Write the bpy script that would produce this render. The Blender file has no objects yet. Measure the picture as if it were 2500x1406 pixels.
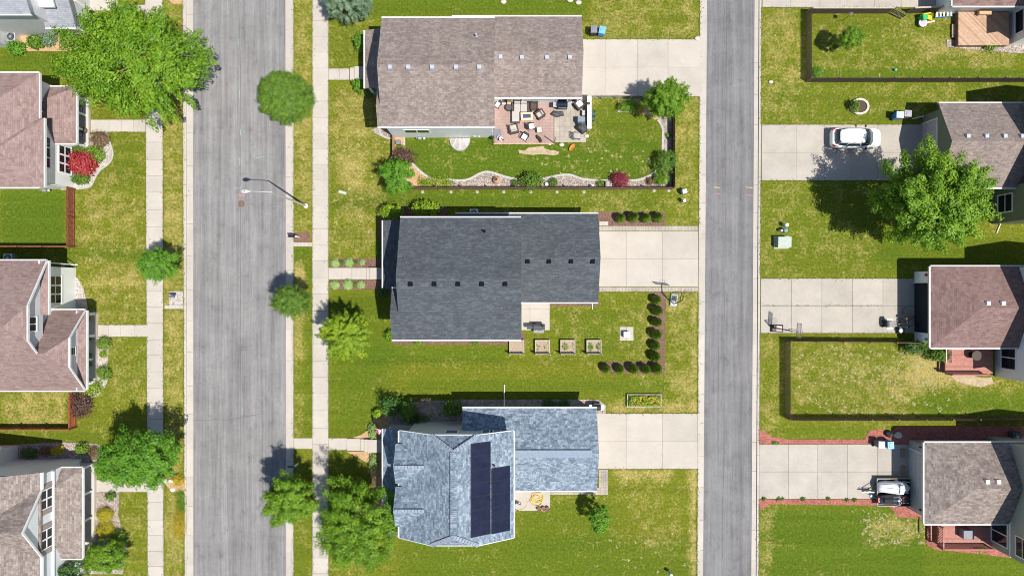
import bpy, bmesh, math, random
import numpy as np
from mathutils import Vector, Matrix, noise as mnoise
random.seed(7)
C = bpy.context.scene.collection
H, PX = 63.0, 26.5            # camera height in metres, photo pixels per metre at ground level
R = math.radians
def W(px, py, z=0.0):
    s = (H - z) / H / PX
    return ((px - 1250) * s, (703 - py) * s)
def P(px, py, z=0.0):
    x, y = W(px, py, z)
    return Vector((x, y, z))
OFF = {}
def off(o):
    return OFF.get(o.name, Vector((0, 0, 0))) if o else Vector((0, 0, 0))
class MB:
    def __init__(s):
        s.v = []; s.f = []
    def add(s, vs, fs):
        n = len(s.v)
        s.v += [tuple(v) for v in vs]
        s.f += [tuple(i + n for i in f) for f in fs]
        return s
    def box(s, x0, x1, y0, y1, z0, z1):
        vs = [(x, y, z) for z in (z0, z1) for x, y in ((x0, y0), (x1, y0), (x1, y1), (x0, y1))]
        return s.add(vs, [(3, 2, 1, 0), (4, 5, 6, 7), (0, 1, 5, 4), (1, 2, 6, 5), (2, 3, 7, 6), (3, 0, 4, 7)])
    def obox(s, c, size, rz=0.0, rx=0.0, ry=0.0, taper=1.0):
        m = Matrix.Translation(Vector(c)) @ Matrix.Rotation(rz, 4, 'Z') @ Matrix.Rotation(ry, 4, 'Y') @ Matrix.Rotation(rx, 4, 'X')
        a, b, h = size[0] / 2, size[1] / 2, size[2] / 2
        vs = []
        for z, t in ((-h, 1.0), (h, taper)):
            for x, y in ((-a, -b), (a, -b), (a, b), (-a, b)):
                vs.append(m @ Vector((x * t, y * t, z)))
        return s.add(vs, [(3, 2, 1, 0), (4, 5, 6, 7), (0, 1, 5, 4), (1, 2, 6, 5), (2, 3, 7, 6), (3, 0, 4, 7)])
    def prism(s, pts, z0, z1):
        n = len(pts)
        vs = [(p[0], p[1], z0) for p in pts] + [(p[0], p[1], z1) for p in pts]
        fs = [tuple(range(n))[::-1], tuple(range(n, 2 * n))]
        fs += [(i, (i + 1) % n, n + (i + 1) % n, n + i) for i in range(n)]
        return s.add(vs, fs)
    def extr(s, pts, d):           # closed 3-D polygon extruded by vector d
        n = len(pts); d = Vector(d)
        vs = [Vector(p) for p in pts] + [Vector(p) + d for p in pts]
        fs = [tuple(range(n))[::-1], tuple(range(n, 2 * n))]
        fs += [(i, (i + 1) % n, n + (i + 1) % n, n + i) for i in range(n)]
        return s.add(vs, fs)
    def cyl(s, p0, p1, r0, r1=None, n=8, cap=True):
        r1 = r0 if r1 is None else r1
        p0, p1 = Vector(p0), Vector(p1)
        d = (p1 - p0).normalized()
        a = d.orthogonal().normalized(); b = d.cross(a)
        vs = []
        for p, r in ((p0, r0), (p1, r1)):
            for i in range(n):
                t = 2 * math.pi * i / n
                vs.append(p + (a * math.cos(t) + b * math.sin(t)) * r)
        fs = [(i, (i + 1) % n, n + (i + 1) % n, n + i) for i in range(n)]
        if cap: fs += [tuple(range(n))[::-1], tuple(range(n, 2 * n))]
        return s.add(vs, fs)
    def tube(s, pts, r, n=6):
        pts = [Vector(p) for p in pts]
        rs = r if isinstance(r, (list, tuple)) else [r] * len(pts)
        vs = []; a = None
        for i, p in enumerate(pts):
            d = (pts[min(i + 1, len(pts) - 1)] - pts[max(i - 1, 0)]).normalized()
            if a is None: a = d.orthogonal().normalized()
            a = (a - d * a.dot(d))
            a = a.normalized() if a.length > 1e-6 else d.orthogonal().normalized()
            b = d.cross(a)
            for k in range(n):
                t = 2 * math.pi * k / n
                vs.append(p + (a * math.cos(t) + b * math.sin(t)) * rs[i])
        m = len(pts)
        fs = [(i * n + k, i * n + (k + 1) % n, (i + 1) * n + (k + 1) % n, (i + 1) * n + k) for i in range(m - 1) for k in range(n)]
        fs += [tuple(range(n))[::-1], tuple(range((m - 1) * n, m * n))]
        return s.add(vs, fs)
    def lathe(s, prof, c=(0, 0, 0), n=14, sx=1.0, sy=1.0, rz=0.0):
        vs = []; c = Vector(c)
        for r, z in prof:
            for k in range(n):
                t = 2 * math.pi * k / n
                x, y = math.cos(t) * r * sx, math.sin(t) * r * sy
                vs.append((c.x + x * math.cos(rz) - y * math.sin(rz), c.y + x * math.sin(rz) + y * math.cos(rz), c.z + z))
        m = len(prof)
        fs = [(i * n + k, i * n + (k + 1) % n, (i + 1) * n + (k + 1) % n, (i + 1) * n + k) for i in range(m - 1) for k in range(n)]
        fs += [tuple(range(n))[::-1], tuple(range((m - 1) * n, m * n))]
        return s.add(vs, fs)
    def ball(s, c, r, n=10, m=6):
        r = (r, r, r) if not isinstance(r, (tuple, list)) else r
        prof = [(math.sin(math.pi * i / m) + 1e-4, -math.cos(math.pi * i / m)) for i in range(m + 1)]
        vs = []
        for q, z in prof:
            for k in range(n):
                t = 2 * math.pi * k / n
                vs.append((c[0] + math.cos(t) * q * r[0], c[1] + math.sin(t) * q * r[1], c[2] + z * r[2]))
        fs = [(i * n + k, i * n + (k + 1) % n, (i + 1) * n + (k + 1) % n, (i + 1) * n + k) for i in range(m) for k in range(n)]
        return s.add(vs, fs)
    def bar(s, p0, p1, w, h, up=0.0):   # box along an edge, w across, h down from the edge
        p0, p1 = Vector(p0), Vector(p1)
        d = (p1 - p0); t = Vector((-d.y, d.x, 0))
        t = t.normalized() * (w / 2) if t.length > 1e-6 else Vector((w / 2, 0, 0))
        e = d.normalized() * 0.0
        vs = []
        for p in (p0 - e, p1 + e):
            for q in (-1, 1):
                for z in (up - h, up):
                    vs.append(p + t * q + Vector((0, 0, z)))
        return s.add(vs, [(0, 1, 3, 2), (4, 6, 7, 5), (0, 4, 5, 1), (2, 3, 7, 6), (1, 5, 7, 3), (0, 2, 6, 4)])
    def ribbon(s, pts, w, z0, z1):
        pts = [Vector((p[0], p[1], 0)) for p in pts]; n = len(pts)
        L, Rr = [], []
        for i, p in enumerate(pts):
            d = (pts[min(i + 1, n - 1)] - pts[max(i - 1, 0)]).normalized()
            t = Vector((-d.y, d.x, 0)) * (w / 2)
            L.append(p + t); Rr.append(p - t)
        vs = [(q.x, q.y, z) for z in (z0, z1) for q in L + Rr]
        k = 2 * n; fs = []
        for i in range(n - 1):
            fs += [(i, n + i, n + i + 1, i + 1), (k + i, k + i + 1, k + n + i + 1, k + n + i),
                   (i, i + 1, k + i + 1, k + i), (n + i, k + n + i, k + n + i + 1, n + i + 1)]
        fs += [(0, k, k + n, n), (n - 1, 2 * n - 1, k + 2 * n - 1, k + n - 1)]
        return s.add(vs, fs)
    def build(s, name, mat, parent=None, loc=None, smooth=False, uv=False, bevel=0.0, recalc=True):
        o0 = Vector(loc) if loc is not None else off(parent)
        me = bpy.data.meshes.new(name)
        me.from_pydata([(v[0] - o0.x, v[1] - o0.y, v[2] - o0.z) for v in s.v], [], s.f)
        if recalc:
            bm = bmesh.new(); bm.from_mesh(me)
            bmesh.ops.recalc_face_normals(bm, faces=bm.faces)
            bm.to_mesh(me); bm.free()
        if uv: auto_uv(me, o0)
        if smooth:
            me.polygons.foreach_set('use_smooth', [True] * len(me.polygons))
        me.materials.append(mat)
        o = bpy.data.objects.new(name, me); C.objects.link(o)
        if parent:
            o.parent = parent; OFF[o.name] = o0
        else:
            o.location = o0; OFF[o.name] = o0
        if bevel:
            b = o.modifiers.new('bevel', 'BEVEL'); b.width = bevel; b.segments = 2; b.limit_method = 'ANGLE'; b.angle_limit = R(40)
        return o
def auto_uv(me, o0):
    uvl = me.uv_layers.new(name='UVMap')
    co = [v.co + o0 for v in me.vertices]
    for p in me.polygons:
        n = p.normal
        if abs(n.z) > 0.999: t, b = Vector((1, 0, 0)), Vector((0, 1, 0))
        else:
            t = Vector((0, 0, 1)).cross(n).normalized(); b = n.cross(t)
        for li in p.loop_indices:
            c = co[me.loops[li].vertex_index]
            uvl.data[li].uv = (c.dot(t), c.dot(b))
def thing(name, label, cat, loc=(0, 0, 0), rz=0.0, group=None):
    o = bpy.data.objects.new(name, None); C.objects.link(o)
    o.empty_display_size = 0.3
    o.location = loc; o.rotation_euler = (0, 0, rz)
    o['label'] = label; o['category'] = cat
    if group: o['group'] = group
    OFF[o.name] = Vector(loc) if rz == 0.0 else Vector((0, 0, 0))
    return o
def lthing(name, label, cat, loc, rz=0.0, group=None):   # parts are given in the thing's own coordinates
    o = thing(name, label, cat, loc, rz, group); OFF[o.name] = Vector((0, 0, 0)); return o
def tag(o, label, cat, group=None):
    o['label'] = label; o['category'] = cat
    if group: o['group'] = group
    return o
def struct(o, kind='structure'):
    o['kind'] = kind; return o
def dup(root, loc, rz=0.0, label=None, scale=1.0):
    r = root.copy(); C.objects.link(r); r.location = loc; r.rotation_euler = (0, 0, rz)
    r.scale = (scale,) * 3 if not isinstance(scale, tuple) else scale
    if label: r['label'] = label
    for ch in list(root.children):
        c = ch.copy(); C.objects.link(c); c.parent = r
        for g in list(ch.children):
            d = g.copy(); C.objects.link(d); d.parent = c
    return r
# ---------------------------------------------------------------- materials
class NT:
    def __init__(s, name):
        s.m = bpy.data.materials.new(name); s.m.use_nodes = True
        s.t = s.m.node_tree; s.n = s.t.nodes; s.b = s.n['Principled BSDF']
        s.out = s.n['Material Output']
    def _in(s, sock, v):
        if isinstance(v, bpy.types.NodeSocket): s.t.links.new(v, sock)
        elif v is not None:
            if hasattr(sock.default_value, '__len__') and not hasattr(v, '__len__'): v = (v, v, v, 1)[:len(sock.default_value)]
            if hasattr(v, '__len__') and len(sock.default_value) == 4 and len(v) == 3: v = (*v, 1)
            sock.default_value = v
    def obj(s): return s.n.new('ShaderNodeTexCoord').outputs['Object']
    def uv(s): return s.n.new('ShaderNodeTexCoord').outputs['UV']
    def rnd(s): return s.n.new('ShaderNodeNewGeometry').outputs['Random Per Island']
    def attr(s, name):
        a = s.n.new('ShaderNodeAttribute'); a.attribute_name = name; return a.outputs['Fac']
    def scale(s, vec, sc):
        m = s.n.new('ShaderNodeMapping'); s._in(m.inputs['Vector'], vec); m.inputs['Scale'].default_value = sc
        return m.outputs[0]
    def noise(s, vec, sc, det=3.0, ro=0.55, dist=0.0):
        t = s.n.new('ShaderNodeTexNoise'); s._in(t.inputs['Vector'], vec)
        t.inputs['Scale'].default_value = sc; t.inputs['Detail'].default_value = det
        t.inputs['Roughness'].default_value = ro; t.inputs['Distortion'].default_value = dist
        return t.outputs[0]
    def voro(s, vec, sc, out='Color', feat='F1'):
        t = s.n.new('ShaderNodeTexVoronoi'); s._in(t.inputs['Vector'], vec); t.inputs['Scale'].default_value = sc
        t.feature = feat
        return t.outputs[out]
    def math(s, op, a, b=None, c=None, clamp=False):
        t = s.n.new('ShaderNodeMath'); t.operation = op; t.use_clamp = clamp
        s._in(t.inputs[0], a)
        if b is not None: s._in(t.inputs[1], b)
        if c is not None: s._in(t.inputs[2], c)
        return t.outputs[0]
    def rng(s, v, a, b, c=0.0, d=1.0):
        t = s.n.new('ShaderNodeMapRange'); s._in(t.inputs['Value'], v)
        for k, q in zip(('From Min', 'From Max', 'To Min', 'To Max'), (a, b, c, d)): t.inputs[k].default_value = q
        return t.outputs[0]
    def mix(s, f, a, b, mode='MIX'):
        t = s.n.new('ShaderNodeMix'); t.data_type = 'RGBA'; t.blend_type = mode
        s._in(t.inputs[0], f); s._in(t.inputs[6], a); s._in(t.inputs[7], b)
        return t.outputs[2]
    def mul(s, col, f): # brightness by a scalar socket
        v = s.n.new('ShaderNodeVectorMath'); v.operation = 'SCALE'
        s._in(v.inputs[0], col); s._in(v.inputs['Scale'], f); return v.outputs[0]
    def ramp(s, f, stops, interp='LINEAR'):
        t = s.n.new('ShaderNodeValToRGB'); s._in(t.inputs[0], f); e = t.color_ramp; e.interpolation = interp
        while len(e.elements) < len(stops): e.elements.new(0.5)
        for q, (p, c) in zip(e.elements, stops): q.position = p; q.color = (*c, 1)
        return t.outputs[0]
    def bump(s, h, st=0.3, dist=0.02):
        t = s.n.new('ShaderNodeBump'); s._in(t.inputs['Height'], h); t.inputs['Strength'].default_value = st
        t.inputs['Distance'].default_value = dist; s.t.links.new(t.outputs[0], s.b.inputs['Normal'])
    def done(s, col, rough=0.8, metal=0.0, spec=0.3):
        s._in(s.b.inputs['Base Color'], col); s._in(s.b.inputs['Roughness'], rough); s.b.inputs['Metallic'].default_value = metal
        s.b.inputs['Specular IOR Level'].default_value = spec
        return s.m
MC = {}
KA = 0.84   # overall albedo trim for the large sunlit surfaces
def plain(name, col, rough=0.6, metal=0.0, var=0.18, sc=6.0, spec=0.35):
    if name in MC: return MC[name]
    n = NT(name); f = n.noise(n.obj(), sc, 4, 0.6)
    n.bump(n.noise(n.obj(), sc * 9, 2), 0.12, 0.01)
    MC[name] = n.done(n.mul(col, n.rng(f, 0.25, 0.75, 1 - var, 1 + var)), rough, metal, spec)
    return MC[name]
def shingle(name, ca, cb, cc, mort=0.6, tab=0.34, course=0.16, contrast=1.0, weather=1.0):
    n = NT(name); uv = n.uv()
    sx = n.n.new('ShaderNodeSeparateXYZ'); n._in(sx.inputs[0], uv)
    u, v = sx.outputs[0], sx.outputs[1]
    vr = n.math('DIVIDE', v, course); row = n.math('FLOOR', vr); vf = n.math('FRACT', vr)
    def wn(x, y):
        cb_ = n.n.new('ShaderNodeCombineXYZ'); n._in(cb_.inputs[0], x); n._in(cb_.inputs[1], y)
        t = n.n.new('ShaderNodeTexWhiteNoise'); t.noise_dimensions = '2D'; n._in(t.inputs['Vector'], cb_.outputs[0]); return t.outputs[0]
    jit = n.math('MULTIPLY', wn(row, 3.7), 5.0)
    ua = n.math('ADD', n.math('DIVIDE', u, tab), jit)
    a = wn(n.math('FLOOR', ua), row)
    b = wn(n.math('FLOOR', n.math('ADD', n.math('DIVIDE', u, tab * .43), jit)), n.math('ADD', row, 31.5))
    c = wn(n.math('FLOOR', n.math('DIVIDE', u, tab * 1.7)), n.math('FLOOR', n.math('DIVIDE', v, course * 2.0)))
    f = n.math('ADD', n.math('ADD', n.math('MULTIPLY', a, .46), n.math('MULTIPLY', b, .30)), n.math('MULTIPLY', c, .24))
    big = n.noise(uv, 0.35, 4, 0.6); fine = n.noise(uv, 9.0, 3, 0.7)
    f = n.math('ADD', f, n.math('MULTIPLY', n.math('SUBTRACT', fine, 0.5), 0.35))
    f = n.rng(n.math('ADD', f, n.math('MULTIPLY', n.math('SUBTRACT', big, 0.5), 0.35)), 0.5 - 0.42 / contrast, 0.5 + 0.42 / contrast)
    col = n.ramp(f, [(0.0, ca), (0.5, cb), (1.0, cc)])
    edge = n.math('MINIMUM', n.rng(vf, 0.0, 0.14, mort, 1.0), n.rng(n.math('FRACT', ua), 0.0, 0.05, .75, 1.0))
    col = n.mul(col, edge)
    streak = n.noise(n.scale(uv, (0.9, 0.10, 1)), 1.0, 4, 0.65)
    col = n.mul(col, n.rng(streak, 0.3, 0.7, (1 - .08 * weather) * KA, (1 + .07 * weather) * KA))
    n.bump(n.math('ADD', vf, fine), 0.35, 0.012)
    return n.done(col, 0.92, 0, 0.15)
def siding(name, col, step=0.13):
    n = NT(name); uv = n.uv()
    sx = n.n.new('ShaderNodeSeparateXYZ'); n._in(sx.inputs[0], uv)
    fr = n.math('FRACT', n.math('DIVIDE', sx.outputs[1], step))
    dirt = n.noise(n.obj(), 0.8, 4)
    c = n.mul(col, n.math('MULTIPLY', n.rng(fr, 0.0, 0.12, 0.8, 1.0), n.rng(dirt, 0.3, 0.7, 0.93, 1.04)))
    n.bump(fr, 0.5, 0.02)
    return n.done(c, 0.55, 0, 0.3)
def leafmat(name, dark, mid, light, trans=0.28):
    n = NT(name); r = n.rnd(); cl = n.attr('clump')
    f = n.math('ADD', n.math('MULTIPLY', r, 0.6), n.math('MULTIPLY', cl, 0.4))
    col = n.ramp(f, [tuple((p_, tuple(v * 0.9 for v in c_))) for p_, c_ in ((0.05, dark), (0.5, mid), (0.95, light))])
    n.done(col, 0.5, 0, 0.35)
    tr = n.n.new('ShaderNodeBsdfTranslucent'); n._in(tr.inputs[0], n.mix(0.5, col, (mid[0] * 1.6, mid[1] * 1.25, mid[2])))
    mx = n.n.new('ShaderNodeMixShader'); mx.inputs[0].default_value = trans
    n.t.links.new(n.b.outputs[0], mx.inputs[1]); n.t.links.new(tr.outputs[0], mx.inputs[2])
    n.t.links.new(mx.outputs[0], n.out.inputs[0])
    return n.m
def gravel(name, cols, sc=16.0, bed=(0.2, 0.16, 0.12)):
    n = NT(name); o = n.obj(); v = n.voro(o, sc); d = n.voro(o, sc, 'Distance')
    sx = n.n.new('ShaderNodeSeparateXYZ'); n._in(sx.inputs[0], v)
    col = n.ramp(sx.outputs[0], [(i / max(1, len(cols) - 1), c) for i, c in enumerate(cols)])
    col = n.mix(n.rng(d, 0.45, 0.8), col, bed)
    col = n.mul(col, n.rng(n.noise(o, 1.2, 4), 0.3, 0.7, 0.82 * KA, 1.15 * KA))
    n.bump(n.math('SUBTRACT', 1.0, d), 0.9, 0.05)
    return n.done(col, 0.9, 0, 0.2)
def concrete(name, col, var=0.12, stain=0.25):
    n = NT(name); o = n.obj(); r = n.rnd()
    a = n.noise(o, 0.55, 5, 0.62); b = n.noise(o, 4.0, 5, 0.7); c = n.noise(o, 40, 2)
    f = n.math('MULTIPLY', n.rng(a, 0.3, 0.7, 1 - var, 1 + var * 0.6), n.rng(b, 0.3, 0.75, 1 - var * 0.5, 1 + var * 0.4))
    f = n.math('MULTIPLY', f, n.rng(r, 0, 1, 0.94, 1.05))
    f = n.math('MULTIPLY', f, n.rng(c, 0.3, 0.7, 0.97 * KA, 1.03 * KA))
    k = n.mul(col, f)
    st = n.rng(n.noise(o, 0.9, 5, 0.7, 0.6), 0.62, 0.75, 0.0, stain)
    k = n.mix(st, k, (col[0] * 0.75, col[1] * 0.68, col[2] * 0.58))
    dr = n.rng(n.voro(o, 0.9, 'Distance'), 0.04, 0.09, 1.0, 0.0); k = n.mix(n.math('MULTIPLY', n.math('MULTIPLY', dr, stain), 1.2, clamp=True), k, (.17, .14, .11))
    ty = n.rng(n.noise(n.scale(o, (0.12, 1.6, 1)), 1.0, 5, 0.7), 0.56, 0.72, 0.0, stain * .35); k = n.mix(ty, k, (col[0] * .55, col[1] * .54, col[2] * .53))
    n.bump(c, 0.15, 0.005)
    return n.done(k, 0.85, 0, 0.25)
def asphalt(name, lo, hi, streaks=1.0):
    n = NT(name); o = n.obj()
    s1 = n.noise(n.scale(o, (1.0, 0.010, 1.0)), 1.1, 5, 0.7); s2 = n.noise(n.scale(o, (1.0, 0.03, 1.0)), 5.5, 4, 0.7)
    a = n.noise(o, 0.35, 6, 0.7); g = n.noise(o, 22, 3, 0.8); g2 = n.noise(o, 5, 5, 0.75)
    bl = n.rng(n.noise(n.scale(o, (1, 0.6, 1)), 1.1, 6, 0.8), 0.54, 0.68)
    f = n.math('ADD', n.math('MULTIPLY', n.math('SUBTRACT', s1, .5), 2.3 * streaks), n.math('MULTIPLY', n.math('SUBTRACT', s2, .5), 1.5 * streaks))
    f = n.math('ADD', f, n.math('MULTIPLY', n.math('SUBTRACT', a, .5), 1.3))
    f = n.math('ADD', f, 0.55, clamp=True)
    col = n.mix(f, lo, hi)
    col = n.mul(col, n.rng(g, 0.25, 0.75, 0.80 * KA, 1.2 * KA)); col = n.mul(col, n.rng(g2, 0.3, 0.7, 0.90, 1.09))
    col = n.mul(col, n.rng(bl, 0, 1, 1.0, 0.74))
    n.bump(g, 0.4, 0.01)
    return n.done(col, 0.9, 0, 0.2)
def grassmat(name):
    n = NT(name); o = n.obj()
    dry, lush = n.attr('dry'), n.attr('lush')
    n1 = n.noise(o, 0.22, 4, 0.6); n2 = n.noise(o, 0.95, 7, 0.72, 0.4); n3 = n.noise(o, 4.5, 5, 0.8); n4 = n.noise(o, 17, 3, 0.75); n5 = n.noise(n.scale(o, (1, 1, 3)), 1.9, 5, 0.7)
    d = n.math('ADD', dry, n.math('MULTIPLY', n.math('SUBTRACT', n2, 0.5), 2.3))
    d = n.math('ADD', d, n.math('MULTIPLY', n.math('SUBTRACT', n1, 0.5), 0.9))
    d = n.math('ADD', d, n.math('MULTIPLY', n.math('SUBTRACT', n3, 0.5), 1.5))
    d = n.rng(d, 0.18, 0.92)
    l = n.rng(n.math('ADD', lush, n.math('MULTIPLY', n.math('SUBTRACT', n5, 0.5), 1.5)), 0.0, 1.0)
    green = n.mix(l, (0.172, 0.188, 0.016), (0.096, 0.152, 0.012))
    col = n.mix(n.math('MULTIPLY', d, 0.9), green, (0.43, 0.345, 0.115))
    col = n.mul(col, n.rng(n3, 0.33, 0.67, 0.62, 1.36)); col = n.mul(col, n.rng(n4, 0.33, 0.67, 0.62, 1.38))
    cl = n.rng(n.noise(o, 1.7, 5, 0.75), 0.56, 0.74)
    col = n.mix(n.math('MULTIPLY', cl, 0.45), col, (0.06, 0.135, 0.008))
    stripe = n.noise(n.scale(o, (0.02, 1.1, 1)), 1.0, 4, 0.65)
    col = n.mul(col, n.rng(stripe, 0.3, 0.7, 0.87 * KA, 1.11 * KA))
    n.bump(n.math('ADD', n3, n4), 0.7, 0.05)
    return n.done(col, 0.95, 0, 0.08)
M = {}
M['grass'] = grassmat('grass_blades')
M['street'] = asphalt('street_asphalt', (0.165, 0.160, 0.158), (0.322, 0.313, 0.308), 1.0)
M['alley'] = asphalt('alley_asphalt', (0.130, 0.127, 0.130), (0.268, 0.263, 0.266), .75)
M['conc'] = concrete('walk_concrete', (0.545, 0.495, 0.435), 0.1, 0.15)
M['drive'] = concrete('drive_concrete', (0.525, 0.475, 0.41), 0.09, 0.2)
M['drive_old'] = concrete('old_drive_concrete', (0.485, 0.44, 0.38), 0.12, 0.3)
M['porch'] = concrete('porch_concrete', (0.60, 0.56, 0.50), 0.07, 0.1)
M['paver'] = concrete('tan_paver', (0.47, 0.415, 0.345), 0.25, 0.4)
M['redpaver'] = concrete('red_paver', (0.47, 0.325, 0.285), 0.16, 0.25)
M['earth'] = plain('joint_earth', (0.16, 0.125, 0.09), 0.95)
M['mulch'] = gravel('brown_mulch', [(0.20, 0.115, 0.085), (0.31, 0.185, 0.145), (0.25, 0.14, 0.11)], 14, (0.12, 0.07, 0.05))
M['redmulch'] = gravel('red_mulch', [(0.36, 0.12, 0.09), (0.56, 0.24, 0.19), (0.44, 0.155, 0.12)], 14, (0.26, 0.06, 0.05))
M['rock'] = gravel('river_rock', [(0.50, 0.43, 0.38), (0.34, 0.25, 0.22), (0.62, 0.56, 0.50), (0.42, 0.33, 0.28)], 9)
M['whiterock'] = gravel('white_rock', [(0.66, 0.60, 0.54), (0.5, 0.44, 0.39), (0.74, 0.70, 0.65)], 9, (0.34, 0.29, 0.24))
M['tanmulch'] = gravel('tan_wood_chips', [(0.58, 0.37, 0.19), (0.68, 0.46, 0.27)], 13, (0.42, 0.27, 0.14))
M['soil'] = plain('dry_soil', (0.40, 0.31, 0.20), 0.95, 0, 0.3, 3)
M['bedsoil'] = plain('bed_soil', (0.36, 0.28, 0.20), 0.95, 0, 0.35, 9)
M['roof_brown'] = shingle('brown_shingles', (0.20, 0.155, 0.140), (0.272, 0.220, 0.198), (0.365, 0.31, 0.275), tab=.27, course=.135)
M['roof_black'] = shingle('charcoal_shingles', (0.068, 0.077, 0.087), (0.090, 0.101, 0.113), (0.132, 0.147, 0.162), tab=0.36, course=.14, weather=.3)
M['roof_blue'] = shingle('blue_grey_shingles', (0.115, 0.158, 0.205), (0.220, 0.278, 0.345), (0.385, 0.455, 0.53), contrast=1.1, tab=0.28, course=.15)
M['roof_pink'] = shingle('pink_brown_shingles', (0.245, 0.16, 0.145), (0.315, 0.22, 0.20), (0.375, 0.28, 0.26), tab=0.4)
M['roof_plum'] = shingle('plum_brown_shingles', (0.19, 0.115, 0.105), (0.255, 0.165, 0.15), (0.31, 0.215, 0.20), tab=0.4)
M['roof_taupe'] = shingle('taupe_shingles', (0.18, 0.145, 0.125), (0.28, 0.23, 0.205), (0.40, 0.345, 0.31))
M['roof_grey'] = shingle('pale_grey_shingles', (0.26, 0.275, 0.31), (0.335, 0.35, 0.385), (0.40, 0.41, 0.44), tab=0.4)
M['trim'] = plain('painted_trim', (0.60, 0.60, 0.585), 0.5, 0, 0.12, 3)
M['white'] = plain('white_paint', (0.80, 0.80, 0.79), 0.45, 0, 0.05)
M['sid_white'] = siding('white_siding', (0.86, 0.87, 0.86))
M['sid_pale'] = siding('pale_blue_siding', (0.87, 0.90, 0.90))
M['sid_grey'] = siding('grey_siding', (0.60, 0.61, 0.62))
M['sid_blue'] = siding('blue_grey_siding', (0.74, 0.77, 0.79))
M['sid_olive'] = siding('olive_siding', (0.17, 0.20, 0.135))
M['sid_tan'] = siding('tan_siding', (0.38, 0.38, 0.33))
M['glass'] = plain('dark_glass', (0.012, 0.018, 0.024), 0.06, 0, 0.1, 2, 0.6)
M['panel'] = None
M['metal'] = plain('bare_metal', (0.55, 0.57, 0.60), 0.35, 0.7, 0.1)
M['ventmetal'] = plain('vent_metal', (0.40, 0.43, 0.49), 0.5, 0.1, 0.12)
M['black'] = plain('black_plastic', (0.018, 0.019, 0.022), 0.45, 0, 0.2)
M['char'] = plain('charcoal_cover', (0.075, 0.08, 0.088), 0.7, 0, 0.2)
M['bark'] = plain('bark', (0.17, 0.13, 0.10), 0.9, 0, 0.35, 5)
M['fence_red'] = plain('red_stained_boards', (0.235, 0.085, 0.04), 0.8, 0, 0.45, 4)
M['fence_orange'] = plain('orange_stained_boards', (0.42, 0.13, 0.05), 0.75, 0, 0.25, 4)
M['fence_brown'] = plain('dark_brown_boards', (0.085, 0.062, 0.048), 0.85, 0, 0.45, 4)
M['fence_mid'] = plain('weathered_brown_boards', (0.205, 0.125, 0.085), 0.85, 0, 0.4, 3)
M['wood_grey'] = plain('grey_weathered_wood', (0.42, 0.37, 0.31), 0.85, 0, 0.3, 5)
M['wood_tan'] = plain('tan_wood', (0.50, 0.34, 0.20), 0.7, 0, 0.25, 5)
M['cushion'] = plain('grey_cushion', (0.42, 0.40, 0.37), 0.9, 0, 0.12, 8)
M['whitecush'] = plain('white_cushion', (0.74, 0.74, 0.73), 0.9, 0, 0.1, 8)
M['wicker'] = plain('brown_wicker', (0.085, 0.065, 0.055), 0.8, 0, 0.3, 30)
M['blue'] = plain('blue_plastic', (0.05, 0.20, 0.52), 0.45, 0, 0.12)
M['greyplast'] = plain('grey_plastic', (0.17, 0.17, 0.20), 0.5, 0, 0.15)
M['teal'] = plain('teal_green_paint', (0.16, 0.27, 0.24), 0.5, 0, 0.1)
M['terra'] = plain('terracotta', (0.46, 0.20, 0.095), 0.8, 0, 0.15)
M['stone'] = plain('pale_stone', (0.56, 0.50, 0.42), 0.85, 0, 0.25, 7)
M['yellow'] = plain('yellow_rubber', (0.70, 0.50, 0.06), 0.5, 0, 0.1)
M['red'] = plain('red_paint', (0.55, 0.03, 0.03), 0.4, 0, 0.1)
M['rustorange'] = plain('rust_orange', (0.55, 0.20, 0.04), 0.6, 0, 0.2)
M['rubber'] = plain('black_rubber', (0.02, 0.02, 0.02), 0.8, 0, 0.2)
M['deckred'] = None
def deckmat(name, ca, cb, axis, step=0.14):
    n = NT(name); o = n.obj(); sx = n.n.new('ShaderNodeSeparateXYZ'); n._in(sx.inputs[0], o)
    q = sx.outputs[0] if axis == 'x' else (sx.outputs[1] if axis == 'y' else n.math('ADD', sx.outputs[0], sx.outputs[1]))
    d = n.math('DIVIDE', q, step); fr = n.math('FRACT', d)
    wn = n.n.new('ShaderNodeTexWhiteNoise'); wn.noise_dimensions = '1D'; n._in(wn.inputs['W'], n.math('FLOOR', d))
    col = n.mix(wn.outputs[0], ca, cb)
    col = n.mul(col, n.math('MULTIPLY', n.rng(fr, 0, 0.12, 0.55, 1.0), n.rng(n.noise(o, 5, 4), 0.3, 0.7, 0.85, 1.12)))
    return n.done(col, 0.75, 0, 0.2)
M['deckred'] = deckmat('red_deck_boards', (0.34, 0.15, 0.115), (0.42, 0.20, 0.16), 'y')
M['decktan'] = deckmat('cedar_deck_boards', (0.37, 0.23, 0.15), (0.52, 0.36, 0.25), 'd', 0.2)
def _panel():
    n = NT('solar_cells'); o = n.uv(); sx = n.n.new('ShaderNodeSeparateXYZ'); n._in(sx.inputs[0], o)
    a = n.math('FRACT', n.math('DIVIDE', sx.outputs[0], 0.16)); b = n.math('FRACT', n.math('DIVIDE', sx.outputs[1], 0.16))
    ln = n.math('MAXIMUM', n.rng(a, 0.0, 0.07, 1, 0), n.rng(b, 0.0, 0.07, 1, 0))
    col = n.mix(n.rng(n.noise(o, 1.1, 3), 0.3, 0.7), (0.007, 0.010, 0.026), (0.015, 0.018, 0.042))
    col = n.mix(n.math('MULTIPLY', ln, 0.35), col, (0.06, 0.065, 0.10))
    return n.done(col, 0.3, 0, 0.22)
M['panel'] = _panel()
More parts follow.
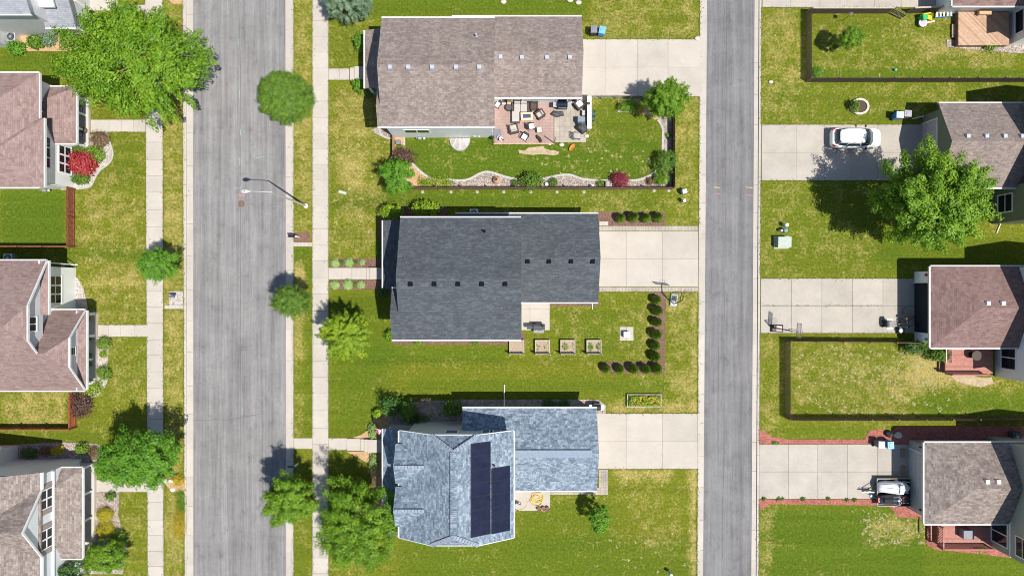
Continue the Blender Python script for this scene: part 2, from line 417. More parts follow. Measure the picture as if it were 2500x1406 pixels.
M['leaf_yg'] = leafmat('leaf_yellow_green', (0.062, 0.165, 0.008), (0.165, 0.330, 0.012), (0.310, 0.470, 0.030))
M['leaf_g'] = leafmat('leaf_mid_green', (0.055, 0.135, 0.014), (0.125, 0.245, 0.020), (0.225, 0.36, 0.035))
M['leaf_b'] = leafmat('leaf_bright_green', (0.070, 0.195, 0.012), (0.135, 0.330, 0.020), (0.215, 0.43, 0.03))
M['leaf_y'] = leafmat('leaf_lime', (0.10, 0.215, 0.010), (0.255, 0.410, 0.015), (0.46, 0.53, 0.04))
M['leaf_d'] = leafmat('leaf_deep_green', (0.039, 0.111, 0.023), (0.078, 0.189, 0.034), (0.143, 0.273, 0.052))
M['leaf_arb'] = leafmat('leaf_arborvitae', (0.085, 0.165, 0.012), (0.17, 0.30, 0.018), (0.27, 0.41, 0.03), 0.2)
M['leaf_blue'] = leafmat('needle_blue_green', (0.085, 0.165, 0.085), (0.175, 0.275, 0.150), (0.30, 0.40, 0.26), 0.12)
M['leaf_red'] = leafmat('leaf_scarlet', (0.287, 0.023, 0.034), (0.483, 0.052, 0.069), (0.632, 0.161, 0.092))
M['leaf_wine'] = leafmat('leaf_wine', (0.176, 0.017, 0.033), (0.319, 0.033, 0.066), (0.440, 0.077, 0.110))
M['leaf_purple'] = leafmat('leaf_purple_brown', (0.085, 0.039, 0.039), (0.156, 0.078, 0.072), (0.273, 0.156, 0.130))
M['leaf_brown'] = leafmat('leaf_bronze', (0.130, 0.078, 0.039), (0.234, 0.143, 0.072), (0.351, 0.234, 0.104))
M['leaf_gold'] = leafmat('leaf_gold', (0.28, 0.28, 0.008), (0.52, 0.48, 0.012), (0.75, 0.64, 0.03))
M['leaf_hosta'] = leafmat('leaf_hosta', (0.17, 0.30, 0.07), (0.30, 0.45, 0.13), (0.52, 0.62, 0.28))
M['flower_y'] = leafmat('petal_yellow', (0.15, 0.24, 0.02), (0.65, 0.48, 0.02), (0.75, 0.58, 0.03))
# ---------------------------------------------------------------- ground, roads, walks
def sheet(name, pts, z, mat, thick=0.05, kind='structure'):
    o = MB().prism([W(x, y) for x, y in pts], z - thick, z).build(name, mat)
    if kind: struct(o, kind)
    return o
struct(MB().prism([(-400, -400), (400, -400), (400, 400), (-400, 400)], -0.6, -0.20).build('ground', plain('far_ground_grass', (0.12, 0.145, 0.02), 0.95, 0, 0.25, 0.4, 0.05)))
def lx(y, top, bot): return top + (bot - top) * (y / 1406.0)     # photo x of a slightly leaning edge
YT, YB = -620, 2030
def strip(name, lt, lb, rt, rb, z, mat, thick=0.2):
    return sheet(name, [(lx(YT, lt, lb), YT), (lx(YB, lt, lb), YB), (lx(YB, rt, rb), YB), (lx(YT, rt, rb), YT)], z, mat, thick)
strip('street', 469, 470, 697, 699, -0.12, M['street'])
strip('alley', 1726, 1716, 1844, 1836, -0.12, M['alley'])
def slabs(name, x0t, x0b, x1t, x1b, ys, z, mat, gap=0.028, thick=0.2, inset=0.0):
    mb = MB()
    for a, b in zip(ys[:-1], ys[1:]):
        g = gap * PX / 2
        q = [(lx(a, x0t, x0b), a + g), (lx(b, x0t, x0b), b - g), (lx(b, x1t, x1b), b - g), (lx(a, x1t, x1b), a + g)]
        mb.prism([W(x, y) for x, y in q], z - thick, z)
    return struct(mb.build(name, mat))
def seq(a, b, st, jit=3):
    r = [a]
    while r[-1] < b: r.append(r[-1] + st + random.uniform(-jit, jit))
    return r
# kerb = gutter pan (low) + raised kerb
for nm, pan, kb in (('street_gutter', (454, 456, 470, 471), (446, 451, 454, 456)), ('street_gutter', (696, 698, 711, 712), (711, 712, 717, 717)),
                    ('alley_gutter', (1715, 1708, 1727, 1717), (1709, 1702, 1715, 1708)), ('alley_gutter', (1843, 1835, 1854, 1847), (1854, 1847, 1859, 1852))):
    slabs(nm, pan[0], pan[1], pan[2], pan[3], seq(YT, YB, 76, 8), -0.09, M['conc'], 0.02)
    slabs(nm.replace('gutter', 'kerb'), kb[0], kb[1], kb[2], kb[3], seq(YT, YB, 76, 8), 0.02, M['conc'], 0.02, 0.3)
for nm, a, b, c, d in (('sidewalk', 355, 361, 397, 400), ('sidewalk', 763, 763, 802, 802)):
    strip('sidewalk_base', a - .5, b - .5, c + .5, d + .5, 0.008, M['earth'], 0.1)
    slabs(nm, a, b, c, d, seq(YT, YB, 40, 3), 0.03, M['conc'], 0.02, 0.1)
# lawns with dryness / lushness fields
FIELD = [ # x0,y0,x1,y1, softness px, dry, lush
 (400, -500, 450, 1900, 6, .38, 0), (185, 470, 357, 610, 40, .28, 0), (0, 462, 160, 602, 12, -.25, .9), (-300, 600, 360, 640, 10, -.05, .55),
 (200, 645, 357, 790, 25, .34, 0), (240, 825, 357, 960, 25, .18, .15), (0, 957, 165, 1037, 6, .38, .1), (-300, 1045, 330, 1085, 10, -.05, .4), (280, 1160, 357, 1500, 25, .16, .1),
 (0, 120, 160, 180, 12, -.2, .7), (240, 330, 357, 460, 30, .1, .35),
 (717, -500, 762, 580, 8, .36, 0), (717, 600, 762, 640, 8, -.2, .7), (717, 650, 745, 880, 9, .5, 0), (745, 640, 764, 1060, 6, -.15, .5), (717, 880, 735, 1060, 6, .25, .2), (717, 1260, 762, 1900, 12, .1, .3),
 (806, 205, 915, 470, 25, .42, 0), (806, 60, 925, 165, 25, .08, .35), (880, -20, 1430, 42, 8, -.2, .6), (1430, -400, 1705, 97, 12, .25, .1),
 (1020, 345, 1615, 460, 25, .0, .55), (1440, 245, 1615, 455, 15, .02, .45), (960, 330, 1440, 460, 12, -.05, .55),
 (806, 468, 1640, 520, 12, 0, .45), (930, 470, 1300, 500, 12, -.15, .3), (1380, 470, 1640, 515, 12, .15, 0), (1648, 245, 1705, 550, 12, .25, .1),
 (806, 480, 930, 625, 25, .2, .1), (806, 710, 955, 1065, 30, -.15, .55), (900, 845, 1240, 890, 18, -.15, .7), (900, 880, 1470, 930, 16, .02, -.1), (1000, 925, 1640, 960, 10, -.25, .5),
 (1345, 745, 1580, 880, 25, .02, .35), (1510, 740, 1580, 880, 25, .15, 0), (1630, 715, 1703, 1005, 10, .26, .1), (1690, 715, 1703, 1400, 4, .35, 0), (1470, 985, 1700, 1009, 8, .5, -.2), (1540, 915, 1640, 960, 20, .2, 0),
 (975, 1315, 1700, 1500, 14, -.12, .5), (1255, 1210, 1500, 1330, 30, -.08, .4), (1490, 1146, 1640, 1168, 8, .6, 0), (1520, 1180, 1660, 1330, 40, .22, 0), (1683, 1150, 1698, 1420, 4, .5, 0), (1560, 1310, 1650, 1350, 25, .35, 0), (725, 640, 745, 720, 5, .5, 0), (850, 380, 880, 460, 14, .3, 0), (950, 325, 960, 400, 4, .5, 0),
 (1860, 22, 1955, 300, 20, .24, .1), (1985, 35, 2500, 190, 25, .14, .3), (1985, 170, 2800, 200, 6, -.2, .5), (2250, 100, 2480, 140, 15, .45, 0), (1860, 200, 2500, 305, 14, .08, .3),
 (1860, 443, 2200, 678, 25, .08, .3), (2150, 590, 2500, 650, 20, -.2, .5), (1940, 838, 2500, 1018, 12, .2, .2), (2240, 960, 2520, 1015, 14, -.25, .5), (2230, 860, 2360, 935, 14, 1.0, 0), (2150, 900, 2260, 960, 20, .35, 0), (1856, 830, 1910, 1060, 8, .2, .1),
 (1856, 1235, 2250, 1900, 14, -.12, .75), (2120, 1262, 2255, 1325, 22, .55, -.1), (1856, 1250, 1885, 1420, 8, .4, 0), (2200, 1330, 2600, 1500, 14, -.2, .5), (1856, 1040, 2140, 1065, 10, -.1, .35),
]
def lawn(x0, x1, y0, y1, sk0=0, sk1=0, name='lawn', step=0.4):
    ax, ay = W(x0, y1); bx, by = W(x1, y0)
    nx, ny = int((bx - ax) / step), int((by - ay) / step)
    X, Y = np.meshgrid(np.linspace(ax, bx, nx + 1), np.linspace(ay, by, ny + 1))
    t_ = (X - ax) / (bx - ax); X = X + ((703 - Y * PX) / 1406.0) * (sk0 * (1 - t_) + sk1 * t_) / PX
    px, py = X * PX + 1250, 703 - Y * PX
    dry = np.full_like(px, 0.12); lush = np.full_like(px, 0.2)
    for a, b, c, d, s, dd, ll in FIELD:
        sg = lambda t: 1 / (1 + np.exp(-np.clip(t, -30, 30)))
        w = sg((px - a) / s * 2.2) * sg((c - px) / s * 2.2) * sg((py - b) / s * 2.2) * sg((d - py) / s * 2.2)
        dry += dd * w; lush += ll * w
    v = np.stack([X.ravel(), Y.ravel(), np.zeros(X.size)], 1)
    i = np.arange(nx * ny); r = i // nx; k = i % nx; a = r * (nx + 1) + k
    f = np.stack([a, a + 1, a + nx + 2, a + nx + 1], 1)
    me = bpy.data.meshes.new(name); me.from_pydata(v.tolist(), [], f.tolist())
    for nm, arr in (('dry', dry), ('lush', lush)):
        at = me.attributes.new(nm, 'FLOAT', 'POINT'); at.data.foreach_set('value', arr.ravel().astype(np.float32))
    me.materials.append(M['grass'])
    o = bpy.data.objects.new(name, me); C.objects.link(o)
    return struct(o)
lawn(-700, 448, YT, YB, 0, 4); lawn(715, 1711, YT, YB, 0, -7); lawn(1857, 3200, YT, YB, -7, 0)
def quadpx(x0, y0, x1, y1): return [(x0, y0), (x1, y0), (x1, y1), (x0, y1)]
def grid_slabs(name, xs, ys, z, mat, gap=0.018, thick=0.12):
    mb = MB(); g = gap * PX / 2
    sheet(name + '_base', quadpx(xs[0], ys[0], xs[-1], ys[-1]), z - 0.02, M['earth'], 0.05)
    for a, b in zip(xs[:-1], xs[1:]):
        for c, d in zip(ys[:-1], ys[1:]):
            mb.prism([W(x, y) for x, y in quadpx(a + g, c + g, b - g, d - g)], z - thick, z)
    return struct(mb.build(name, mat))
grid_slabs('driveway', [1395, 1479, 1556, 1631, 1709], [97, 165, 236], 0.04, M['drive'])
grid_slabs('driveway', [1440, 1529, 1617, 1704.5], [565, 632, 700], 0.04, M['drive'])
grid_slabs('driveway', [1430, 1530, 1617, 1703], [1009, 1077, 1144], 0.04, M['drive'])
grid_slabs('driveway', [1859, 1945, 2012, 2077, 2142, 2262], [305, 373, 441], 0.04, M['drive_old'])
grid_slabs('driveway', [1861, 1930, 2001, 2067, 2134, 2200, 2300], [-115, -48, 19], 0.04, M['drive_old'])
grid_slabs('driveway', [1857, 1932, 2006, 2081, 2155, 2245], [680, 746.5, 813], 0.04, M['drive_old'], 0.03)
grid_slabs('driveway', [1853, 1925, 1996, 2069, 2142, 2230], [1084, 1151, 1217], 0.04, M['drive_old'], 0.03)
grid_slabs('driveway', [1395, 1479, 1556, 1631, 1709], [-300, -200, -60], 0.04, M['drive'])
pv = lambda a, b, st: list(np.linspace(a, b, max(2, int(round((b - a) / st)) + 1)))
grid_slabs('paver_border', pv(1463, 1704, 8), [552, 564], 0.045, M['paver'], 0.015)
grid_slabs('paver_border', pv(1463, 1704, 8), [701, 712], 0.045, M['paver'], 0.015)
grid_slabs('paver_border', pv(1463, 1485, 11), [541, 551], 0.046, M['conc'], 0.015)
grid_slabs('paver_border', pv(1256, 1484, 6), pv(1190, 1207, 6), 0.03, M['paver'], 0.012)
grid_slabs('paver_border', pv(1462, 1484, 6), pv(1146, 1189.5, 6), 0.03, M['paver'], 0.012)
grid_slabs('paver_path', pv(717, 762, 9), [592, 602], 0.03, M['conc'], 0.02)
grid_slabs('paver_path', pv(402, 448, 9), [745, 754], 0.03, M['conc'], 0.02)
grid_slabs('walkway', [802.5, 829, 853], [168, 196], 0.035, M['conc'])
grid_slabs('walkway', [855, 866], [167, 197], 0.17, M['conc'], thick=0.25)
grid_slabs('walkway', [867, 920], [165, 197], 0.32, M['conc'], thick=0.4)
grid_slabs('walkway', [802.5, 833, 859], [654, 682], 0.035, M['conc'])
grid_slabs('walkway', [860, 870], [654, 682], 0.15, M['conc'], thick=0.2); grid_slabs('walkway', [870, 895], [654, 682], 0.17, M['conc'], thick=0.3)
grid_slabs('walkway', [896, 905], [654, 682], 0.30, M['conc'], thick=0.4); grid_slabs('walkway', [905, 960], [654, 682], 0.44, M['conc'], thick=0.5)
grid_slabs('walkway', [718, 762.5], [1069, 1095], 0.03, M['conc'])
grid_slabs('walkway', [802.5, 847], [1069, 1098], 0.035, M['conc']); grid_slabs('walkway', [847.5, 881], [1070, 1099], 0.13, M['conc'], thick=0.25)
grid_slabs('walkway', [881.5, 891], [1070, 1099], 0.26, M['conc'], thick=0.3); grid_slabs('walkway', [891.5, 901], [1070, 1100], 0.39, M['conc'], thick=0.4); grid_slabs('walkway', [901.5, 950], [1070, 1101], 0.52, M['conc'], thick=0.5)
grid_slabs('walkway', [222, 235, 267, 297, 326, 355.5], [293, 323], 0.035, M['conc'])
grid_slabs('walkway', [240, 252, 266, 295, 328, 360], [793, 822], 0.035, M['conc'])
grid_slabs('walkway', [290, 355], [13, 29], 0.035, M['conc']); grid_slabs('walkway', [200, 288], [-12, 27], 0.035, M['conc'])
grid_slabs('walkway', [236, 300, 360], [1171, 1200], 0.035, M['conc'])
grid_slabs('patio', [1273, 1294, 1342], [736, 755, 806], 0.04, M['drive'])
grid_slabs('patio', [1250, 1294, 1343], [1199, 1246], 0.04, M['drive'])
grid_slabs('patio', pv(1207, 1351.5, 7), pv(236, 351, 7), 0.06, M['redpaver'], 0.006)
grid_slabs('patio', pv(1353, 1431, 13), pv(234, 348, 13), 0.06, M['paver'], 0.008)
sheet('patio_border', quadpx(1205, 351, 1352, 353), 0.07, M['wood_tan'])
grid_slabs('patio', [1255, 1340], [-60, -10], 0.04, M['drive'])
# beds
Z1 = 0.02
BZ = [0.0]
def bed(name, pts, mat, z=Z1):
    BZ[0] += 0.0015
    return sheet(name, pts, z + BZ[0], mat, 0.06 + BZ[0])
bed('mulch_bed', [(1455, 517), (1624, 517), (1624, 552), (1485, 552), (1485, 540), (1455, 540)], M['mulch'])
bed('mulch_bed', [(1592, 712), (1626, 712), (1623, 912), (1600, 914), (1465, 909), (1464, 884), (1590, 882)], M['mulch'])
bed('mulch_bed', quadpx(1342, 730, 1463, 747), M['mulch'])
bed('mulch_bed', quadpx(958, 815, 1282, 841), M['mulch'])
bed('mulch_bed', quadpx(806, 631, 935, 653.5), M['mulch']); bed('mulch_bed', quadpx(806, 683, 935, 707), M['mulch'])
bed('mulch_bed', quadpx(717, 568, 757, 591), M['mulch'])
bed('mulch_bed', [(925, 505), (1090, 505), (1090, 560), (975, 560), (955, 720), (925, 720)], M['mulch'])
bed('mulch_bed', [(1853, 1049), (1862, 1050), (1885, 1066), (1920, 1072), (2110, 1072), (2123, 1050), (2160, 1048), (2168, 1062), (2190, 1040), (2500, 1040), (2500, 1100), (2215, 1100), (2215, 1083), (1853, 1083)], M['redmulch'])
bed('mulch_bed', [(1853, 1218), (2136, 1218), (2222, 1218), (2300, 1240), (2300, 1345), (2262, 1330), (2262, 1265), (2196, 1263), (2170, 1235), (2140, 1233), (1885, 1230), (1870, 1237), (1855, 1245)], M['redmulch'])
bed('mulch_bed', [(2262, 1240), (2500, 1240), (2500, 1365), (2400, 1352), (2280, 1340), (2262, 1325)], M['redmulch'])
bed('rock_bed', [(1095, 443), (1120, 441), (1145, 438), (1170, 425), (1190, 420), (1215, 426), (1240, 434), (1262, 438), (1330, 436), (1370, 428), (1395, 428), (1420, 437), (1460, 441), (1530, 440), (1560, 439), (1590, 427), (1604, 417), (1622, 410), (1640, 420), (1640, 457), (1010, 457), (1010, 452), (1095, 452)], M['rock'])
bed('rock_bed', [(1606, 293), (1618, 310), (1618, 380), (1608, 412), (1640, 425), (1640, 285), (1610, 285)], M['rock'])
bed('rock_bed', [(905, 318), (918, 312), (950, 320), (962, 338), (945, 337), (925, 332)], M['rock'])
bed('garden_bed', [(963, 335), (988, 335), (988, 372), (1005, 398), (1030, 422), (1055, 436), (1100, 441), (1100, 457), (1005, 457), (963, 457)], M['tanmulch'])
bed('garden_bed', [(1508, 243), (1562, 243), (1610, 290), (1600, 293), (1562, 277), (1540, 273), (1508, 272)], M['tanmulch'])
bed('rock_bed', [(222, 330), (262, 323), (268, 345), (276, 375), (268, 398), (244, 417), (230, 440), (219, 457), (186, 462), (150, 464), (150, 340)], M['whiterock'])
bed('rock_bed', [(150, 640), (172, 665), (190, 680), (203, 700), (212, 735), (216, 765), (150, 765)], M['whiterock'])
bed('rock_bed', [(238, 823), (268, 822), (266, 850), (262, 890), (266, 920), (257, 945), (240, 967), (205, 975), (195, 940), (238, 930)], M['whiterock'])
bed('rock_bed', quadpx(414, 711, 447, 745), M['whiterock'])
bed('rock_bed', [(35, 1085), (140, 1079), (190, 1080), (245, 1083), (250, 1120), (220, 1160), (35, 1160)], M['rock'])
bed('rock_bed', [(236, 1200), (292, 1200), (289, 1255), (298, 1290), (312, 1330), (300, 1400), (200, 1400), (200, 1300), (236, 1300)], M['rock'])
bed('rock_bed', quadpx(30, 75, 240, 126), M['tanmulch'])
bed('rock_bed', [(412, -30), (412, 2), (425, 12), (447, 10), (447, -30)], M['tanmulch'])
bed('rock_bed', [(400, 1175), (452, 1170), (452, 1200), (420, 1200)], M['tanmulch'])
bed('rock_bed', [(940, 985), (1120, 975), (1460, 975), (1480, 990), (1478, 1009), (1440, 1009), (1440, 1030), (940, 1060)], M['rock'])
bed('garden_bed', [(862, 1066), (880, 1062), (905, 1045), (912, 1020), (925, 1000), (950, 1000), (950, 1069), (868, 1069)], M['tanmulch'])
bed('garden_bed', [(845, 1101), (950, 1102), (950, 1300), (912, 1300), (910, 1180), (900, 1130)], M['tanmulch'])
bed('soil_patch', [(1265, 366), (1280, 369), (1290, 361), (1310, 359), (1326, 357), (1330, 363), (1345, 368), (1352, 367), (1366, 372), (1362, 378), (1350, 380), (1335, 378), (1318, 377), (1300, 379), (1285, 377), (1268, 375)], M['soil'], 0.006)
bed('soil_patch', [(2312, 880), (2330, 890), (2345, 880), (2360, 912), (2395, 922), (2420, 920), (2425, 935), (2395, 945), (2360, 938), (2330, 928), (2312, 905), (2295, 890)], M['soil'], 0.006)
bed('gravel_bed', [(2310, 98), (2480, 98), (2500, 108), (2500, 132), (2440, 128), (2350, 120), (2310, 115)], M['rock'])
def rib(name, pts, w, z0, z1, mat):
    p = []
    for i in range(len(pts) - 1):      # Catmull-Rom through the photo points
        a, b = pts[max(i - 1, 0)], pts[i]; c, d = pts[i + 1], pts[min(i + 2, len(pts) - 1)]
        for k in range(5):
            t = k / 5.0
            p.append(tuple(0.5 * (2 * b[j] + (c[j] - a[j]) * t + (2 * a[j] - 5 * b[j] + 4 * c[j] - d[j]) * t * t + (-a[j] + 3 * b[j] - 3 * c[j] + d[j]) * t ** 3) for j in (0, 1)))
    p.append(pts[-1])
    return MB().ribbon([W(*q) for q in p], w, z0, z1).build(name, mat)
M['edging'] = plain('edging_concrete', (0.40, 0.39, 0.36), 0.9, 0, 0.25, 6)
for pts in ([(1006, 399), (1030, 422), (1048, 434), (1060, 437)], [(1080, 438), (1120, 441), (1145, 438), (1170, 425), (1190, 420), (1215, 426), (1240, 434), (1262, 438)],
            [(1325, 437), (1370, 428), (1395, 428), (1420, 437), (1460, 441), (1500, 441), (1540, 441), (1565, 438), (1590, 427), (1604, 416)], [(1606, 293), (1617, 312), (1618, 340), (1617, 380)]):
    struct(rib('garden_edging', pts, 0.2, -0.02, 0.06, M['edging']))
struct(rib('garden_edging', [(925, 312), (934, 333), (960, 340)], 0.15, -0.02, 0.06, M['edging']))
struct(rib('garden_edging', [(987, 336), (988, 365)], 0.14, -0.02, 0.06, M['edging']))
struct(rib('garden_edging', [(1508, 273), (1540, 274), (1560, 276)], 0.12, -0.02, 0.06, M['edging']))
struct(rib('garden_edging', [(262, 323), (268, 345), (276, 375), (268, 398), (244, 417), (230, 440), (219, 457), (186, 462)], 0.12, -0.02, 0.05, M['edging']))
# cracks, utility paint and a manhole cover
ck = MB(); M['crack'] = plain('crack_sealer', (0.10, 0.10, 0.105), 0.8)
random.seed(3)
def crack(pts, w=0.03):
    q = []
    for (a, b), (c, d) in zip(pts[:-1], pts[1:]):
        for k in range(12): q.append((a + (c - a) * k / 12 + random.uniform(-1.2, 1.2), b + (d - b) * k / 12 + random.uniform(-1.2, 1.2)))
    ck.ribbon([W(x, y) for x, y in q], w, -0.122, -0.116)
crack([(585, -60), (585, 470), (586, 900), (587, 1460)], 0.03); crack([(470, 1027), (560, 1024), (640, 1010)]); crack([(585, 498), (697, 500)], 0.025)
crack([(640, 1308), (697, 1312)], 0.02); crack([(1775, -20), (1770, 700), (1764, 1420)], 0.03); crack([(472, 372), (520, 374)], 0.02); crack([(660, 330), (690, 335), (692, 420)], .03)
struct(ck.build('road_crack', M['crack']))
for nm, col, segs in (('red', (0.50, 0.20, 0.18), [(580, 476, 598, 476), (581, 479, 596, 479), (1745, 472, 1757, 473), (1823, 476, 1839, 477), (447, 477, 460, 479), (391, 471, 400, 472), (762, 463, 769, 465)]),
                      ('cyan', (0.22, 0.38, 0.40), [(583, 385, 583, 402), (583, 392, 590, 391), (570, 459, 588, 460), (587, 455, 587, 468), (625, 385, 640, 383), (590, 995, 590, 1012), (586, 315, 586, 330), (582, 95, 582, 110), (583, 220, 583, 240)]),
                      ('yellow', (0.75, 0.50, 0.10), [(1745, 457, 1758, 458), (1823, 457, 1838, 458)])):
    mm = plain('marking_paint_' + nm, col, 0.8, 0, 0.3, 9); mb = MB()
    for a, b, c, d in segs:
        z = -0.112 if 470 < a < 697 or 1727 < a < 1836 else 0.036
        mb.ribbon([W(a, b), W(c, d)], 0.055, z - 0.002, z)
    struct(mb.build('paint_mark', mm))
mh = thing('manhole_cover', 'round rusty manhole cover sunk in the wide street', 'manhole', P(589, 498, -0.12))
MB().lathe([(0.42, -0.05), (0.42, 0.012), (0.36, 0.012)], P(589, 498, -0.12), 24).build('rim', plain('worn_concrete', (.24, .22, .20), .9), mh)
mb = MB().lathe([(0.345, 0.0), (0.345, 0.02)], P(589, 498, -0.12), 24)
for i in range(-3, 4): mb.bar(P(589, 498, -0.09) + Vector((-0.28, i * 0.09, 0)), P(589, 498, -0.09) + Vector((0.28, i * 0.09, 0)), 0.03, 0.02)
mb.build('lid', plain('rusty_iron', (0.19, 0.125, 0.105), 0.8, 0.2, 0.3, 12), mh)
# ---------------------------------------------------------------- houses
class Roof:
    """rectangular roof; axis = direction of the ridge; ends: ('g',), ('h',) or ('c', clip height)"""
    def __init__(s, x0, x1, y0, y1, ze, sl, axis='x', e0=('g',), e1=('g',)):
        s.x0, s.x1, s.y0, s.y1, s.ze, s.sl, s.axis, s.e0, s.e1 = x0, x1, y0, y1, ze, sl, axis, e0, e1
        s.a0, s.a1, s.b0, s.b1 = (x0, x1, y0, y1) if axis == 'x' else (y0, y1, x0, x1)
        s.half = (s.b1 - s.b0) / 2; s.bm = (s.b0 + s.b1) / 2; s.zr = ze + sl * s.half
    def z(s, x, y):
        a, b = (x, y) if s.axis == 'x' else (y, x)
        z = s.ze + s.sl * min(b - s.b0, s.b1 - b)
        for e, d in ((s.e0, a - s.a0), (s.e1, s.a1 - a)):
            if e[0] == 'h': z = min(z, s.ze + s.sl * d)
            if e[0] == 'c': z = min(z, e[1] + 1.05 * d)
        return z
    def polys(s):
        def end(e, a, sg):
            if e[0] == 'h': return [(a, None)], a + sg * s.half, 'h'
            if e[0] == 'c': return e[1], a + sg * (s.zr - e[1]) / 1.05, 'c'
            return None, a, 'g'
        ps = []
        d0, r0, k0 = end(s.e0, s.a0, 1); d1, r1, k1 = end(s.e1, s.a1, -1)
        for b, sgn in ((s.b0, 1), (s.b1, -1)):
            q = [(s.a0, b, s.ze), (s.a1, b, s.ze)]
            if k1 == 'c': q.append((s.a1, b + sgn * (d1 - s.ze) / s.sl, d1))
            q.append((r1, s.bm, s.zr)); q.append((r0, s.bm, s.zr))
            if k0 == 'c': q.append((s.a0, b + sgn * (d0 - s.ze) / s.sl, d0))
            ps.append(q)
        for a, k, d, r in ((s.a0, k0, d0, r0), (s.a1, k1, d1, r1)):
            if k == 'h': ps.append([(a, s.b0, s.ze), (a, s.b1, s.ze), (r, s.bm, s.zr)])
            if k == 'c':
                o = (d - s.ze) / s.sl
                ps.append([(a, s.b0 + o, d), (a, s.b1 - o, d), (r, s.bm, s.zr)])
        if s.axis == 'y': ps = [[(b, a, z) for a, b, z in q] for q in ps]
        return ps
    def hit(s, px, py):
        z = s.ze
        for _ in range(12):
            x, y = W(px, py, z); z = s.z(x, y)
        return Vector((x, y, z))
def roof_mesh(polys, mat, parent, name='roof', th=0.14, trim=None, trimname='fascia', tw=0.11, skip=None, rk=0.04):
    def key(p): return tuple(round(c, 3) for c in p)
    mb = MB(); cnt = {}
    bars = []
    for q in polys:
        n = sum(((Vector(q[i]) - Vector(q[0])).cross(Vector(q[(i + 1) % len(q)]) - Vector(q[0])) for i in range(len(q))), Vector())
        if n.z < 0: q.reverse()
        for i in range(len(q)):
            a, b = key(q[i]), key(q[(i + 1) % len(q)])
            cnt.setdefault(frozenset((a, b)), []).append((q[i], q[(i + 1) % len(q)]))
    dn = Vector((0, 0, -th))
    for q in polys:
        k = len(q)
        mb.add([Vector(p) for p in q] + [Vector(p) + dn for p in q], [tuple(range(k)), tuple(range(k, 2 * k))[::-1]])
    for e in cnt.values():
        if len(e) == 1:
            a, b = Vector(e[0][0]), Vector(e[0][1])
            mb.add([a, b, b + dn, a + dn], [(0, 3, 2, 1)])
            if trim and not (skip and skip(a, b)) and (abs(a.z - b.z) < .01 or rk > .05):
                d = (b - a); o = Vector((d.y, -d.x, 0))
                if o.length > 1e-5:
                    q_ = tw if abs(a.z - b.z) < .01 else rk; o = o.normalized() * (q_ / 2 + 0.004)
                    bars.append((a + o, b + o, q_, th + 0.07, 0.02))
    r = mb.build(name, mat, parent, uv=True, recalc=False)
    for q in bars: MB().bar(*q).build(trimname, trim, parent)
    return r
def wall_gable(rf, mat, parent, ov0=0.4, ov1=0.4, ovb=0.4, z0=-0.1, name='wall'):
    th = 0.16; mb = MB()
    b0, b1 = rf.b0 + ovb, rf.b1 - ovb; a0, a1 = rf.a0 + ov0, rf.a1 - ov1
    zt = rf.ze + rf.sl * ovb - th
    pts = [(b0, z0), (b1, z0), (b1, zt)]
    ends = [e for e in (rf.e0, rf.e1)]
    if ends[0][0] == 'h' or ends[1][0] == 'h':
        zt = rf.ze - 0.02; pts = [(b0, z0), (b1, z0), (b1, zt), (b0, zt)]
    else:
        cz = min([e[1] for e in ends if e[0] == 'c'] + [rf.zr]) - th
        if cz < rf.zr - th - 0.01:
            o = (cz - rf.ze + th) / rf.sl
            pts += [(rf.b1 - o, cz), (rf.b0 + o, cz)]
        else: pts += [(rf.bm, rf.zr - th)]
        pts += [(b0, zt)]
    if rf.axis == 'x': mb.extr([(a0, b, z) for b, z in pts], (a1 - a0, 0, 0))
    else: mb.extr([(b, a0, z) for b, z in pts], (0, a1 - a0, 0))
    return mb.build(name, mat, parent, uv=True)
def wallbox(x0, x1, y0, y1, z0, z1, mat, parent, name='wall'):
    return MB().box(x0, x1, y0, y1, z0, z1).build(name, mat, parent, uv=True)
def window(parent, face, fixed, c, zc, w, h, nx=2, ny=1, frame=None, name='window', bar=0.05, glass=None, proud=1.0):
    """face N/S/E/W; fixed = wall plane; c = centre along the wall"""
    frame = frame or M['white']; glass = glass or M['glass']
    sg = {'N': 1, 'S': -1, 'E': 1, 'W': -1}[face]
    def bx(mb, u0, u1, z0, z1, d0, d1):
        a, b = sorted((fixed + sg * d0, fixed + sg * (d1 if d1 <= .02 else .02 + (d1 - .02) * proud)))
        if face in 'NS': mb.box(u0, u1, a, b, z0, z1)
        else: mb.box(a, b, u0, u1, z0, z1)
    f = MB(); B = 0.1
    bx(f, c - w / 2 - B, c + w / 2 + B, zc + h / 2, zc + h / 2 + B, 0, .06); bx(f, c - w / 2 - B, c + w / 2 + B, zc - h / 2 - B, zc - h / 2, 0, .08)
    bx(f, c - w / 2 - B, c - w / 2, zc - h / 2, zc + h / 2, 0, .06); bx(f, c + w / 2, c + w / 2 + B, zc - h / 2, zc + h / 2, 0, .06)
    for i in range(1, nx): u = c - w / 2 + w * i / nx; bx(f, u - bar, u + bar, zc - h / 2, zc + h / 2, 0, .05)
    for i in range(1, ny): z = zc - h / 2 + h * i / ny; bx(f, c - w / 2, c + w / 2, z - bar * .7, z + bar * .7, 0, .045)
    o = f.build(name, frame, parent)
    g = MB(); bx(g, c - w / 2, c + w / 2, zc - h / 2, zc + h / 2, -0.02, .02); g.build('pane', glass, o)
    return o
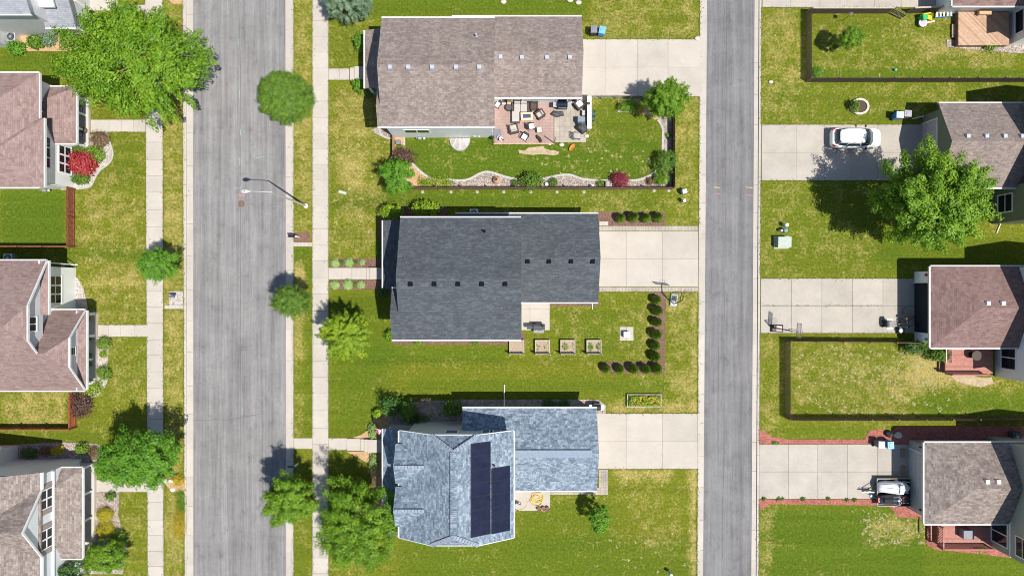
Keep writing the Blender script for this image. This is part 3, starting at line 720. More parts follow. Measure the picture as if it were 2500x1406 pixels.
def vents(rf, roofobj, pts, mat, root, size=0.38):
    for px, py in pts:
        p = rf.hit(px, py)
        OFF[roofobj.name] = off(root)
        mb = MB().obox(p + Vector((0, 0, 0.06)), (size, size, 0.2), 0, 0, 0, 0.85)
        mb.obox(p + Vector((0, -0.02, 0.17)), (size * .8, size * .75, 0.03))
        mb.build('roof_vent', mat, roofobj)
def wpx(v): return v / PX
def wr(px0, py0, px1, py1, z):
    a = W(px0, py0, z); b = W(px1, py1, z)
    return min(a[0], b[0]), max(a[0], b[0]), min(a[1], b[1]), max(a[1], b[1])
def shed(x0, x1, y0, y1, z0, z1, side, hips=(0, 0)):
    """lean-to roof rising from z0 at the outer edge to z1 at the wall; side = wall side"""
    if side == 'E': return [[(x0, y0, z0), (x0, y1, z0), (x1, y1 - hips[1], z1), (x1, y0 + hips[0], z1)]] + \
        ([[(x0, y0, z0), (x1, y0, z0), (x1, y0 + hips[0], z1)]] if hips[0] else []) + ([[(x0, y1, z0), (x1, y1, z0), (x1, y1 - hips[1], z1)]] if hips[1] else [])
    return [[(x1, y0, z0), (x1, y1, z0), (x0, y1 - hips[1], z1), (x0, y0 + hips[0], z1)]] + \
        ([[(x1, y0, z0), (x0, y0, z0), (x0, y0 + hips[0], z1)]] if hips[0] else []) + ([[(x1, y1, z0), (x0, y1, z0), (x0, y1 - hips[1], z1)]] if hips[1] else [])
def downspout(parent, pts, mat=None): MB().tube(pts, 0.045, 6).build('downspout', mat or M['white'], parent)
def post(parent, x, y, z1, mat=None, s=0.16, z0=0.0):
    MB().box(x - s / 2, x + s / 2, y - s / 2, y + s / 2, z0, z1).box(x - s * .75, x + s * .75, y - s * .75, y + s * .75, z0, z0 + .15).build('porch_post', mat or M['white'], parent)
def acunit(px, py, label, col=None):
    p = P(px, py, 0.02); t = thing('air_conditioner', label, 'air conditioner', p, 0, 'air conditioners beside the houses')
    MB().box(p.x - .4, p.x + .4, p.y - .4, p.y + .4, 0.0, .75).build('casing', col or M['metal'], t, bevel=.05)
    mb = MB().lathe([(.33, .752), (.33, .77), (.28, .772)], (p.x, p.y, 0), 18)
    mb.build('fan_opening', M['black'], t)
    g = MB()
    for k in range(6):
        a = math.pi * k / 6; d = Vector((math.cos(a), math.sin(a), 0)) * .33
        g.bar(p + Vector((0, 0, .77)) - d, p + Vector((0, 0, .77)) + d, .02, .015)
    g.lathe([(.09, .765), (.09, .80)], (p.x, p.y, 0), 10)
    g.build('fan_grille', M['metal'], t)

# --- the two ranch-plan two storey houses in the middle column
def two_storey(label, E, mats, vent_main, vent_gar, ventmat, pipe):
    g = lambda v: wpx(v)
    root = thing('house', label, 'house', (E['x0'] / PX + 5, (E['yn'] + E['ys']) / 2 / PX, 0), 0, 'two storey houses with a garage on the alley side')
    x0, x1, yn, ys = g(E['x0']), g(E['x1']), g(E['yn']), g(E['ys'])
    rf = Roof(x0, x1, ys, yn, 6.2, E['sl'])
    ps = rf.polys()
    # front bump with a lower ridge that shares the back slope
    yb, xb = g(E['yb']), g(E['xb'])
    m = (yb + ys) / 2; zb = 6.2 + E['sl'] * (m - ys)
    bump = [[(xb, ys, 6.2), (x0, ys, 6.2), (x0, m, zb), (xb, m, zb)], [(xb, m, zb), (x0, m, zb), (x0, yb, 6.2), (xb, yb, 6.2)]]
    rm = roof_mesh(ps, mats[0], root, trim=mats[2], skip=lambda a, b: abs(a.x - x0) < .01 and abs(b.x - x0) < .01 and False)
    roof_mesh(bump, mats[0], root, 'front_gable_roof', trim=mats[2], skip=lambda a, b: abs(a.x - x0) < .01 and abs(b.x - x0) < .01)
    wall_gable(rf, mats[1], root, .3, .3, .45)
    th = .16
    MB().extr([(xb + .3, ys + .45, -.1), (xb + .3, yb - .4, -.1), (xb + .3, yb - .4, 6.2), (xb + .3, m, zb - th), (xb + .3, ys + .45, 6.2 + .45 * E['sl'] - th)], (x0 - xb, 0, 0)).build('front_wall', mats[1], root, uv=True)
    gx0, gx1, gn, gs = g(E['gx0']), g(E['gx1']), g(E['gn']), g(E['gs'])
    gr = Roof(gx0, gx1, gs, gn, 3.3, E['gsl'])
    gm = roof_mesh(gr.polys(), mats[0], root, 'garage_roof', trim=mats[2])
    wall_gable(gr, mats[1], root, .3, .35, .4, name='garage_wall')
    xg = gx1 - .35
    MB().box(xg - .02, xg + .04, (gs + gn) / 2 - 2.5, (gs + gn) / 2 + 2.5, 0.04, 2.3).build('garage_door', M['white'], root)
    pr = [g(E['px0']), x0 + .32, g(E['pys']), g(E['pyn'])]
    roof_mesh(shed(pr[0], pr[1], pr[2], pr[3], 2.95, 3.75, 'E'), mats[0], root, 'porch_roof', trim=mats[2])
    for k in range(4): post(root, pr[0] + .25, pr[2] + .3 + (pr[3] - pr[2] - .6) * k / 3, 2.85)
    MB().box(pr[0] + .1, x0 + .3, pr[2] + .1, pr[3] - .1, -.05, .4).build('porch_floor', M['porch'], root)
    MB().box(x0 + .22, x0 + .31, (pr[2] + pr[3]) / 2 - .5, (pr[2] + pr[3]) / 2 + .5, .42, 2.5).build('front_door', M['red'], root)
    vents(rf, rm, vent_main, ventmat, root); vents(gr, gm, vent_gar, ventmat, root)
    for px, py in pipe:
        p = rf.hit(px, py); MB().cyl(p - Vector((0, 0, .1)), p + Vector((0, 0, .45)), .07, .07, 8).cyl(p, p + Vector((0, 0, .12)), .14, .09, 8).build('vent_pipe', ventmat, rm)
    for w in ((.28, 4.9, 1.2), (.7, 4.9, 1.2)):
        window(root, 'W', x0 + .3, ys + (yn - ys) * w[0], w[1], 1.5, w[2], 2)
    return root, rf, gr
r1, rf1, gr1 = two_storey('brown shingled house with a red paver patio of furniture on its south side',
    dict(x0=-287, x1=-38, yn=593.5, ys=354.5, sl=.44, xb=-296, yb=440, gx0=-139, gx1=161.5, gn=627, gs=440, gsl=.42, px0=-342.5, pyn=599, pys=464),
    (M['roof_brown'], M['sid_pale'], M['trim']), [(952, 165), (997, 165), (1055, 165), (1113, 165), (1170, 165)], [(1222, 140), (1274, 141), (1335, 141), (1391, 141)], M['ventmetal'], [(1163, 89)])
window(r1, 'S', wpx(354.5) + .45, W(1018, 320, 2.6)[0], 2.5, 2.1, 1.1, 2, proud=.25)
window(r1, 'S', wpx(440) + .4, W(1385, 250, 1)[0], 1.3, 1.8, 1.7, 2); window(r1, 'S', wpx(440) + .4, W(1250, 250, 1)[0], 1.2, 1.8, 2.1, 2, name='patio_door')
r2, rf2, gr2 = two_storey('charcoal shingled house with four raised planter boxes behind its south wall',
    dict(x0=-246, x1=20, yn=154.5, ys=-113.5, sl=.44, xb=-264.5, yb=-1, gx0=-131, gx1=199.5, gn=171.5, gs=-33, gsl=.42, px0=-300, pyn=157, pys=0),
    (M['roof_black'], M['sid_grey'], M['trim']), [(1002, 693), (1060, 693), (1118, 693), (1176, 693), (1233, 693)], [(1288, 638), (1340, 638), (1394, 638), (1447, 638)], plain('dark_vent', (.006, .010, .018), .8, 0, .1, 6, .05), [(1182, 565)])
downspout(r2, [Vector((wpx(192), wpx(-33) + .3, 3.1)), Vector((wpx(194), wpx(-33) + .36, .3)), Vector((wpx(196), wpx(-33) - .7, .1))])

# --- house with the solar panels
r3 = thing('house', 'blue grey shingled house with solar panels on its roof', 'house', (wpx(-120), -wpx(430), 0))
rf3 = Roof(wpx(-248), wpx(3.6), -wpx(549), -wpx(314), 6.2, .6, 'y', ('c', 7.9), ('c', 7.9))
rm3 = roof_mesh(rf3.polys(), M['roof_blue'], r3, trim=M['trim'], skip=lambda a, b: abs(a.z - b.z) > .01 or abs(a.x) < 0 or (a.z > 7 and b.z > 7))
tr2 = {-1: MB(), 1: MB()}
for q in rf3.polys():
    for a, b in zip(q, q[1:] + q[:1]):
        a, b = Vector(a), Vector(b)
        if abs(a.y - b.y) < .01 and (abs(a.y - rf3.y0) < .01 or abs(a.y - rf3.y1) < .01):
            sg = -1 if abs(a.y - rf3.y0) < .01 else 1
            if abs(a.x - b.x) > .05: tr2[sg].bar(a + Vector((0, sg * .032, 0)), b + Vector((0, sg * .032, 0)), .06, .2, .01)
[q.build('rake_board', M['sid_blue'], r3) for q in tr2.values()]
wall_gable(rf3, M['sid_grey'], r3, .45, .45, .45)
caps = MB(); N = 44
for i in range(N):
    y = rf3.y0 + 1.1 + (rf3.y1 - rf3.y0 - 2.2) * (i + .5) / N
    caps.obox((rf3.bm, y, rf3.zr + .03 - .0 * i), (.5, (rf3.y1 - rf3.y0 - 2.2) / N * .9, .05))
caps.build('ridge_cap', M['roof_blue'], r3, uv=True)
capmat = plain('hip_cap_shingle', (.235, .275, .335), .9, 0, .3, 4)
def cap_row(p0, p1, w=.34, n=None, name='hip_cap', mat=None, rt=r3):
    p0, p1 = Vector(p0), Vector(p1); L = (p1 - p0).length; n = n or max(3, int(L / .26)); mb = MB(); d = (p1 - p0) / n
    yaw = math.atan2(d.y, d.x); pit = -math.atan2(d.z, math.hypot(d.x, d.y))
    for i in range(n): mb.obox(p0 + d * (i + .5) + Vector((0, 0, .035)), (d.length * .86, w, .04), yaw, 0, pit)
    return mb.build(name, mat or capmat, rt)
for yy, rd in ((rf3.y0, 1), (rf3.y1, -1)):
    zr = rf3.zr; ry = yy + rd * (zr - 7.9) / 1.05; o = (7.9 - 6.2) / .6
    for xx in (rf3.x0 + o, rf3.x1 - o): cap_row((rf3.bm, ry, zr), (xx, yy, 7.9))
# two small gables on the street side
for k, (yc, hw) in enumerate(((443, 58), (549 - 6, 52))):
    pass
for pyr in (1140, 1247):
    zz = 7.55; xr, yr = W(960, pyr, zz); hw = 1.65
    xw = rf3.x0 - .28; sl = .68; zl = zz - sl * hw
    xe = rf3.x0 + (zz - 6.2) / .6 ; xl = max(rf3.x0 + .02, rf3.x0 + (zl - 6.2) / .6)
    ps = [[(xw, yr - hw, zl), (xl, yr - hw, zl), (xe, yr, zz), (xw, yr, zz)], [(xw, yr, zz), (xe, yr, zz), (xl, yr + hw, zl), (xw, yr + hw, zl)]]
    roof_mesh(ps, M['roof_blue'], r3, 'dormer_roof')
    MB().extr([(xw + .12, yr - hw + .2, 5.6), (xw + .12, yr + hw - .2, 5.6), (xw + .12, yr + hw - .2, zl), (xw + .12, yr, zz - .2), (xw + .12, yr - hw + .2, zl)], (1.1, 0, 0)).build('dormer_wall', M['sid_grey'], r3, uv=True)
    cap_row((xw + .1, yr, zz), (xe, yr, zz), .3)
gr3 = Roof(wpx(-114.7), wpx(196), -wpx(468), -wpx(277.6), 3.3, .45)
gm3 = roof_mesh(gr3.polys(), M['roof_blue'], r3, 'garage_roof', trim=M['trim'])
wall_gable(gr3, M['sid_grey'], r3, .3, .35, .4, name='garage_wall')
MB().bar((wpx(3.6) + .1, gr3.bm, gr3.zr + .05), (gr3.x1 - .6, gr3.bm, gr3.zr + .05), .62, .05).build('ridge_vent', plain('ridge_vent_cap', (.215, .27, .335), .8), r3)
MB().box(gr3.x1 - .37, gr3.x1 - .30, gr3.bm - 2.5, gr3.bm + 2.5, .04, 2.3).build('garage_door', M['white'], r3)
pm = roof_mesh(shed(wpx(-300), wpx(-238), -wpx(573), -wpx(327), 2.95, 3.8, 'E'), M['roof_blue'], r3, 'porch_roof', trim=M['trim'])
MB().box(wpx(-294), wpx(-237), -wpx(568), -wpx(332), -.05, .5).build('porch_floor', M['porch'], r3)
for k in range(5): post(r3, wpx(-292), -wpx(335 + 230 * k / 4), 2.85)
vents(rf3, rm3, [(993, 1153), (993, 1229)], plain('dark_vent', (.006, .010, .018), .8, 0, .1, 6, .05), r3)
p = rf3.hit(1207, 1135); MB().cyl(p, p + Vector((0, 0, .5)), .06, .06).build('vent_pipe', M['black'], rm3)
yN = -wpx(326) + .0
for px, py, w in ((1103, 1054, .95), (1190, 1053, .85), (1209, 1053, .85)):
    x = W(px, py, 4.6)[0]; window(r3, 'N', rf3.y1 - .45, x, 4.55, w, 1.2, 1, 2)
downspout(r3, [Vector((W(1231, 995, 3.2)[0], gr3.y1 + .1, 3.1)), Vector((W(1231, 960, 1)[0], gr3.y1 + .3, .3)), Vector((W(1231, 960, 0)[0], gr3.y1 + 1.6, .08))])
# solar panels: columns follow the slope, rows run along the ridge
def panel_on(root, rf, px0, py0, px1, py1):
    c = [rf.hit(*q) for q in ((px0, py0), (px1, py0), (px1, py1), (px0, py1))]
    n = (c[1] - c[0]).cross(c[3] - c[0]).normalized()
    if n.z < 0: n.negate()
    f = MB().extr([q + n * .05 for q in c], n * .05).build('solar_panel', plain('black_frame', (.014, .021, .038), .4), root)
    m = sum(c, Vector()) / 4
    MB().extr([q + (m - q).normalized() * .045 + n * .096 for q in c], n * .008).build('solar_cells', M['panel'], f, uv=True)
ysA = [1081, 1116, 1149, 1181, 1214, 1246, 1279, 1313]; ysB = [1139, 1172, 1205, 1238, 1271, 1306]
def warp(y, x, x0, x1): return y + (7 if y < 1160 else -7 if y > 1240 else 0) * (0.0 if x == x0 else -1.0) * 0
def col_panels(xl, xr, ya, yb, n):
    # both edges in world coordinates so the modules stay rectangular on the slope
    a0, a1 = rf3.hit(xl, ya), rf3.hit(xl, yb); xr_ = rf3.hit(xr, ya).x
    ty, by = a0.y, a1.y
    for i in range(n):
        y0, y1 = ty + (by - ty) * i / n, ty + (by - ty) * (i + 1) / n
        def pr(x, y):
            z = rf3.z(x, y); s = H * PX / (H - z); return (1250 + x * s, 703 - y * s)
        q = [pr(a0.x, y0 - .012), pr(xr_, y1 + .012)]
        c = [Vector((x, y, rf3.z(x, y))) for x, y in ((a0.x, y0 - .012), (xr_, y0 - .012), (xr_, y1 + .012), (a0.x, y1 + .012))]
        n_ = (c[1] - c[0]).cross(c[3] - c[0]).normalized()
        if n_.z < 0: n_.negate()
        f = MB().extr([v + n_ * .06 for v in c], n_ * .04).build('solar_panel', plain('black_frame', (.014, .021, .038), .4), r3)
        m = sum(c, Vector()) / 4; hw = Vector((.03, 0, .03 * -.6)); hy = Vector((0, .03, 0))
        d = [c[0] + hw - hy, c[1] - hw - hy, c[2] - hw + hy, c[3] + hw + hy]
        MB().extr([v + n_ * .095 for v in d], n_ * .01).build('solar_cells', M['panel'], f, uv=True)
col_panels(1148.5, 1196.5, 1083, 1312, 7); col_panels(1199, 1244, 1143, 1303, 5)

# --- street side houses on the left
GL = 'houses facing the wide street'
l0 = thing('house', 'grey sided house with pale grey roof in the upper left corner', 'house', (-42, 24, 0), 0, GL)
rl = Roof(wpx(-1300), wpx(-1063), wpx(604.5), wpx(604.5) + 9, 6.0, .55)
roof_mesh(rl.polys(), M['roof_grey'], l0, trim=M['trim']); wall_gable(rl, M['sid_grey'], l0, .35, .35, .38)
rl2 = Roof(wpx(-1085), wpx(-1014), wpx(604.5), wpx(604.5) + 6, 3.0, .5, 'x', ('g',), ('g',))
roof_mesh(rl2.polys(), M['roof_grey'], l0, 'lower_roof', trim=M['trim']); wall_gable(rl2, M['sid_grey'], l0, .1, .6, .38, name='lower_wall')
rl3 = Roof(wpx(-1100), wpx(-1040), wpx(640), wpx(640) + 4, 4.4, .5)
roof_mesh(rl3.polys(), M['sid_white'], l0, 'dormer_roof', trim=M['trim']); wall_gable(rl3, M['sid_grey'], l0, .1, .2, .2, name='dormer_wall')
MB().box(wpx(-1270), wpx(-1224), wpx(586), wpx(616), -.1, 1.5).build('basement_bulkhead', M['sid_grey'], l0, uv=True)
for k in range(3): post(l0, wpx(-1019), wpx(609 + k * 60), 2.9)
acunit(40, 97, 'air conditioner on tan wood chips beside the grey upper left house')

l1 = thing('house', 'pink brown hip roofed house with white front wall behind a scarlet maple', 'house', (-44, 13, 0), 0, GL)
a = Roof(wpx(-1330), wpx(-1054), wpx(224.5), wpx(224.5) + 254 / PX, 5.5, .5, 'x', ('g',), ('h',))
roof_mesh(a.polys(), M['roof_pink'], l1, trim=M['trim'])
roof_mesh([[(wpx(-1150), wpx(224.5) - .004, 5.504), (wpx(-1043), wpx(224.5) - .004, 5.504), (wpx(-1043) - 2.9, wpx(224.5) + 2.9, 6.954), (wpx(-1150), wpx(224.5) + 2.9, 6.954)],
           [(wpx(-1043), wpx(224.5) - .004, 5.504), (wpx(-1043), wpx(224.5) + 5.8, 5.504), (wpx(-1043) - 2.9, wpx(224.5) + 2.9, 6.954)],
           [(wpx(-1043), wpx(224.5) + 5.8, 5.504), (wpx(-1150), wpx(224.5) + 5.8, 5.504), (wpx(-1150), wpx(224.5) + 2.9, 6.954), (wpx(-1043) - 2.9, wpx(224.5) + 2.9, 6.954)]], M['roof_pink'], l1, 'bay_roof', trim=M['trim'], skip=lambda p, q: p.x < wpx(-1120) or q.x < wpx(-1120))
wallbox(wpx(-1325), wpx(-1075), wpx(241), wpx(224.5) + 248 / PX, -.1, 5.5, M['sid_white'], l1)
wallbox(wpx(-1100), wpx(-1065), wpx(242), wpx(224.5) + 5.5, -.1, 5.48, M['sid_white'], l1, 'bay_wall')
xw = wpx(-1065)
c = wpx(703 - 398) ; window(l1, 'E', xw, wpx(305), 1.55, 2.3, 1.6, 3, 2, bar=.07)
window(l1, 'E', xw, wpx(310), 4.3, 2.6, 1.4, 3, 1); window(l1, 'E', wpx(-1075), wpx(403), 4.2, 1.8, 1.4, 2, 1)
pr = roof_mesh(shed(wpx(-1077), wpx(-1014), wpx(336), wpx(467.5), 2.95, 4.0, 'W', (1.5, 1.5)), M['roof_pink'], l1, 'porch_roof', trim=M['trim'])
MB().box(wpx(-1066), wpx(-1029), wpx(330), wpx(462), -.05, .3).build('porch_floor', M['porch'], l1)
for k in range(4): post(l1, wpx(-1036), wpx(344 + 112 * k / 3), 2.85)
l2 = thing('house', 'pink brown roofed house with two clipped front gables and a porch of potted plants', 'house', (-43, -4, 0), 0, GL)
xm, xf, xw_ = wpx(-1040), wpx(-990), wpx(-1330); yN, yS, zS, sS, sN = wpx(61), wpx(-237), 3.25, .95, .62
yR = (5.4 - zS + sN * yN + sS * yS) / (sN + sS); zR = 5.4 + sN * (yN - yR); zc_ = 7.7; xr_ = xm - (zR - zc_) / .9
yNc, ySc = yN - (zc_ - 5.4) / sN, yS + (zc_ - zS) / sS
N2 = wpx(-51); yf = (N2 + yS) / 2; zf = zS + sS * (N2 - yS) / 2; fc = 5.4; xfr = xf - (zf - fc) / .9; fo = (fc - zS) / sS
roof_mesh([[(xw_, yN, 5.4), (xm, yN, 5.4), (xm, yNc, zc_), (xr_, yR, zR), (xw_, yR, zR)], [(xm, yNc, zc_), (xm, ySc, zc_), (xr_, yR, zR)],
           [(xw_, yS, zS), (xf, yS, zS), (xf, yS + fo, fc), (xfr, yf, zf), (xm, yf, zf), (xm, ySc, zc_), (xr_, yR, zR), (xw_, yR, zR)],
           [(xm - 1, N2, zS), (xf, N2, zS), (xf, N2 - fo, fc), (xfr, yf, zf), (xm - 1, yf, zf)], [(xf, yS + fo, fc), (xf, N2 - fo, fc), (xfr, yf, zf)]], M['roof_pink'], l2, trim=M['trim'], rk=.09,
          skip=lambda p, q: (abs(p.y - yf) < .01 and abs(q.y - yf) < .01) or (abs(p.y - yR) < .01 and abs(q.y - yR) < .01) or max(p.x, q.x) < xm - .9)
MB().extr([(xw_ + .3, yS + .4, -.1), (xw_ + .3, yN - .45, -.1), (xw_ + .3, yN - .45, 5.4), (xw_ + .3, yNc, zc_ - .3), (xw_ + .3, ySc, zc_ - .3), (xw_ + .3, yS + .4, zS + .15)], (wpx(-1066) - xw_ - .3, 0, 0)).build('wall', M['sid_grey'], l2, uv=True)
MB().extr([(xm - 1.2, yS + (5.2 - zS) / sS + .15, 5.2), (xm - 1.2, yN - .45, 5.2), (xm - 1.2, yN - .45, 5.5), (xm - 1.2, yNc, zc_ - .2), (xm - 1.2, ySc, zc_ - .2)], (.8, 0, 0)).build('gable_wall', M['sid_grey'], l2, uv=True)
wallbox(wpx(-1100), wpx(-1065) + .02, wpx(-60), wpx(49), -.1, 5.1, M['sid_white'], l2, 'front_wall')
roof_mesh(shed(xm - .42, xm + .1, wpx(-60), wpx(61), 5.3, 5.55, 'W'), M['roof_pink'], l2, 'skirt_roof', trim=M['trim'])
window(l2, 'E', wpx(-1065) + .02, wpx(-4), 2.9, 2.3, 1.6, 3, 2, bar=.07); window(l2, 'E', xm - .4, wpx(-79), 6.5, 1.1, .9, 2, 1)
MB().extr([(xm - .5, yS + .3, 2.9), (xm - .5, N2 - .3, 2.9), (xm - .5, N2 - .3, zS + .05), (xm - .5, N2 - fo, fc - .2), (xm - .5, yS + fo, fc - .2), (xm - .5, yS + .3, zS + .05)], (xf - .45 - xm + .5, 0, 0)).build('front_gable_wall', M['sid_grey'], l2, uv=True)
roof_mesh(shed(xf - .46, xf + .08, yS + .05, N2 - .05, 3.12, 3.5, 'W'), M['roof_pink'], l2, 'front_skirt_roof', trim=M['trim'])
window(l2, 'E', xf - .45, wpx(-144), 4.2, .6, .6, 1, 1)
wallbox(wpx(-1100), wpx(-1056), wpx(-232), wpx(-56), -.1, 3.2, M['sid_white'], l2, 'porch_back_wall')
MB().box(wpx(-1060), wpx(-1011), wpx(-229), wpx(-61), -.05, .45).build('porch_floor', M['porch'], l2)
MB().box(wpx(-1024), wpx(-1011), wpx(-119), wpx(-112), .45, 1.2).box(wpx(-1024), wpx(-1011), wpx(-231), wpx(-224), .45, 1.2).box(wpx(-1024), wpx(-1011), wpx(-66), wpx(-59), .45, 1.2).build('porch_pier', M['white'], l2)
for yv in (-62, -116, -172, -228): post(l2, wpx(-1017), wpx(yv), 3.1)
downspout(l2, [Vector((wpx(-1064), wpx(58), 5.2)), Vector((wpx(-1064), wpx(57), .2)), Vector((wpx(-1082) + .9, wpx(57), .1))])
MB().obox(P(170, 646, .06), (1.2, .12, .1), .02).build('splash_spout', M['white'], l2)
l4 = thing('house', 'taupe roofed house with white trimmed gable and four windows beside golden shrubs', 'house', (-44, -22, 0), 0, GL)
d_ = Roof(wpx(-1330), wpx(-1045), -wpx(720), -wpx(409), 5.8, .6)
gy0, gy1 = -wpx(597.5), -wpx(446); gy = (gy0 + gy1) / 2
ps = [q for q in d_.polys()]
# main roof: one long slope facing the street (ridge north-south) with a cross gable on it
mr = Roof(wpx(-1420), wpx(-1045), -wpx(760), -wpx(409), 5.8, .55, 'y')
mm_ = roof_mesh(mr.polys(), M['roof_taupe'], l4, trim=M['trim'], skip=lambda p, q: max(p.y, q.y) > gy0 - .3 and min(p.y, q.y) < gy1 + .3 and p.x > wpx(-1050) and q.x > wpx(-1050))
for y0_, y1_ in ((gy1, -wpx(409)), (-wpx(760), gy0)): MB().bar((wpx(-1045) + .08, y0_, 5.8), (wpx(-1045) + .08, y1_, 5.8), .15, .2, .02).build('fascia', M['white'], l4)
hw = (gy1 - gy0) / 2; zt = 5.8 + .8 * hw; xin = wpx(-1045) - (zt - 5.8) / .55
roof_mesh([[(wpx(-1045) + .02, gy0, 5.81), (wpx(-1045) + .02, gy, zt), (xin, gy, zt), (wpx(-1045) - .02, gy0, 5.81)], [(wpx(-1045) + .02, gy1, 5.81), (wpx(-1045) - .02, gy1, 5.81), (xin, gy, zt), (wpx(-1045) + .02, gy, zt)]], M['roof_taupe'], l4, 'cross_gable_roof', trim=M['trim'], rk=.12, skip=lambda p, q: min(p.x, q.x) < wpx(-1047))
wallbox(wpx(-1400), wpx(-1049), -wpx(750), -wpx(416), -.1, 5.8, M['sid_blue'], l4)
MB().extr([(wpx(-1049), gy0 + .2, 5.7), (wpx(-1049), gy1 - .2, 5.7), (wpx(-1049), gy, zt - .3)], (-.4, 0, 0)).build('gable_wall', M['sid_blue'], l4, uv=True)
for yy in (-wpx(474), -wpx(564)): window(l4, 'E', wpx(-1049), yy, 4.85, 1.5, 1.5, 2, 2, bar=.07)
sh = MB()
for yy in (-wpx(474), -wpx(564)):
    for s_ in (-1, 1): sh.box(wpx(-1049), wpx(-1049) + .05, yy + s_ * 1.1 - .2, yy + s_ * 1.1 + .2, 4.0, 5.7)
sh.build('shutter', plain('shutter_taupe', (.33, .27, .25), .6), l4)
MB().box(wpx(-1050), wpx(-1046), -wpx(735), -wpx(418), 3.95, 4.15).build('belt_board', M['white'], l4)
roof_mesh(shed(wpx(-1049), wpx(-1000), -wpx(629), -wpx(418), 2.95, 3.9, 'W', (1.6, 1.6)), M['roof_taupe'], l4, 'porch_roof', trim=M['trim'], rk=.1)
MB().box(wpx(-1063), wpx(-1014), -wpx(622), -wpx(425), -.05, .35).build('porch_floor', M['porch'], l4)
for k in range(4): post(l4, wpx(-1019), -wpx(428 + 190 * k / 3), 2.85)
wallbox(wpx(-1400), wpx(-1205), -wpx(420), -wpx(383), -.1, 2.6, M['sid_blue'], l4, 'side_wing_wall')
roof_mesh([[(wpx(-1410), -wpx(376), 2.6), (wpx(-1197), -wpx(376), 2.6), (wpx(-1197), -wpx(416), 3.2), (wpx(-1410), -wpx(416), 3.2)]], M['sid_blue'], l4, 'side_wing_roof', trim=M['trim'])
p = mr.hit(13, 1315); MB().obox(p + Vector((0, 0, .08)), (.35, .35, .2)).build('roof_vent', M['ventmetal'], mm_) if False else vents(mr, mm_, [(13, 1315)], M['ventmetal'], l4)
acunit(33, 631, 'air conditioner in the shade north of the porch house with clipped gables')

# --- alley side houses on the right
GR = 'houses along the alley'
def alley_house(label, loc, ga, ze, sl, end, mats, main, door, doormat, vpts, ventm):
    t = thing('house', label, 'house', loc, 0, GR)
    g = Roof(*ga, ze, sl, 'x', end, ('g',))
    gm = roof_mesh(g.polys(), mats[0], t, 'garage_roof', trim=mats[2])
    wall_gable(g, mats[1], t, .35, .1, .4, name='garage_wall')
    m = Roof(*main, 6.0, .5, 'y', ('g',), ('g',))
    roof_mesh(m.polys(), mats[0], t, 'roof', trim=mats[2]); wall_gable(m, mats[1], t, .45, .45, .4)
    if door:
        xw = ga[0] + .35; y0, y1 = door
        f = MB().box(xw - .05, xw, y0 - .15, y0, 0, 2.35).box(xw - .05, xw, y1, y1 + .15, 0, 2.35).box(xw - .05, xw, y0, y1, 2.2, 2.35).build('door_frame', mats[2], t)
        pn = MB()
        for i in range(4): pn.box(xw - .025, xw + .02, y0 + .01, y1 - .01, .04 + i * .54, .04 + i * .54 + .525)
        pn.build('garage_door', doormat, t)
    vents(g, gm, vpts, ventm, t)
    return t, g, m
XM = wpx(1176)
a1, g1, m1 = alley_house('olive sided house with brown gable roof behind the white car', (40, 12, 0), (wpx(992), wpx(1190), wpx(233), wpx(429)), 3.0, .5, ('g',),
    (M['roof_brown'], M['sid_olive'], M['trim']), (wpx(1172), wpx(1172) + 9, wpx(195), wpx(440)), (wpx(268), wpx(397)), plain('mauve_door', (.43, .37, .37), .5), [(2362, 333), (2407, 333), (2452, 333), (2494, 333)], M['ventmetal'])
wallbox(wpx(1172), wpx(1172) + 8, wpx(156), wpx(240), -.1, 5.6, M['sid_olive'], a1, 'side_wall')
window(a1, 'W', wpx(1172), wpx(201), 1.7, 1.5, 1.7, 1, 2)
downspout(a1, [P(2500, 533, .4), P(2455, 538, .25), P(2443, 546, .12), P(2433, 570, .1)]); downspout(a1, [P(2268, 281, .3), P(2246, 286, .2), P(2226, 291, .1)])
a2, g2, m2 = alley_house('plum roofed house with an open garage and bikes on the driveway', (40, -2, 0), (wpx(973), wpx(1190), wpx(-139), wpx(50)), 3.0, .42, ('h',),
    (M['roof_plum'], M['sid_white'], M['trim']), (wpx(1168), wpx(1168) + 9, wpx(-228), wpx(60)), None, None, [(2411, 740), (2447, 740)], M['white'])
# open garage: flat near-black panel on the wall paints the shade inside
op = MB().box(wpx(973) + .33, wpx(973) + .36, wpx(-107), wpx(12), .02, 2.25).build('garage_shade_panel', plain('painted_garage_shade', (.012, .018, .024), .9), a2)
MB().box(wpx(973) + .28, wpx(973) + .34, wpx(-110), wpx(-107), 0, 2.4).box(wpx(973) + .28, wpx(973) + .34, wpx(12), wpx(15), 0, 2.4).box(wpx(973) + .28, wpx(973) + .34, wpx(-107), wpx(12), 2.25, 2.4).build('door_frame', M['white'], a2)
for py, mt, lb in ((671, M['red'], 'r'), (828, plain('green_glass', (.02, .35, .12), .3), 'g')):
    yy = W(2260, py, 1.9)[1]; MB().ball((wpx(973) + .28, yy, 1.9), .14, 8, 6).build('wall_lantern', mt, a2)
window(a2, 'W', wpx(1168) + .4, wpx(-165), 1.75, 2.0, 1.7, 2, 1)
a3, g3, m3 = alley_house('taupe roofed house with a snowmobile trailer outside its garage door', (40, -19, 0), (wpx(958.7), wpx(1190), -wpx(548), -wpx(359)), 3.0, .45, ('h',),
    (M['roof_taupe'], M['sid_tan'], M['trim']), (wpx(1147), wpx(1147) + 9, -wpx(636), -wpx(350)), (-wpx(530), -wpx(392)), plain('grey_door', (.44, .44, .42), .5), [(2409, 1175), (2436, 1175)], M['white'])
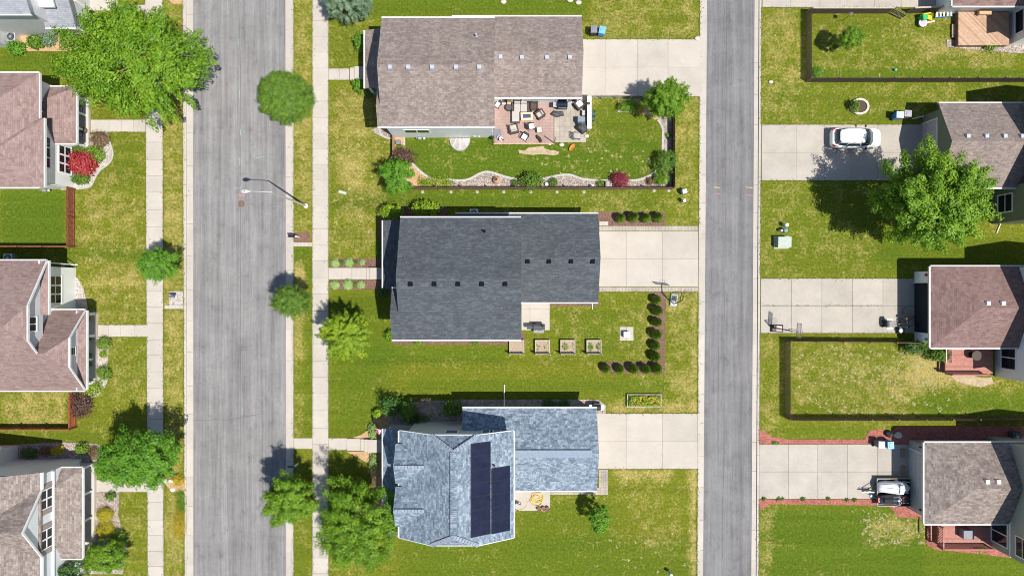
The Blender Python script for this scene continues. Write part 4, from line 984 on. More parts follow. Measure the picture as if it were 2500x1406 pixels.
for py in (1091, 1244): 
    yy = W(2244, py, 2.1)[1]; MB().cyl((wpx(958.7) + .2, yy, 2.0), (wpx(958.7) + .2, yy, 2.3), .09, .07).build('wall_lantern', M['black'], a3)
window(a3, 'W', wpx(1147) + .4, -wpx(580), 1.75, 2.0, 1.9, 2, 1, name='patio_door'); window(a3, 'W', wpx(1147) + .4, -wpx(590), 4.5, 1.6, 1.4, 1, 2)
MB().box(wpx(1147) + .36, wpx(1147) + .41, -wpx(625), -wpx(361), 2.95, 3.1).build('belt_board', M['white'], a3)
a0_ = thing('house', 'white sided house with a cedar deck in the upper right corner', 'house', (40, 26, 0), 0, GR)
m0 = Roof(wpx(1024), wpx(1225), wpx(655), wpx(655) + 7, 3.0, .45, 'x', ('h',), ('g',))
roof_mesh(m0.polys(), M['roof_plum'], a0_, 'garage_roof', trim=M['trim'])
wallbox(wpx(1035), wpx(1222), wpx(668), wpx(668) + 6, -.1, 2.98, M['sid_white'], a0_, 'garage_wall')
m00 = Roof(wpx(1202), wpx(1202) + 9, wpx(580), wpx(580) + 11, 6.0, .5, 'y')
roof_mesh(m00.polys(), M['roof_plum'], a0_, trim=M['trim']); wall_gable(m00, M['sid_white'], a0_, .45, .45, .4)
window(a0_, 'W', wpx(1202) + .4, wpx(636), 1.85, 1.9, 1.9, 1, 2, name='patio_door')
# ---------------------------------------------------------------- vegetation
rng = np.random.default_rng(11)
def unit(v): return v / np.maximum(np.linalg.norm(v, axis=-1, keepdims=True), 1e-9)
def leaf_mesh(name, c, nrm, L, Wd, mat, parent, clump, o0, axis=None):
    """one small folded leaf blade per centre"""
    n = len(c)
    t = rng.normal(size=(n, 3)) if axis is None else axis + rng.normal(size=(n, 3)) * .45
    t = unit(t - nrm * (t * nrm).sum(1, keepdims=True)); b = np.cross(nrm, t)
    L = (L * rng.uniform(.7, 1.3, (n, 1))); Wd = Wd * rng.uniform(.75, 1.25, (n, 1))
    drop = -nrm * L * .12
    v = np.stack([c - t * L / 2 + drop, c + b * Wd / 2, c + t * L / 2 + drop, c - b * Wd / 2], 1).reshape(-1, 3) - np.array(o0)
    me = bpy.data.meshes.new(name)
    me.vertices.add(4 * n); me.vertices.foreach_set('co', v.astype(np.float32).ravel())
    me.loops.add(4 * n); me.loops.foreach_set('vertex_index', np.arange(4 * n, dtype=np.int32))
    me.polygons.add(n); me.polygons.foreach_set('loop_start', np.arange(0, 4 * n, 4, dtype=np.int32))
    me.update(calc_edges=True)
    at = me.attributes.new('clump', 'FLOAT', 'POINT'); at.data.foreach_set('value', np.repeat(clump, 4).astype(np.float32))
    me.materials.append(mat)
    o = bpy.data.objects.new(name, me); C.objects.link(o)
    if parent: o.parent = parent
    OFF[o.name] = Vector(o0)
    return o
def fib(n):
    i = np.arange(n) + .5; ph = np.arccos(1 - 2 * i / n); th = np.pi * (1 + 5 ** .5) * i
    return np.stack([np.cos(th) * np.sin(ph), np.sin(th) * np.sin(ph), np.cos(ph)], 1)
def crown_pts(R3, nclump, per, spread, rough=.22, lowcut=-.75, core=.55, tip=1.0, seed=0, spiky=0.0, gap=-.3):
    """clumps spread through a lobed ellipsoid; returns centres, normals, clump value, axis"""
    top_ = fib(nclump * 2); top_ = top_[top_[:, 2] > .55][::2]; d = np.concatenate([fib(nclump), top_, top_ * .97 + .02]); d = unit(d + rng.normal(size=d.shape) * .16); d = d[d[:, 2] > lowcut]
    d = d[np.array([mnoise.noise(Vector(q * 3.1) + Vector((seed, 2.0, seed * .7))) > gap for q in d])]; k = len(d)
    lob = np.array([mnoise.noise(Vector(q * 1.7) + Vector((seed * 3.1, seed, 5))) + .5 * mnoise.noise(Vector(q * 4.0) + Vector((seed, 9, seed))) for q in d])
    rad = rng.uniform(core, 1.0, k) ** .6 * (1 + rough * 1.6 * lob)
    cc = d * rad[:, None] * np.array(R3)
    cval = rng.uniform(0, 1, k)
    idx = np.repeat(np.arange(k), per); m = len(idx)
    ax = unit(d * np.array([1, 1, .45]) + rng.normal(size=(k, 3)) * .25 + np.array([0, 0, .12]))
    u = unit(rng.normal(size=(m, 3))); q = rng.uniform(0, 1, (m, 1)) ** .42
    size = rng.uniform(.7, 1.25, k)[idx][:, None]
    off_ = u * q * spread * size
    al = (off_ * ax[idx]).sum(1, keepdims=True); pe = off_ - ax[idx] * al; tt = np.clip(al / spread, -.4, 1.2)
    c = cc[idx] + (ax[idx] * al * (1 + 1.1 * spiky) + pe * (1 - .3 * spiky) * (1 - .55 * spiky * tt)) * np.array([1, 1, .85])
    nr = unit(u * .75 + d[idx] * .35 + np.array([0, 0, .55]) + rng.normal(size=(m, 3)) * .38)
    return c, nr, cval[idx], ax[idx], cc
def tree(name, label, px, py, zc, rx, ry, rz, mat, nclump, per, leaf=.2, base=None, cat='tree', group=None, rough=.22, spread=None, core=.55, trunk_r=.13, lowcut=-.75, spiky=0.0, seed=None, limbs=9, gap=-.3):
    """px,py: where the photo shows the middle of the crown, at height zc; radii in photo pixels (rx, ry) and metres (rz)"""
    s = (H - zc) / H / PX
    x, y = W(px, py, zc); Rx, Ry = rx * s, ry * s
    b = Vector((x, y, 0)) if base is None else P(*base)
    t = thing(name, label, cat, b, 0, group)
    seed = int(px + py) if seed is None else seed
    spread = (spread or .2 * (Rx + Ry) / 2) * 1.22; per = int(per * 1.25 * 1.55); leaf *= .8
    c, nr, cl, ax, cc = crown_pts((Rx, Ry, rz), nclump, per, spread, rough, lowcut, core, seed=seed % 37, spiky=spiky, gap=gap)
    cen = np.array([x, y, zc])
    c = c + cen; c[:, 2] = np.maximum(c[:, 2], .05)
    leaf_mesh('crown', c, nr, leaf, leaf * .62, mat, t, cl, b, ax)
    mb = MB(); top = Vector((x, y, zc + rz * .45))
    fork = b.lerp(Vector((x, y, max(.3, zc - rz * .55))), 1.0)
    mb.tube([b - Vector((0, 0, .1)), b.lerp(fork, .5) + Vector((.03, -.02, 0)), fork, fork.lerp(top, .55), top], [trunk_r * 1.25, trunk_r, trunk_r * .85, trunk_r * .5, trunk_r * .2], 8)
    rs = random.Random(seed)
    for i in rs.sample(range(len(cc)), min(limbs, len(cc))):
        e = Vector(cc[i] + cen); st = fork.lerp(top, rs.uniform(.05, .6)); m = st.lerp(e, .5) + Vector((0, 0, .12 * (e - st).length))
        mb.tube([st, m, st.lerp(e, .93)], [trunk_r * .45, trunk_r * .28, trunk_r * .1], 5)
        for _ in range(2):
            e2 = e + Vector((rs.uniform(-1, 1), rs.uniform(-1, 1), rs.uniform(-.3, .6))) * spread * 1.4
            mb.tube([m, m.lerp(e2, .6), e2], [trunk_r * .2, trunk_r * .13, trunk_r * .05], 4)
    mb.build('trunk', M['bark'], t, smooth=True)
    return t
def shrub(name, label, px, py, rx, ry, h, mat, n=900, leaf=.1, cat='shrub', group=None, dense=True, seed=None, rough=.12, z0=0.0):
    """low bush: leaves over a dome with woody stems inside; rx, ry in photo pixels"""
    zc = z0 + h * .5; s = (H - zc) / H / PX; x, y = W(px, py, zc); Rx, Ry = rx * s, ry * s
    b = Vector((x, y, z0)); t = thing(name, label, cat, b, 0, group); seed = int(px * 3 + py) if seed is None else seed
    n = int(n * (1.9 if dense else 1.7)); leaf *= 1.3
    k = max(16, n // 14); d = unit(fib(k) + rng.normal(size=(k, 3)) * .1); d = d[d[:, 2] > -.35]; k = len(d)
    lob = np.array([mnoise.noise(Vector(q * 2.2) + Vector((seed % 17, 3, seed % 11))) for q in d])
    rad = (1 + rough * 2 * lob) * rng.uniform(.86 if dense else .55, 1.0, k)
    cc = d * rad[:, None] * np.array([Rx, Ry, h * .62]); cv = rng.uniform(0, 1, k)
    idx = np.repeat(np.arange(k), 14); m = len(idx); sp = .16 * (Rx + Ry) / 2 + .02
    c = cc[idx] + rng.normal(size=(m, 3)) * sp * np.array([1, 1, .7]) + np.array([x, y, z0 + h * .42])
    c[:, 2] = np.maximum(c[:, 2], z0 + .02)
    nr = unit(d[idx] * .8 + np.array([0, 0, .5]) + rng.normal(size=(m, 3)) * .45)
    leaf_mesh('foliage', c, nr, leaf, leaf * .62, mat, t, cv[idx], b)
    mb = MB(); rs = random.Random(seed)
    for i in range(7):
        a = rs.uniform(0, 6.28); e = b + Vector((math.cos(a) * Rx * .6, math.sin(a) * Ry * .6, h * rs.uniform(.45, .75)))
        mb.tube([b, b.lerp(e, .5) + Vector((0, 0, h * .1)), e], [.03, .022, .01], 5)
    mb.build('stems', M['bark'], t)
    return t
# street and yard trees
tree('tree', 'largest leafy tree, spreading over the sidewalk in the upper left', 330, 150, 6.2, 166, 140, 2.9, M['leaf_yg'], 350, 92, .24, gap=-.2, rough=.27, trunk_r=.24, spread=.55, spiky=.7, core=.4, seed=5, limbs=22)
tree('tree', 'round dense tree beside the street lamp overhanging the wide street', 698, 239, 4.0, 64, 60, 2.1, M['leaf_g'], 230, 50, .15, spread=.26, rough=.08, core=.8, spiky=.25, gap=-9)
tree('tree', 'small round tree over the left sidewalk near the porch house', 386, 646, 3.4, 43, 40, 1.4, M['leaf_b'], 100, 45, .16, spread=.25, rough=.14, core=.6, spiky=.4)
tree('tree', 'small dark tree casting its shade on the street by the middle house', 710, 735, 4.3, 43, 34, 1.35, M['leaf_g'], 110, 50, .16, spread=.25, rough=.18, core=.6, spiky=.5)
tree('tree', 'lime green young tree beside the right sidewalk at the charcoal house', 843, 818, 3.6, 53, 56, 1.7, M['leaf_y'], 120, 75, .2, spread=.32, rough=.22, spiky=.9, core=.5)
tree('tree', 'broad bright green tree above the left sidewalk at the bottom', 332, 1124, 5.3, 98, 66, 1.9, M['leaf_b'], 190, 78, .2, spread=.4, rough=.2, spiky=.4, core=.5, trunk_r=.17, limbs=14)
tree('tree', 'medium tree leaning over the street edge beside the solar house', 708, 1220, 4.6, 60, 58, 1.9, M['leaf_yg'], 130, 70, .2, spread=.34, rough=.28, spiky=.3)
tree('tree', 'tall leafy tree against the front corner of the solar house', 869, 1278, 4.4, 97, 113, 2.5, M['leaf_yg'], 270, 80, .19, gap=-.22, spread=.42, rough=.2, core=.45, trunk_r=.18, spiky=.4, limbs=14)
tree('tree', 'little tree on the lawn behind the solar house', 1462, 1266, 2.3, 26, 34, 1.2, M['leaf_b'], 46, 40, .15, spread=.2, rough=.25, trunk_r=.06)
tree('tree', 'yellow green tree overlapping the driveway of the brown house', 1627, 244, 3.4, 54, 41, 1.6, M['leaf_yg'], 100, 62, .18, spread=.3, rough=.22, spiky=.6)
tree('tree', 'small tree in the picket fenced yard at the upper right', 2074, 94, 2.5, 29, 26, 1.1, M['leaf_yg'], 46, 45, .16, spread=.22, rough=.25, trunk_r=.06)
tree('tree', 'big tree shading the driveway of the white car', 2270, 494, 6.4, 132, 122, 3.2, M['leaf_yg'], 320, 104, .23, base=(2168, 518), rough=.3, gap=-.18, trunk_r=.22, spread=.52, spiky=.6, core=.4, seed=21, limbs=22)
tree('tree', 'bushy young tree outside the corner of the brown boarded fence', 972, 432, 2.6, 40, 45, 1.4, M['leaf_b'], 70, 52, .17, spread=.26, rough=.24, spiky=.5)
tree('tree', 'rounded yellow green tree behind the golden shrubs at lower left', 258, 1356, 1.9, 50, 38, 1.3, M['leaf_yg'], 100, 56, .17, spread=.28, rough=.18)
tree('tree', 'deep green evergreen beside the gabled house at the bottom left', 182, 1388, 2.0, 34, 30, 1.5, M['leaf_d'], 70, 45, .13, spread=.2, rough=.15, trunk_r=.07)
tree('spruce_tree', 'blue green spruce at the top edge beside the sidewalk', 846, 6, 2.5, 55, 42, 2.3, M['leaf_blue'], 190, 70, .13, spread=.24, rough=.14, core=.6, spiky=.8)
# shrubs
S = shrub
S('smoke_bush', 'purple brown bush beside the short fence of the brown house', 984, 384, 28, 20, 1.7, M['leaf_purple'], 900, .12, dense=False, rough=.3)
S('maple_shrub', 'scarlet maple in front of the white wall', 200, 398, 29, 24, 1.5, M['leaf_red'], 1500, .15, rough=.2)
S('maple_shrub', 'wine red maple beside the garden bench', 1513, 440, 20, 17, 1.1, M['leaf_wine'], 900, .1, rough=.15)
S('shrub', 'bright green shrub touching the upper right of the scarlet maple', 229, 377, 22, 19, .9, M['leaf_yg'], 900, .1)
S('shrub', 'dark green shrub between white window and scarlet maple', 192, 367, 16, 11, .8, M['leaf_g'], 500, .1)
S('shrub', 'green shrub under the scarlet maple by the white wall corner', 196, 436, 19, 13, .9, M['leaf_g'], 700, .1)
S('shrub', 'bronze brown shrub at the start of the front walk', 243, 341, 20, 18, .8, M['leaf_brown'], 800, .09, rough=.2)
S('shrub', 'round clipped shrub below the porch walk', 253, 839, 16, 14, .9, M['leaf_arb'], 800, .08, rough=.05)
S('shrub', 'round clipped shrub at the lower end of the porch', 253, 910, 16, 16, .9, M['leaf_arb'], 800, .08, rough=.05)
S('shrub', 'small loose plant between the two clipped porch shrubs', 252, 865, 8, 7, .4, M['leaf_y'], 200, .09)
S('shrub', 'lime and bronze shrub at the foot of the porch house corner', 222, 947, 24, 17, .9, M['leaf_y'], 800, .1, rough=.2)
S('shrub', 'dark bronze shrub against the orange fence', 197, 985, 25, 32, 1.1, M['leaf_purple'], 1400, .1, rough=.2)
S('shrub', 'oval clipped shrub in the rock bed beside the gabled house', 200, 1096, 15, 12, .9, M['leaf_arb'], 700, .08, rough=.06)
S('shrub', 'rusty clipped shrub half under the broad bottom tree', 228, 1106, 12, 15, .8, M['leaf_brown'], 500, .08, rough=.06)
S('shrub', 'yellow flowering shrub in the shade of the gabled house', 140, 1100, 14, 10, .8, M['leaf_gold'], 350, .1, dense=False)
S('shrub', 'dark shrub at the back of the shaded rock bed, by the wing', 70, 1106, 18, 11, .8, M['leaf_d'], 450, .1)
S('shrub', 'reddish shrub in the shaded rock bed', 112, 1101, 14, 9, .7, M['leaf_brown'], 350, .1)
S('golden_shrub', 'upper of the two golden clipped shrubs by the porch', 255, 1257, 18, 15, 1.0, M['leaf_gold'], 1000, .08, rough=.05)
S('golden_shrub', 'lower of the two golden clipped shrubs by the porch', 256, 1292, 20, 15, 1.0, M['leaf_gold'], 1000, .08, rough=.06)
S('shrub', 'dark clipped shrub below the golden pair', 288, 1316, 19, 20, 1.1, M['leaf_arb'], 900, .09, rough=.08)
S('shrub', 'small dark red green shrub in the rock bed above the golden pair', 270, 1212, 13, 10, .6, M['leaf_g'], 350, .1, dense=False)
S('flower_clump', 'yellow flower clump by the kerb under the broad bottom tree', 434, 1172, 12, 13, .6, M['flower_y'], 500, .08)
S('flower_clump', 'long strip of yellow flowers along the kerb', 437, 1275, 13, 42, .45, M['flower_y'], 900, .08, dense=False, rough=.4)
S('shrub', 'loose green weeds growing between yellow flowers and kerb', 441, 1225, 9, 36, .4, M['leaf_yg'], 700, .08, dense=False, rough=.4)
S('shrub', 'bright green shrub below the upper left air conditioner', 40, 118, 18, 15, .9, M['leaf_b'], 600, .13, rough=.15)
S('grass_tuft', 'arching dark ornamental grass on tan wood chips', 87, 102, 17, 13, .8, M['leaf_g'], 600, .2, cat='plant', rough=.3)
S('shrub', 'blue green shrub on tan wood chips', 118, 97, 15, 14, .8, M['leaf_blue'], 600, .11)
S('shrub', 'tiny plant at the right end of the tan wood chips', 151, 105, 5, 5, .3, M['leaf_g'], 120, .09)
S('shrub', 'lime shrub at the front left corner of the charcoal house', 953, 517, 28, 14, 1.9, M['leaf_y'], 900, .13, rough=.2)
S('shrub', 'lime shrub against the shaded wall of the charcoal house', 1038, 510, 32, 15, 2.1, M['leaf_y'], 900, .13, rough=.2)
S('shrub', 'dark shrub in the shade left of the charcoal porch', 932, 610, 10, 20, .9, M['leaf_d'], 400, .1)
S('shrub', 'dark shrub in the shade below the charcoal porch', 935, 715, 12, 9, .7, M['leaf_d'], 300, .1)
S('shrub', 'shrub at the lower left corner of the charcoal house', 952, 820, 12, 14, 1.0, M['leaf_yg'], 450, .12, dense=False)
S('shrub', 'small plant in the strip under the charcoal house wall', 1020, 834, 10, 6, .4, M['leaf_yg'], 180, .1); S('shrub', 'faint plant right of the strip under the charcoal wall', 1160, 834, 8, 5, .4, M['leaf_g'], 150, .1)
S('shrub', 'bush at the upper end of the brown house porch', 878, 103, 12, 20, 1.6, M['leaf_b'], 500, .12, rough=.25, dense=False)
S('shrub', 'bush below the front walk of the brown house', 875, 210, 12, 15, 1.5, M['leaf_b'], 400, .12, rough=.25, dense=False)
S('shrub', 'dark bush in deep shade under the brown house porch', 905, 225, 12, 12, .9, M['leaf_d'], 300, .1)
S('shrub', 'rounded leafy shrub with the bench to its right in the rock bed', 1297, 441, 26, 18, 1.3, M['leaf_g'], 1000, .12, rough=.2)
S('boxwood', 'clipped ball shrub left of the leafy rock bed shrub', 1257, 448, 8, 9, .6, M['leaf_g'], 300, .07, rough=.03)
S('boxwood', 'clipped ball shrub beside the white lantern', 1351, 445, 10, 10, .65, M['leaf_g'], 400, .07, rough=.03)
S('boxwood', 'clipped ball shrub left of the bench', 1466, 449, 9, 8, .6, M['leaf_arb'], 280, .07, rough=.05)
S('shrub', 'shrub in the fence corner by the alley', 1614, 436, 16, 14, 1.0, M['leaf_yg'], 600, .1, rough=.18)
S('shrub', 'bronze shrub left of the fence corner shrub', 1587, 442, 10, 9, .5, M['leaf_brown'], 250, .09, dense=False)
S('shrub', 'leafy round shrub standing against the alley fence', 1625, 395, 26, 24, 1.7, M['leaf_g'], 1100, .13, rough=.2)
S('shrub', 'wide green shrub along the wire fence behind the brown house', 1534, 259, 22, 13, 1.0, M['leaf_yg'], 800, .1, rough=.15)
S('shrub', 'golden shrub beside the wide green wire fence shrub', 1561, 265, 9, 12, .7, M['leaf_gold'], 300, .1)
S('ground_cover', 'lime ground cover in the garden bed by the brown boarded fence', 1060, 446, 42, 9, .25, M['leaf_y'], 1200, .09, cat='plant', rough=.3)
S('ground_cover', 'lime plant at the short fence beside the black box', 977, 362, 11, 7, .3, M['leaf_y'], 250, .09, cat='plant')
S('shrub', 'shrub inside the corner of the picket fence, upper right', 1994, 178, 13, 13, .8, M['leaf_b'], 450, .1)
S('shrub', 'yellow green shrub by the edge of the cedar deck', 2418, 115, 16, 7, .7, M['leaf_yg'], 350, .1, dense=False)
S('shrub', 'dark shrub behind the open garage house, nearer the driveway', 2232, 848, 24, 13, 1.3, M['leaf_d'], 700, .13, rough=.25)
S('shrub', 'shrub beside the red deck of the open garage house', 2292, 866, 26, 13, 1.3, M['leaf_g'], 800, .13, rough=.25)
S('shrub', 'tiny plant in the middle of the shaded fence strip', 1630, 330, 4, 5, .3, M['leaf_yg'], 100, .08)
S('shrub', 'pale shrub beside the solar house front steps', 910, 1052, 9, 19, .6, M['leaf_hosta'], 450, .12, cat='plant')
S('shrub', 'pale plants below the solar house front steps', 912, 1125, 8, 22, .6, M['leaf_hosta'], 450, .12, cat='plant')
S('shrub', 'lime shrub at the corner of the dark bed beside the solar house', 922, 1008, 11, 9, .9, M['leaf_y'], 300, .12)
S('shrub', 'leggy dark shrub at the left of the solar house side bed', 955, 990, 26, 26, 2.3, M['leaf_d'], 900, .15, dense=False, rough=.4)
S('shrub', 'loose green shrub with bare twigs in the solar house side bed', 992, 1000, 22, 20, 2.2, M['leaf_g'], 700, .15, dense=False, rough=.4)
S('shrub', 'broad green shrub against the solar house garage wall', 1105, 997, 24, 18, 2.3, M['leaf_g'], 650, .17, dense=False, rough=.3)
S('shrub', 'low dark shrub under the solar house wall', 1010, 1020, 34, 12, 1.0, M['leaf_d'], 600, .12, dense=False)
S('shrub', 'low shrub in the shaded rocks by the solar house garage', 1340, 985, 16, 9, .6, M['leaf_d'], 300, .1); S('shrub', 'second low shrub in the shaded rocks, left of the garage grill', 1378, 985, 12, 8, .6, M['leaf_d'], 250, .1)
S('shrub', 'green plants at the corner of the white gabled side yard', 153, 1376, 16, 10, .5, M['leaf_yg'], 300, .1)
S('shrub', 'plant by the lower red deck railing', 2395, 1338, 14, 7, .6, M['leaf_y'], 260, .1, dense=False)
S('shrub', 'weeds in the red mulch beside the driveway end', 1893, 1081, 9, 3, .2, M['leaf_yg'], 120, .07, cat='plant')
for i, (x, w) in enumerate(((1865, 4), (1905, 10), (1961, 6), (2022, 4), (2068, 4), (2086, 5))):
    S('weed', ('weed at the kerb end of the lower red mulch', 'long weed patch near the kerb in the lower red mulch', 'weed a third of the way along the lower red mulch', 'weed in the middle of the lower red mulch', 'left of the two weeds nearest the trailer', 'right weed nearest the trailer')[i], x, 1217 + (3 if i > 3 else 0), w, 4, .2, M['leaf_g'], 90, .07, cat='plant', group='weeds in the lower red mulch')
# bare, twiggy shrub
p = P(1050, 985, 0); tw = lthing('bare_shrub', 'leafless twiggy grey shrub beside the solar house', 'shrub', p)
mb = MB(); rs = random.Random(4)
def grow(mb, a, d, L, r, k):
    e = a + d * L; mb.tube([a, a.lerp(e, .5) + Vector((rs.uniform(-.05, .05), rs.uniform(-.05, .05), 0)), e], [r, r * .8, r * .55], 5)
    if k:
        for _ in range(3): grow(mb, e, (d + Vector((rs.uniform(-.6, .6), rs.uniform(-.6, .6), rs.uniform(-.1, .4)))).normalized(), L * .66, r * .55, k - 1)
for _ in range(4): grow(mb, Vector((0, 0, 0)), Vector((rs.uniform(-.35, .35), rs.uniform(-.35, .35), 1)).normalized(), .75, .03, 3)
mb.build('branches', plain('pale_bark', (.40, .35, .30), .9), tw)
# arborvitae hedge: one plant, copied
def arb():
    t = lthing('arborvitae', '', 'shrub', (0, 0, 0), 0, 'cone shaped arborvitae in the mulch beds')
    n = 1500; u = rng.uniform(0, 1, n) ** .75; th = rng.uniform(0, 2 * np.pi, n)
    prof = np.interp(u, [0, .12, .35, .7, 1], [.30, .44, .46, .30, .03])
    rr = prof * (1 + .10 * np.sin(th * 7 + u * 9)) * rng.uniform(.82, 1.03, n)
    c = np.stack([np.cos(th) * rr, np.sin(th) * rr, .05 + u * 1.5], 1)
    out = np.stack([np.cos(th), np.sin(th), np.full(n, .45)], 1)
    nr = unit(np.cross(out, np.array([0, 0, 1.0])) * rng.choice([-1, 1], (n, 1)) * .5 + out * .8 + rng.normal(size=(n, 3)) * .3)
    leaf_mesh('foliage', c, nr, .13, .075, M['leaf_arb'], t, rng.uniform(0, 1, n), (0, 0, 0), unit(out + np.array([0, 0, 1.2])))
    MB().tube([(0, 0, -.05), (0, 0, .6), (0, 0, 1.2)], [.05, .04, .01]).build('trunk', M['bark'], t)
    return t
A0 = arb(); used = [0]
def place_arb(px, py, label, sc=1.0):
    p = P(px + random.uniform(-1.2, 1.2), py + random.uniform(-1.2, 1.2), 0.0); rz = random.uniform(0, 6)
    if not used[0]:
        used[0] = 1; A0.location = p; A0.rotation_euler = (0, 0, rz); A0['label'] = label; A0.scale = (sc, sc, sc * 1.28)
    else: dup(A0, p, rz, label, (sc * random.uniform(.9, 1.06), sc, sc * random.uniform(1.12, 1.38)))
for (x, l), s_ in zip(((1512, 'nearest the garage'), (1544, 'second from the garage'), (1573, 'third from the garage'), (1603, 'farthest from the garage')), (.92, .98, .98, 1.0)):
    place_arb(x, 534, 'cone arborvitae above the driveway of the charcoal house, ' + l, s_)
for (x, y, l), s_ in zip(((1597, 732, 'nearest the basketball hoop'), (1597, 758, 'second below the basketball hoop'), (1596, 785, 'third below the basketball hoop'), (1595, 814, 'fourth below the basketball hoop'), (1594, 842, 'fifth below the basketball hoop'), (1593, 869, 'just above the bed corner')), (.95, .98, .95, .98, .94, 1.0)):
    place_arb(x + 4, y + 1, 'cone arborvitae in the upright mulch row, ' + l, s_)
for (x, l), s_ in zip(((1473, 'leftmost'), (1506, 'second from left'), (1538, 'middle one'), (1568, 'second from right'), (1594, 'at the bed corner')), (.92, .9, .98, .98, 1.05)):
    place_arb(x + 5, 898, 'cone arborvitae in the lower mulch row, ' + l, s_)
# hostas by the middle front walk
def hosta(label, px, py, r, mat):
    p = P(px, py, .1); t = lthing('hosta', label, 'plant', (p.x, p.y, 0), 0, 'hostas beside the front walk of the charcoal house'); n = 150
    th = rng.uniform(0, 2 * np.pi, n); q = rng.uniform(.1, 1, n)
    c = np.stack([np.cos(th) * q * r, np.sin(th) * q * r, .12 + .3 * r / .4 * (1 - q * q)], 1)
    out = np.stack([np.cos(th), np.sin(th), np.zeros(n)], 1)
    leaf_mesh('leaves', c, unit(out * q[:, None] * .6 + np.array([0, 0, 1.0]) + rng.normal(size=(n, 3)) * .2), .26 * r / .4, .13 * r / .4, mat, t, rng.uniform(0, 1, n), (0, 0, 0), out)
    MB().tube([(0, 0, -.02), (0, 0, .1)], .05).build('stem', M['leaf_d'], t)
for i, (x, y, r, l) in enumerate(((818, 642, .40, 'above the walk, nearest the sidewalk'), (853, 641, .42, 'above the walk, in the middle'), (885, 640, .28, 'above the walk, nearest the porch'), (817, 695, .42, 'below the walk, nearest the sidewalk'), (849, 694, .48, 'below the walk, in the middle'), (881, 695, .36, 'below the walk, nearest the porch'))):
    hosta('pale variegated hosta ' + l, x, y, r, M['leaf_hosta'])
for x, y, l in ((834, 641, 'tiny green plant between two hostas above the walk'), (867, 641, 'tiny plant right of the middle hosta above the walk'), (866, 694, 'tiny plant right of the middle hosta below the walk')):
    S('plant', l, x, y, 5, 5, .25, M['leaf_g'], 120, .08, cat='plant')
# ---------------------------------------------------------------- fences
def fence(label, runs, mat, h=1.25, gap=True, post_mat=None, pw=.09, pitch=.135, posts=2.4, name='fence', rails=True, railside=1, cap=None):
    """runs: lists of ground points (photo px); pickets per run are one part, every post its own part"""
    p0 = P(*runs[0][0]); t = thing(name, label, 'fence', p0); pm = post_mat or mat
    for run in runs:
        for a, b in zip(run[:-1], run[1:]):
            A, B = P(*a), P(*b); L = (B - A).length; d = (B - A).normalized(); n = Vector((-d.y, d.x, 0)); yaw = math.atan2(d.y, d.x)
            mb = MB(); k = int(L / pitch)
            for i in range(k):
                c = A + d * (i + .5) * L / k
                hh = h + random.uniform(-.012, .012); w = pw if gap else L / k * .97
                mb.obox(c + n * .03 * railside + Vector((0, 0, hh / 2)), (w, .022, hh), yaw)
                if gap: mb.obox(c + n * .03 * railside + Vector((0, 0, hh + .02)), (w * .6, .022, .04), yaw)
            mb.build('pickets' if gap else 'boards', mat, t)
            r = MB()
            for z in (.3, h - .2): r.obox((A + B) / 2 - n * .02 * railside + Vector((0, 0, z)), (L, .04, .09), yaw)
            if cap: r.obox((A + B) / 2 + Vector((0, 0, h + .035)), (L, .14, .035), yaw)
            r.build('rails', cap or pm, t)
            m = max(1, int(round(L / posts)))
            for i in range(m + 1):
                c = A + d * L * i / m - n * .05 * railside
                MB().obox(c + Vector((0, 0, (h + .04) / 2)), (.09, .09, h + .04), yaw).obox(c + Vector((0, 0, h + .06)), (.11, .11, .03), yaw).build('post', pm, t)
    return t
fence('dark picket fence around the yard in the upper right', [[(2500, 200), (1968, 200)], [(1968, 200), (1968, 34)]], M['fence_brown'], 1.25, True, M['fence_mid'], railside=1, pitch=.22, pw=.16)
fence('brown fence with pale rails and a gate gap beside the top driveway', [[(1970, 33), (2165, 33)], [(2215, 33), (2282, 30)]], M['fence_brown'], 1.2, False, M['wood_grey'], railside=-1, cap=M['wood_grey'])
g_ = thing('fence_gate', 'dark gate standing open in the fence by the top driveway', 'gate', P(2167, 33))
A, B = P(2167, 33), P(2198, 48); d = (B - A).normalized(); yaw = math.atan2(d.y, d.x); L = (B - A).length
mb = MB()
for i in range(8): mb.obox(A + d * (i + .5) * L / 8 + Vector((0, 0, .6)), (.1, .02, 1.15), yaw)
mb.build('pickets', M['fence_brown'], g_)
MB().obox((A + B) / 2 + Vector((0, 0, .3)), (L, .05, .08), yaw).obox((A + B) / 2 + Vector((0, 0, 1.05)), (L, .05, .08), yaw).obox((A + B) / 2 + Vector((0, 0, .68)), (L * 1.05, .04, .07), yaw, 0, .7).build('frame', M['wood_grey'], g_)
fence('dark brown picket fence around the yard with the worn patch', [[(2500, 1019), (1917, 1019)], [(1917, 1019), (1917, 831)], [(1917, 831), (2235, 834)]], plain('dark_umber_boards', (.10, .065, .045), .85, 0, .5, 4), 1.3, True, M['fence_mid'], railside=1, pitch=.2, pw=.145)
fence('rust brown board fence beside the house with the scarlet maple', [[(184, 462), (184, 603)], [(184, 603), (-60, 602)]], M['fence_red'], 1.25, False, railside=-1, pitch=.145)
fence('orange brown board fence below the porch house', [[(188, 1042), (188, 957)], [(188, 1042), (-60, 1042)]], M['fence_orange'], 1.2, False, M['fence_red'], railside=1, pitch=.14)
fence('brown boarded fence around the garden of the brown house', [[(1005, 462), (1640, 462)], [(1640, 462), (1640, 287)]], M['fence_mid'], 1.2, False, M['fence_brown'], railside=-1, pitch=.14)
fence('short fence beside the front corner of the brown house', [[(963, 390), (963, 333)]], M['wood_tan'], 1.1, False, M['wood_grey'], railside=-1, pitch=.14)
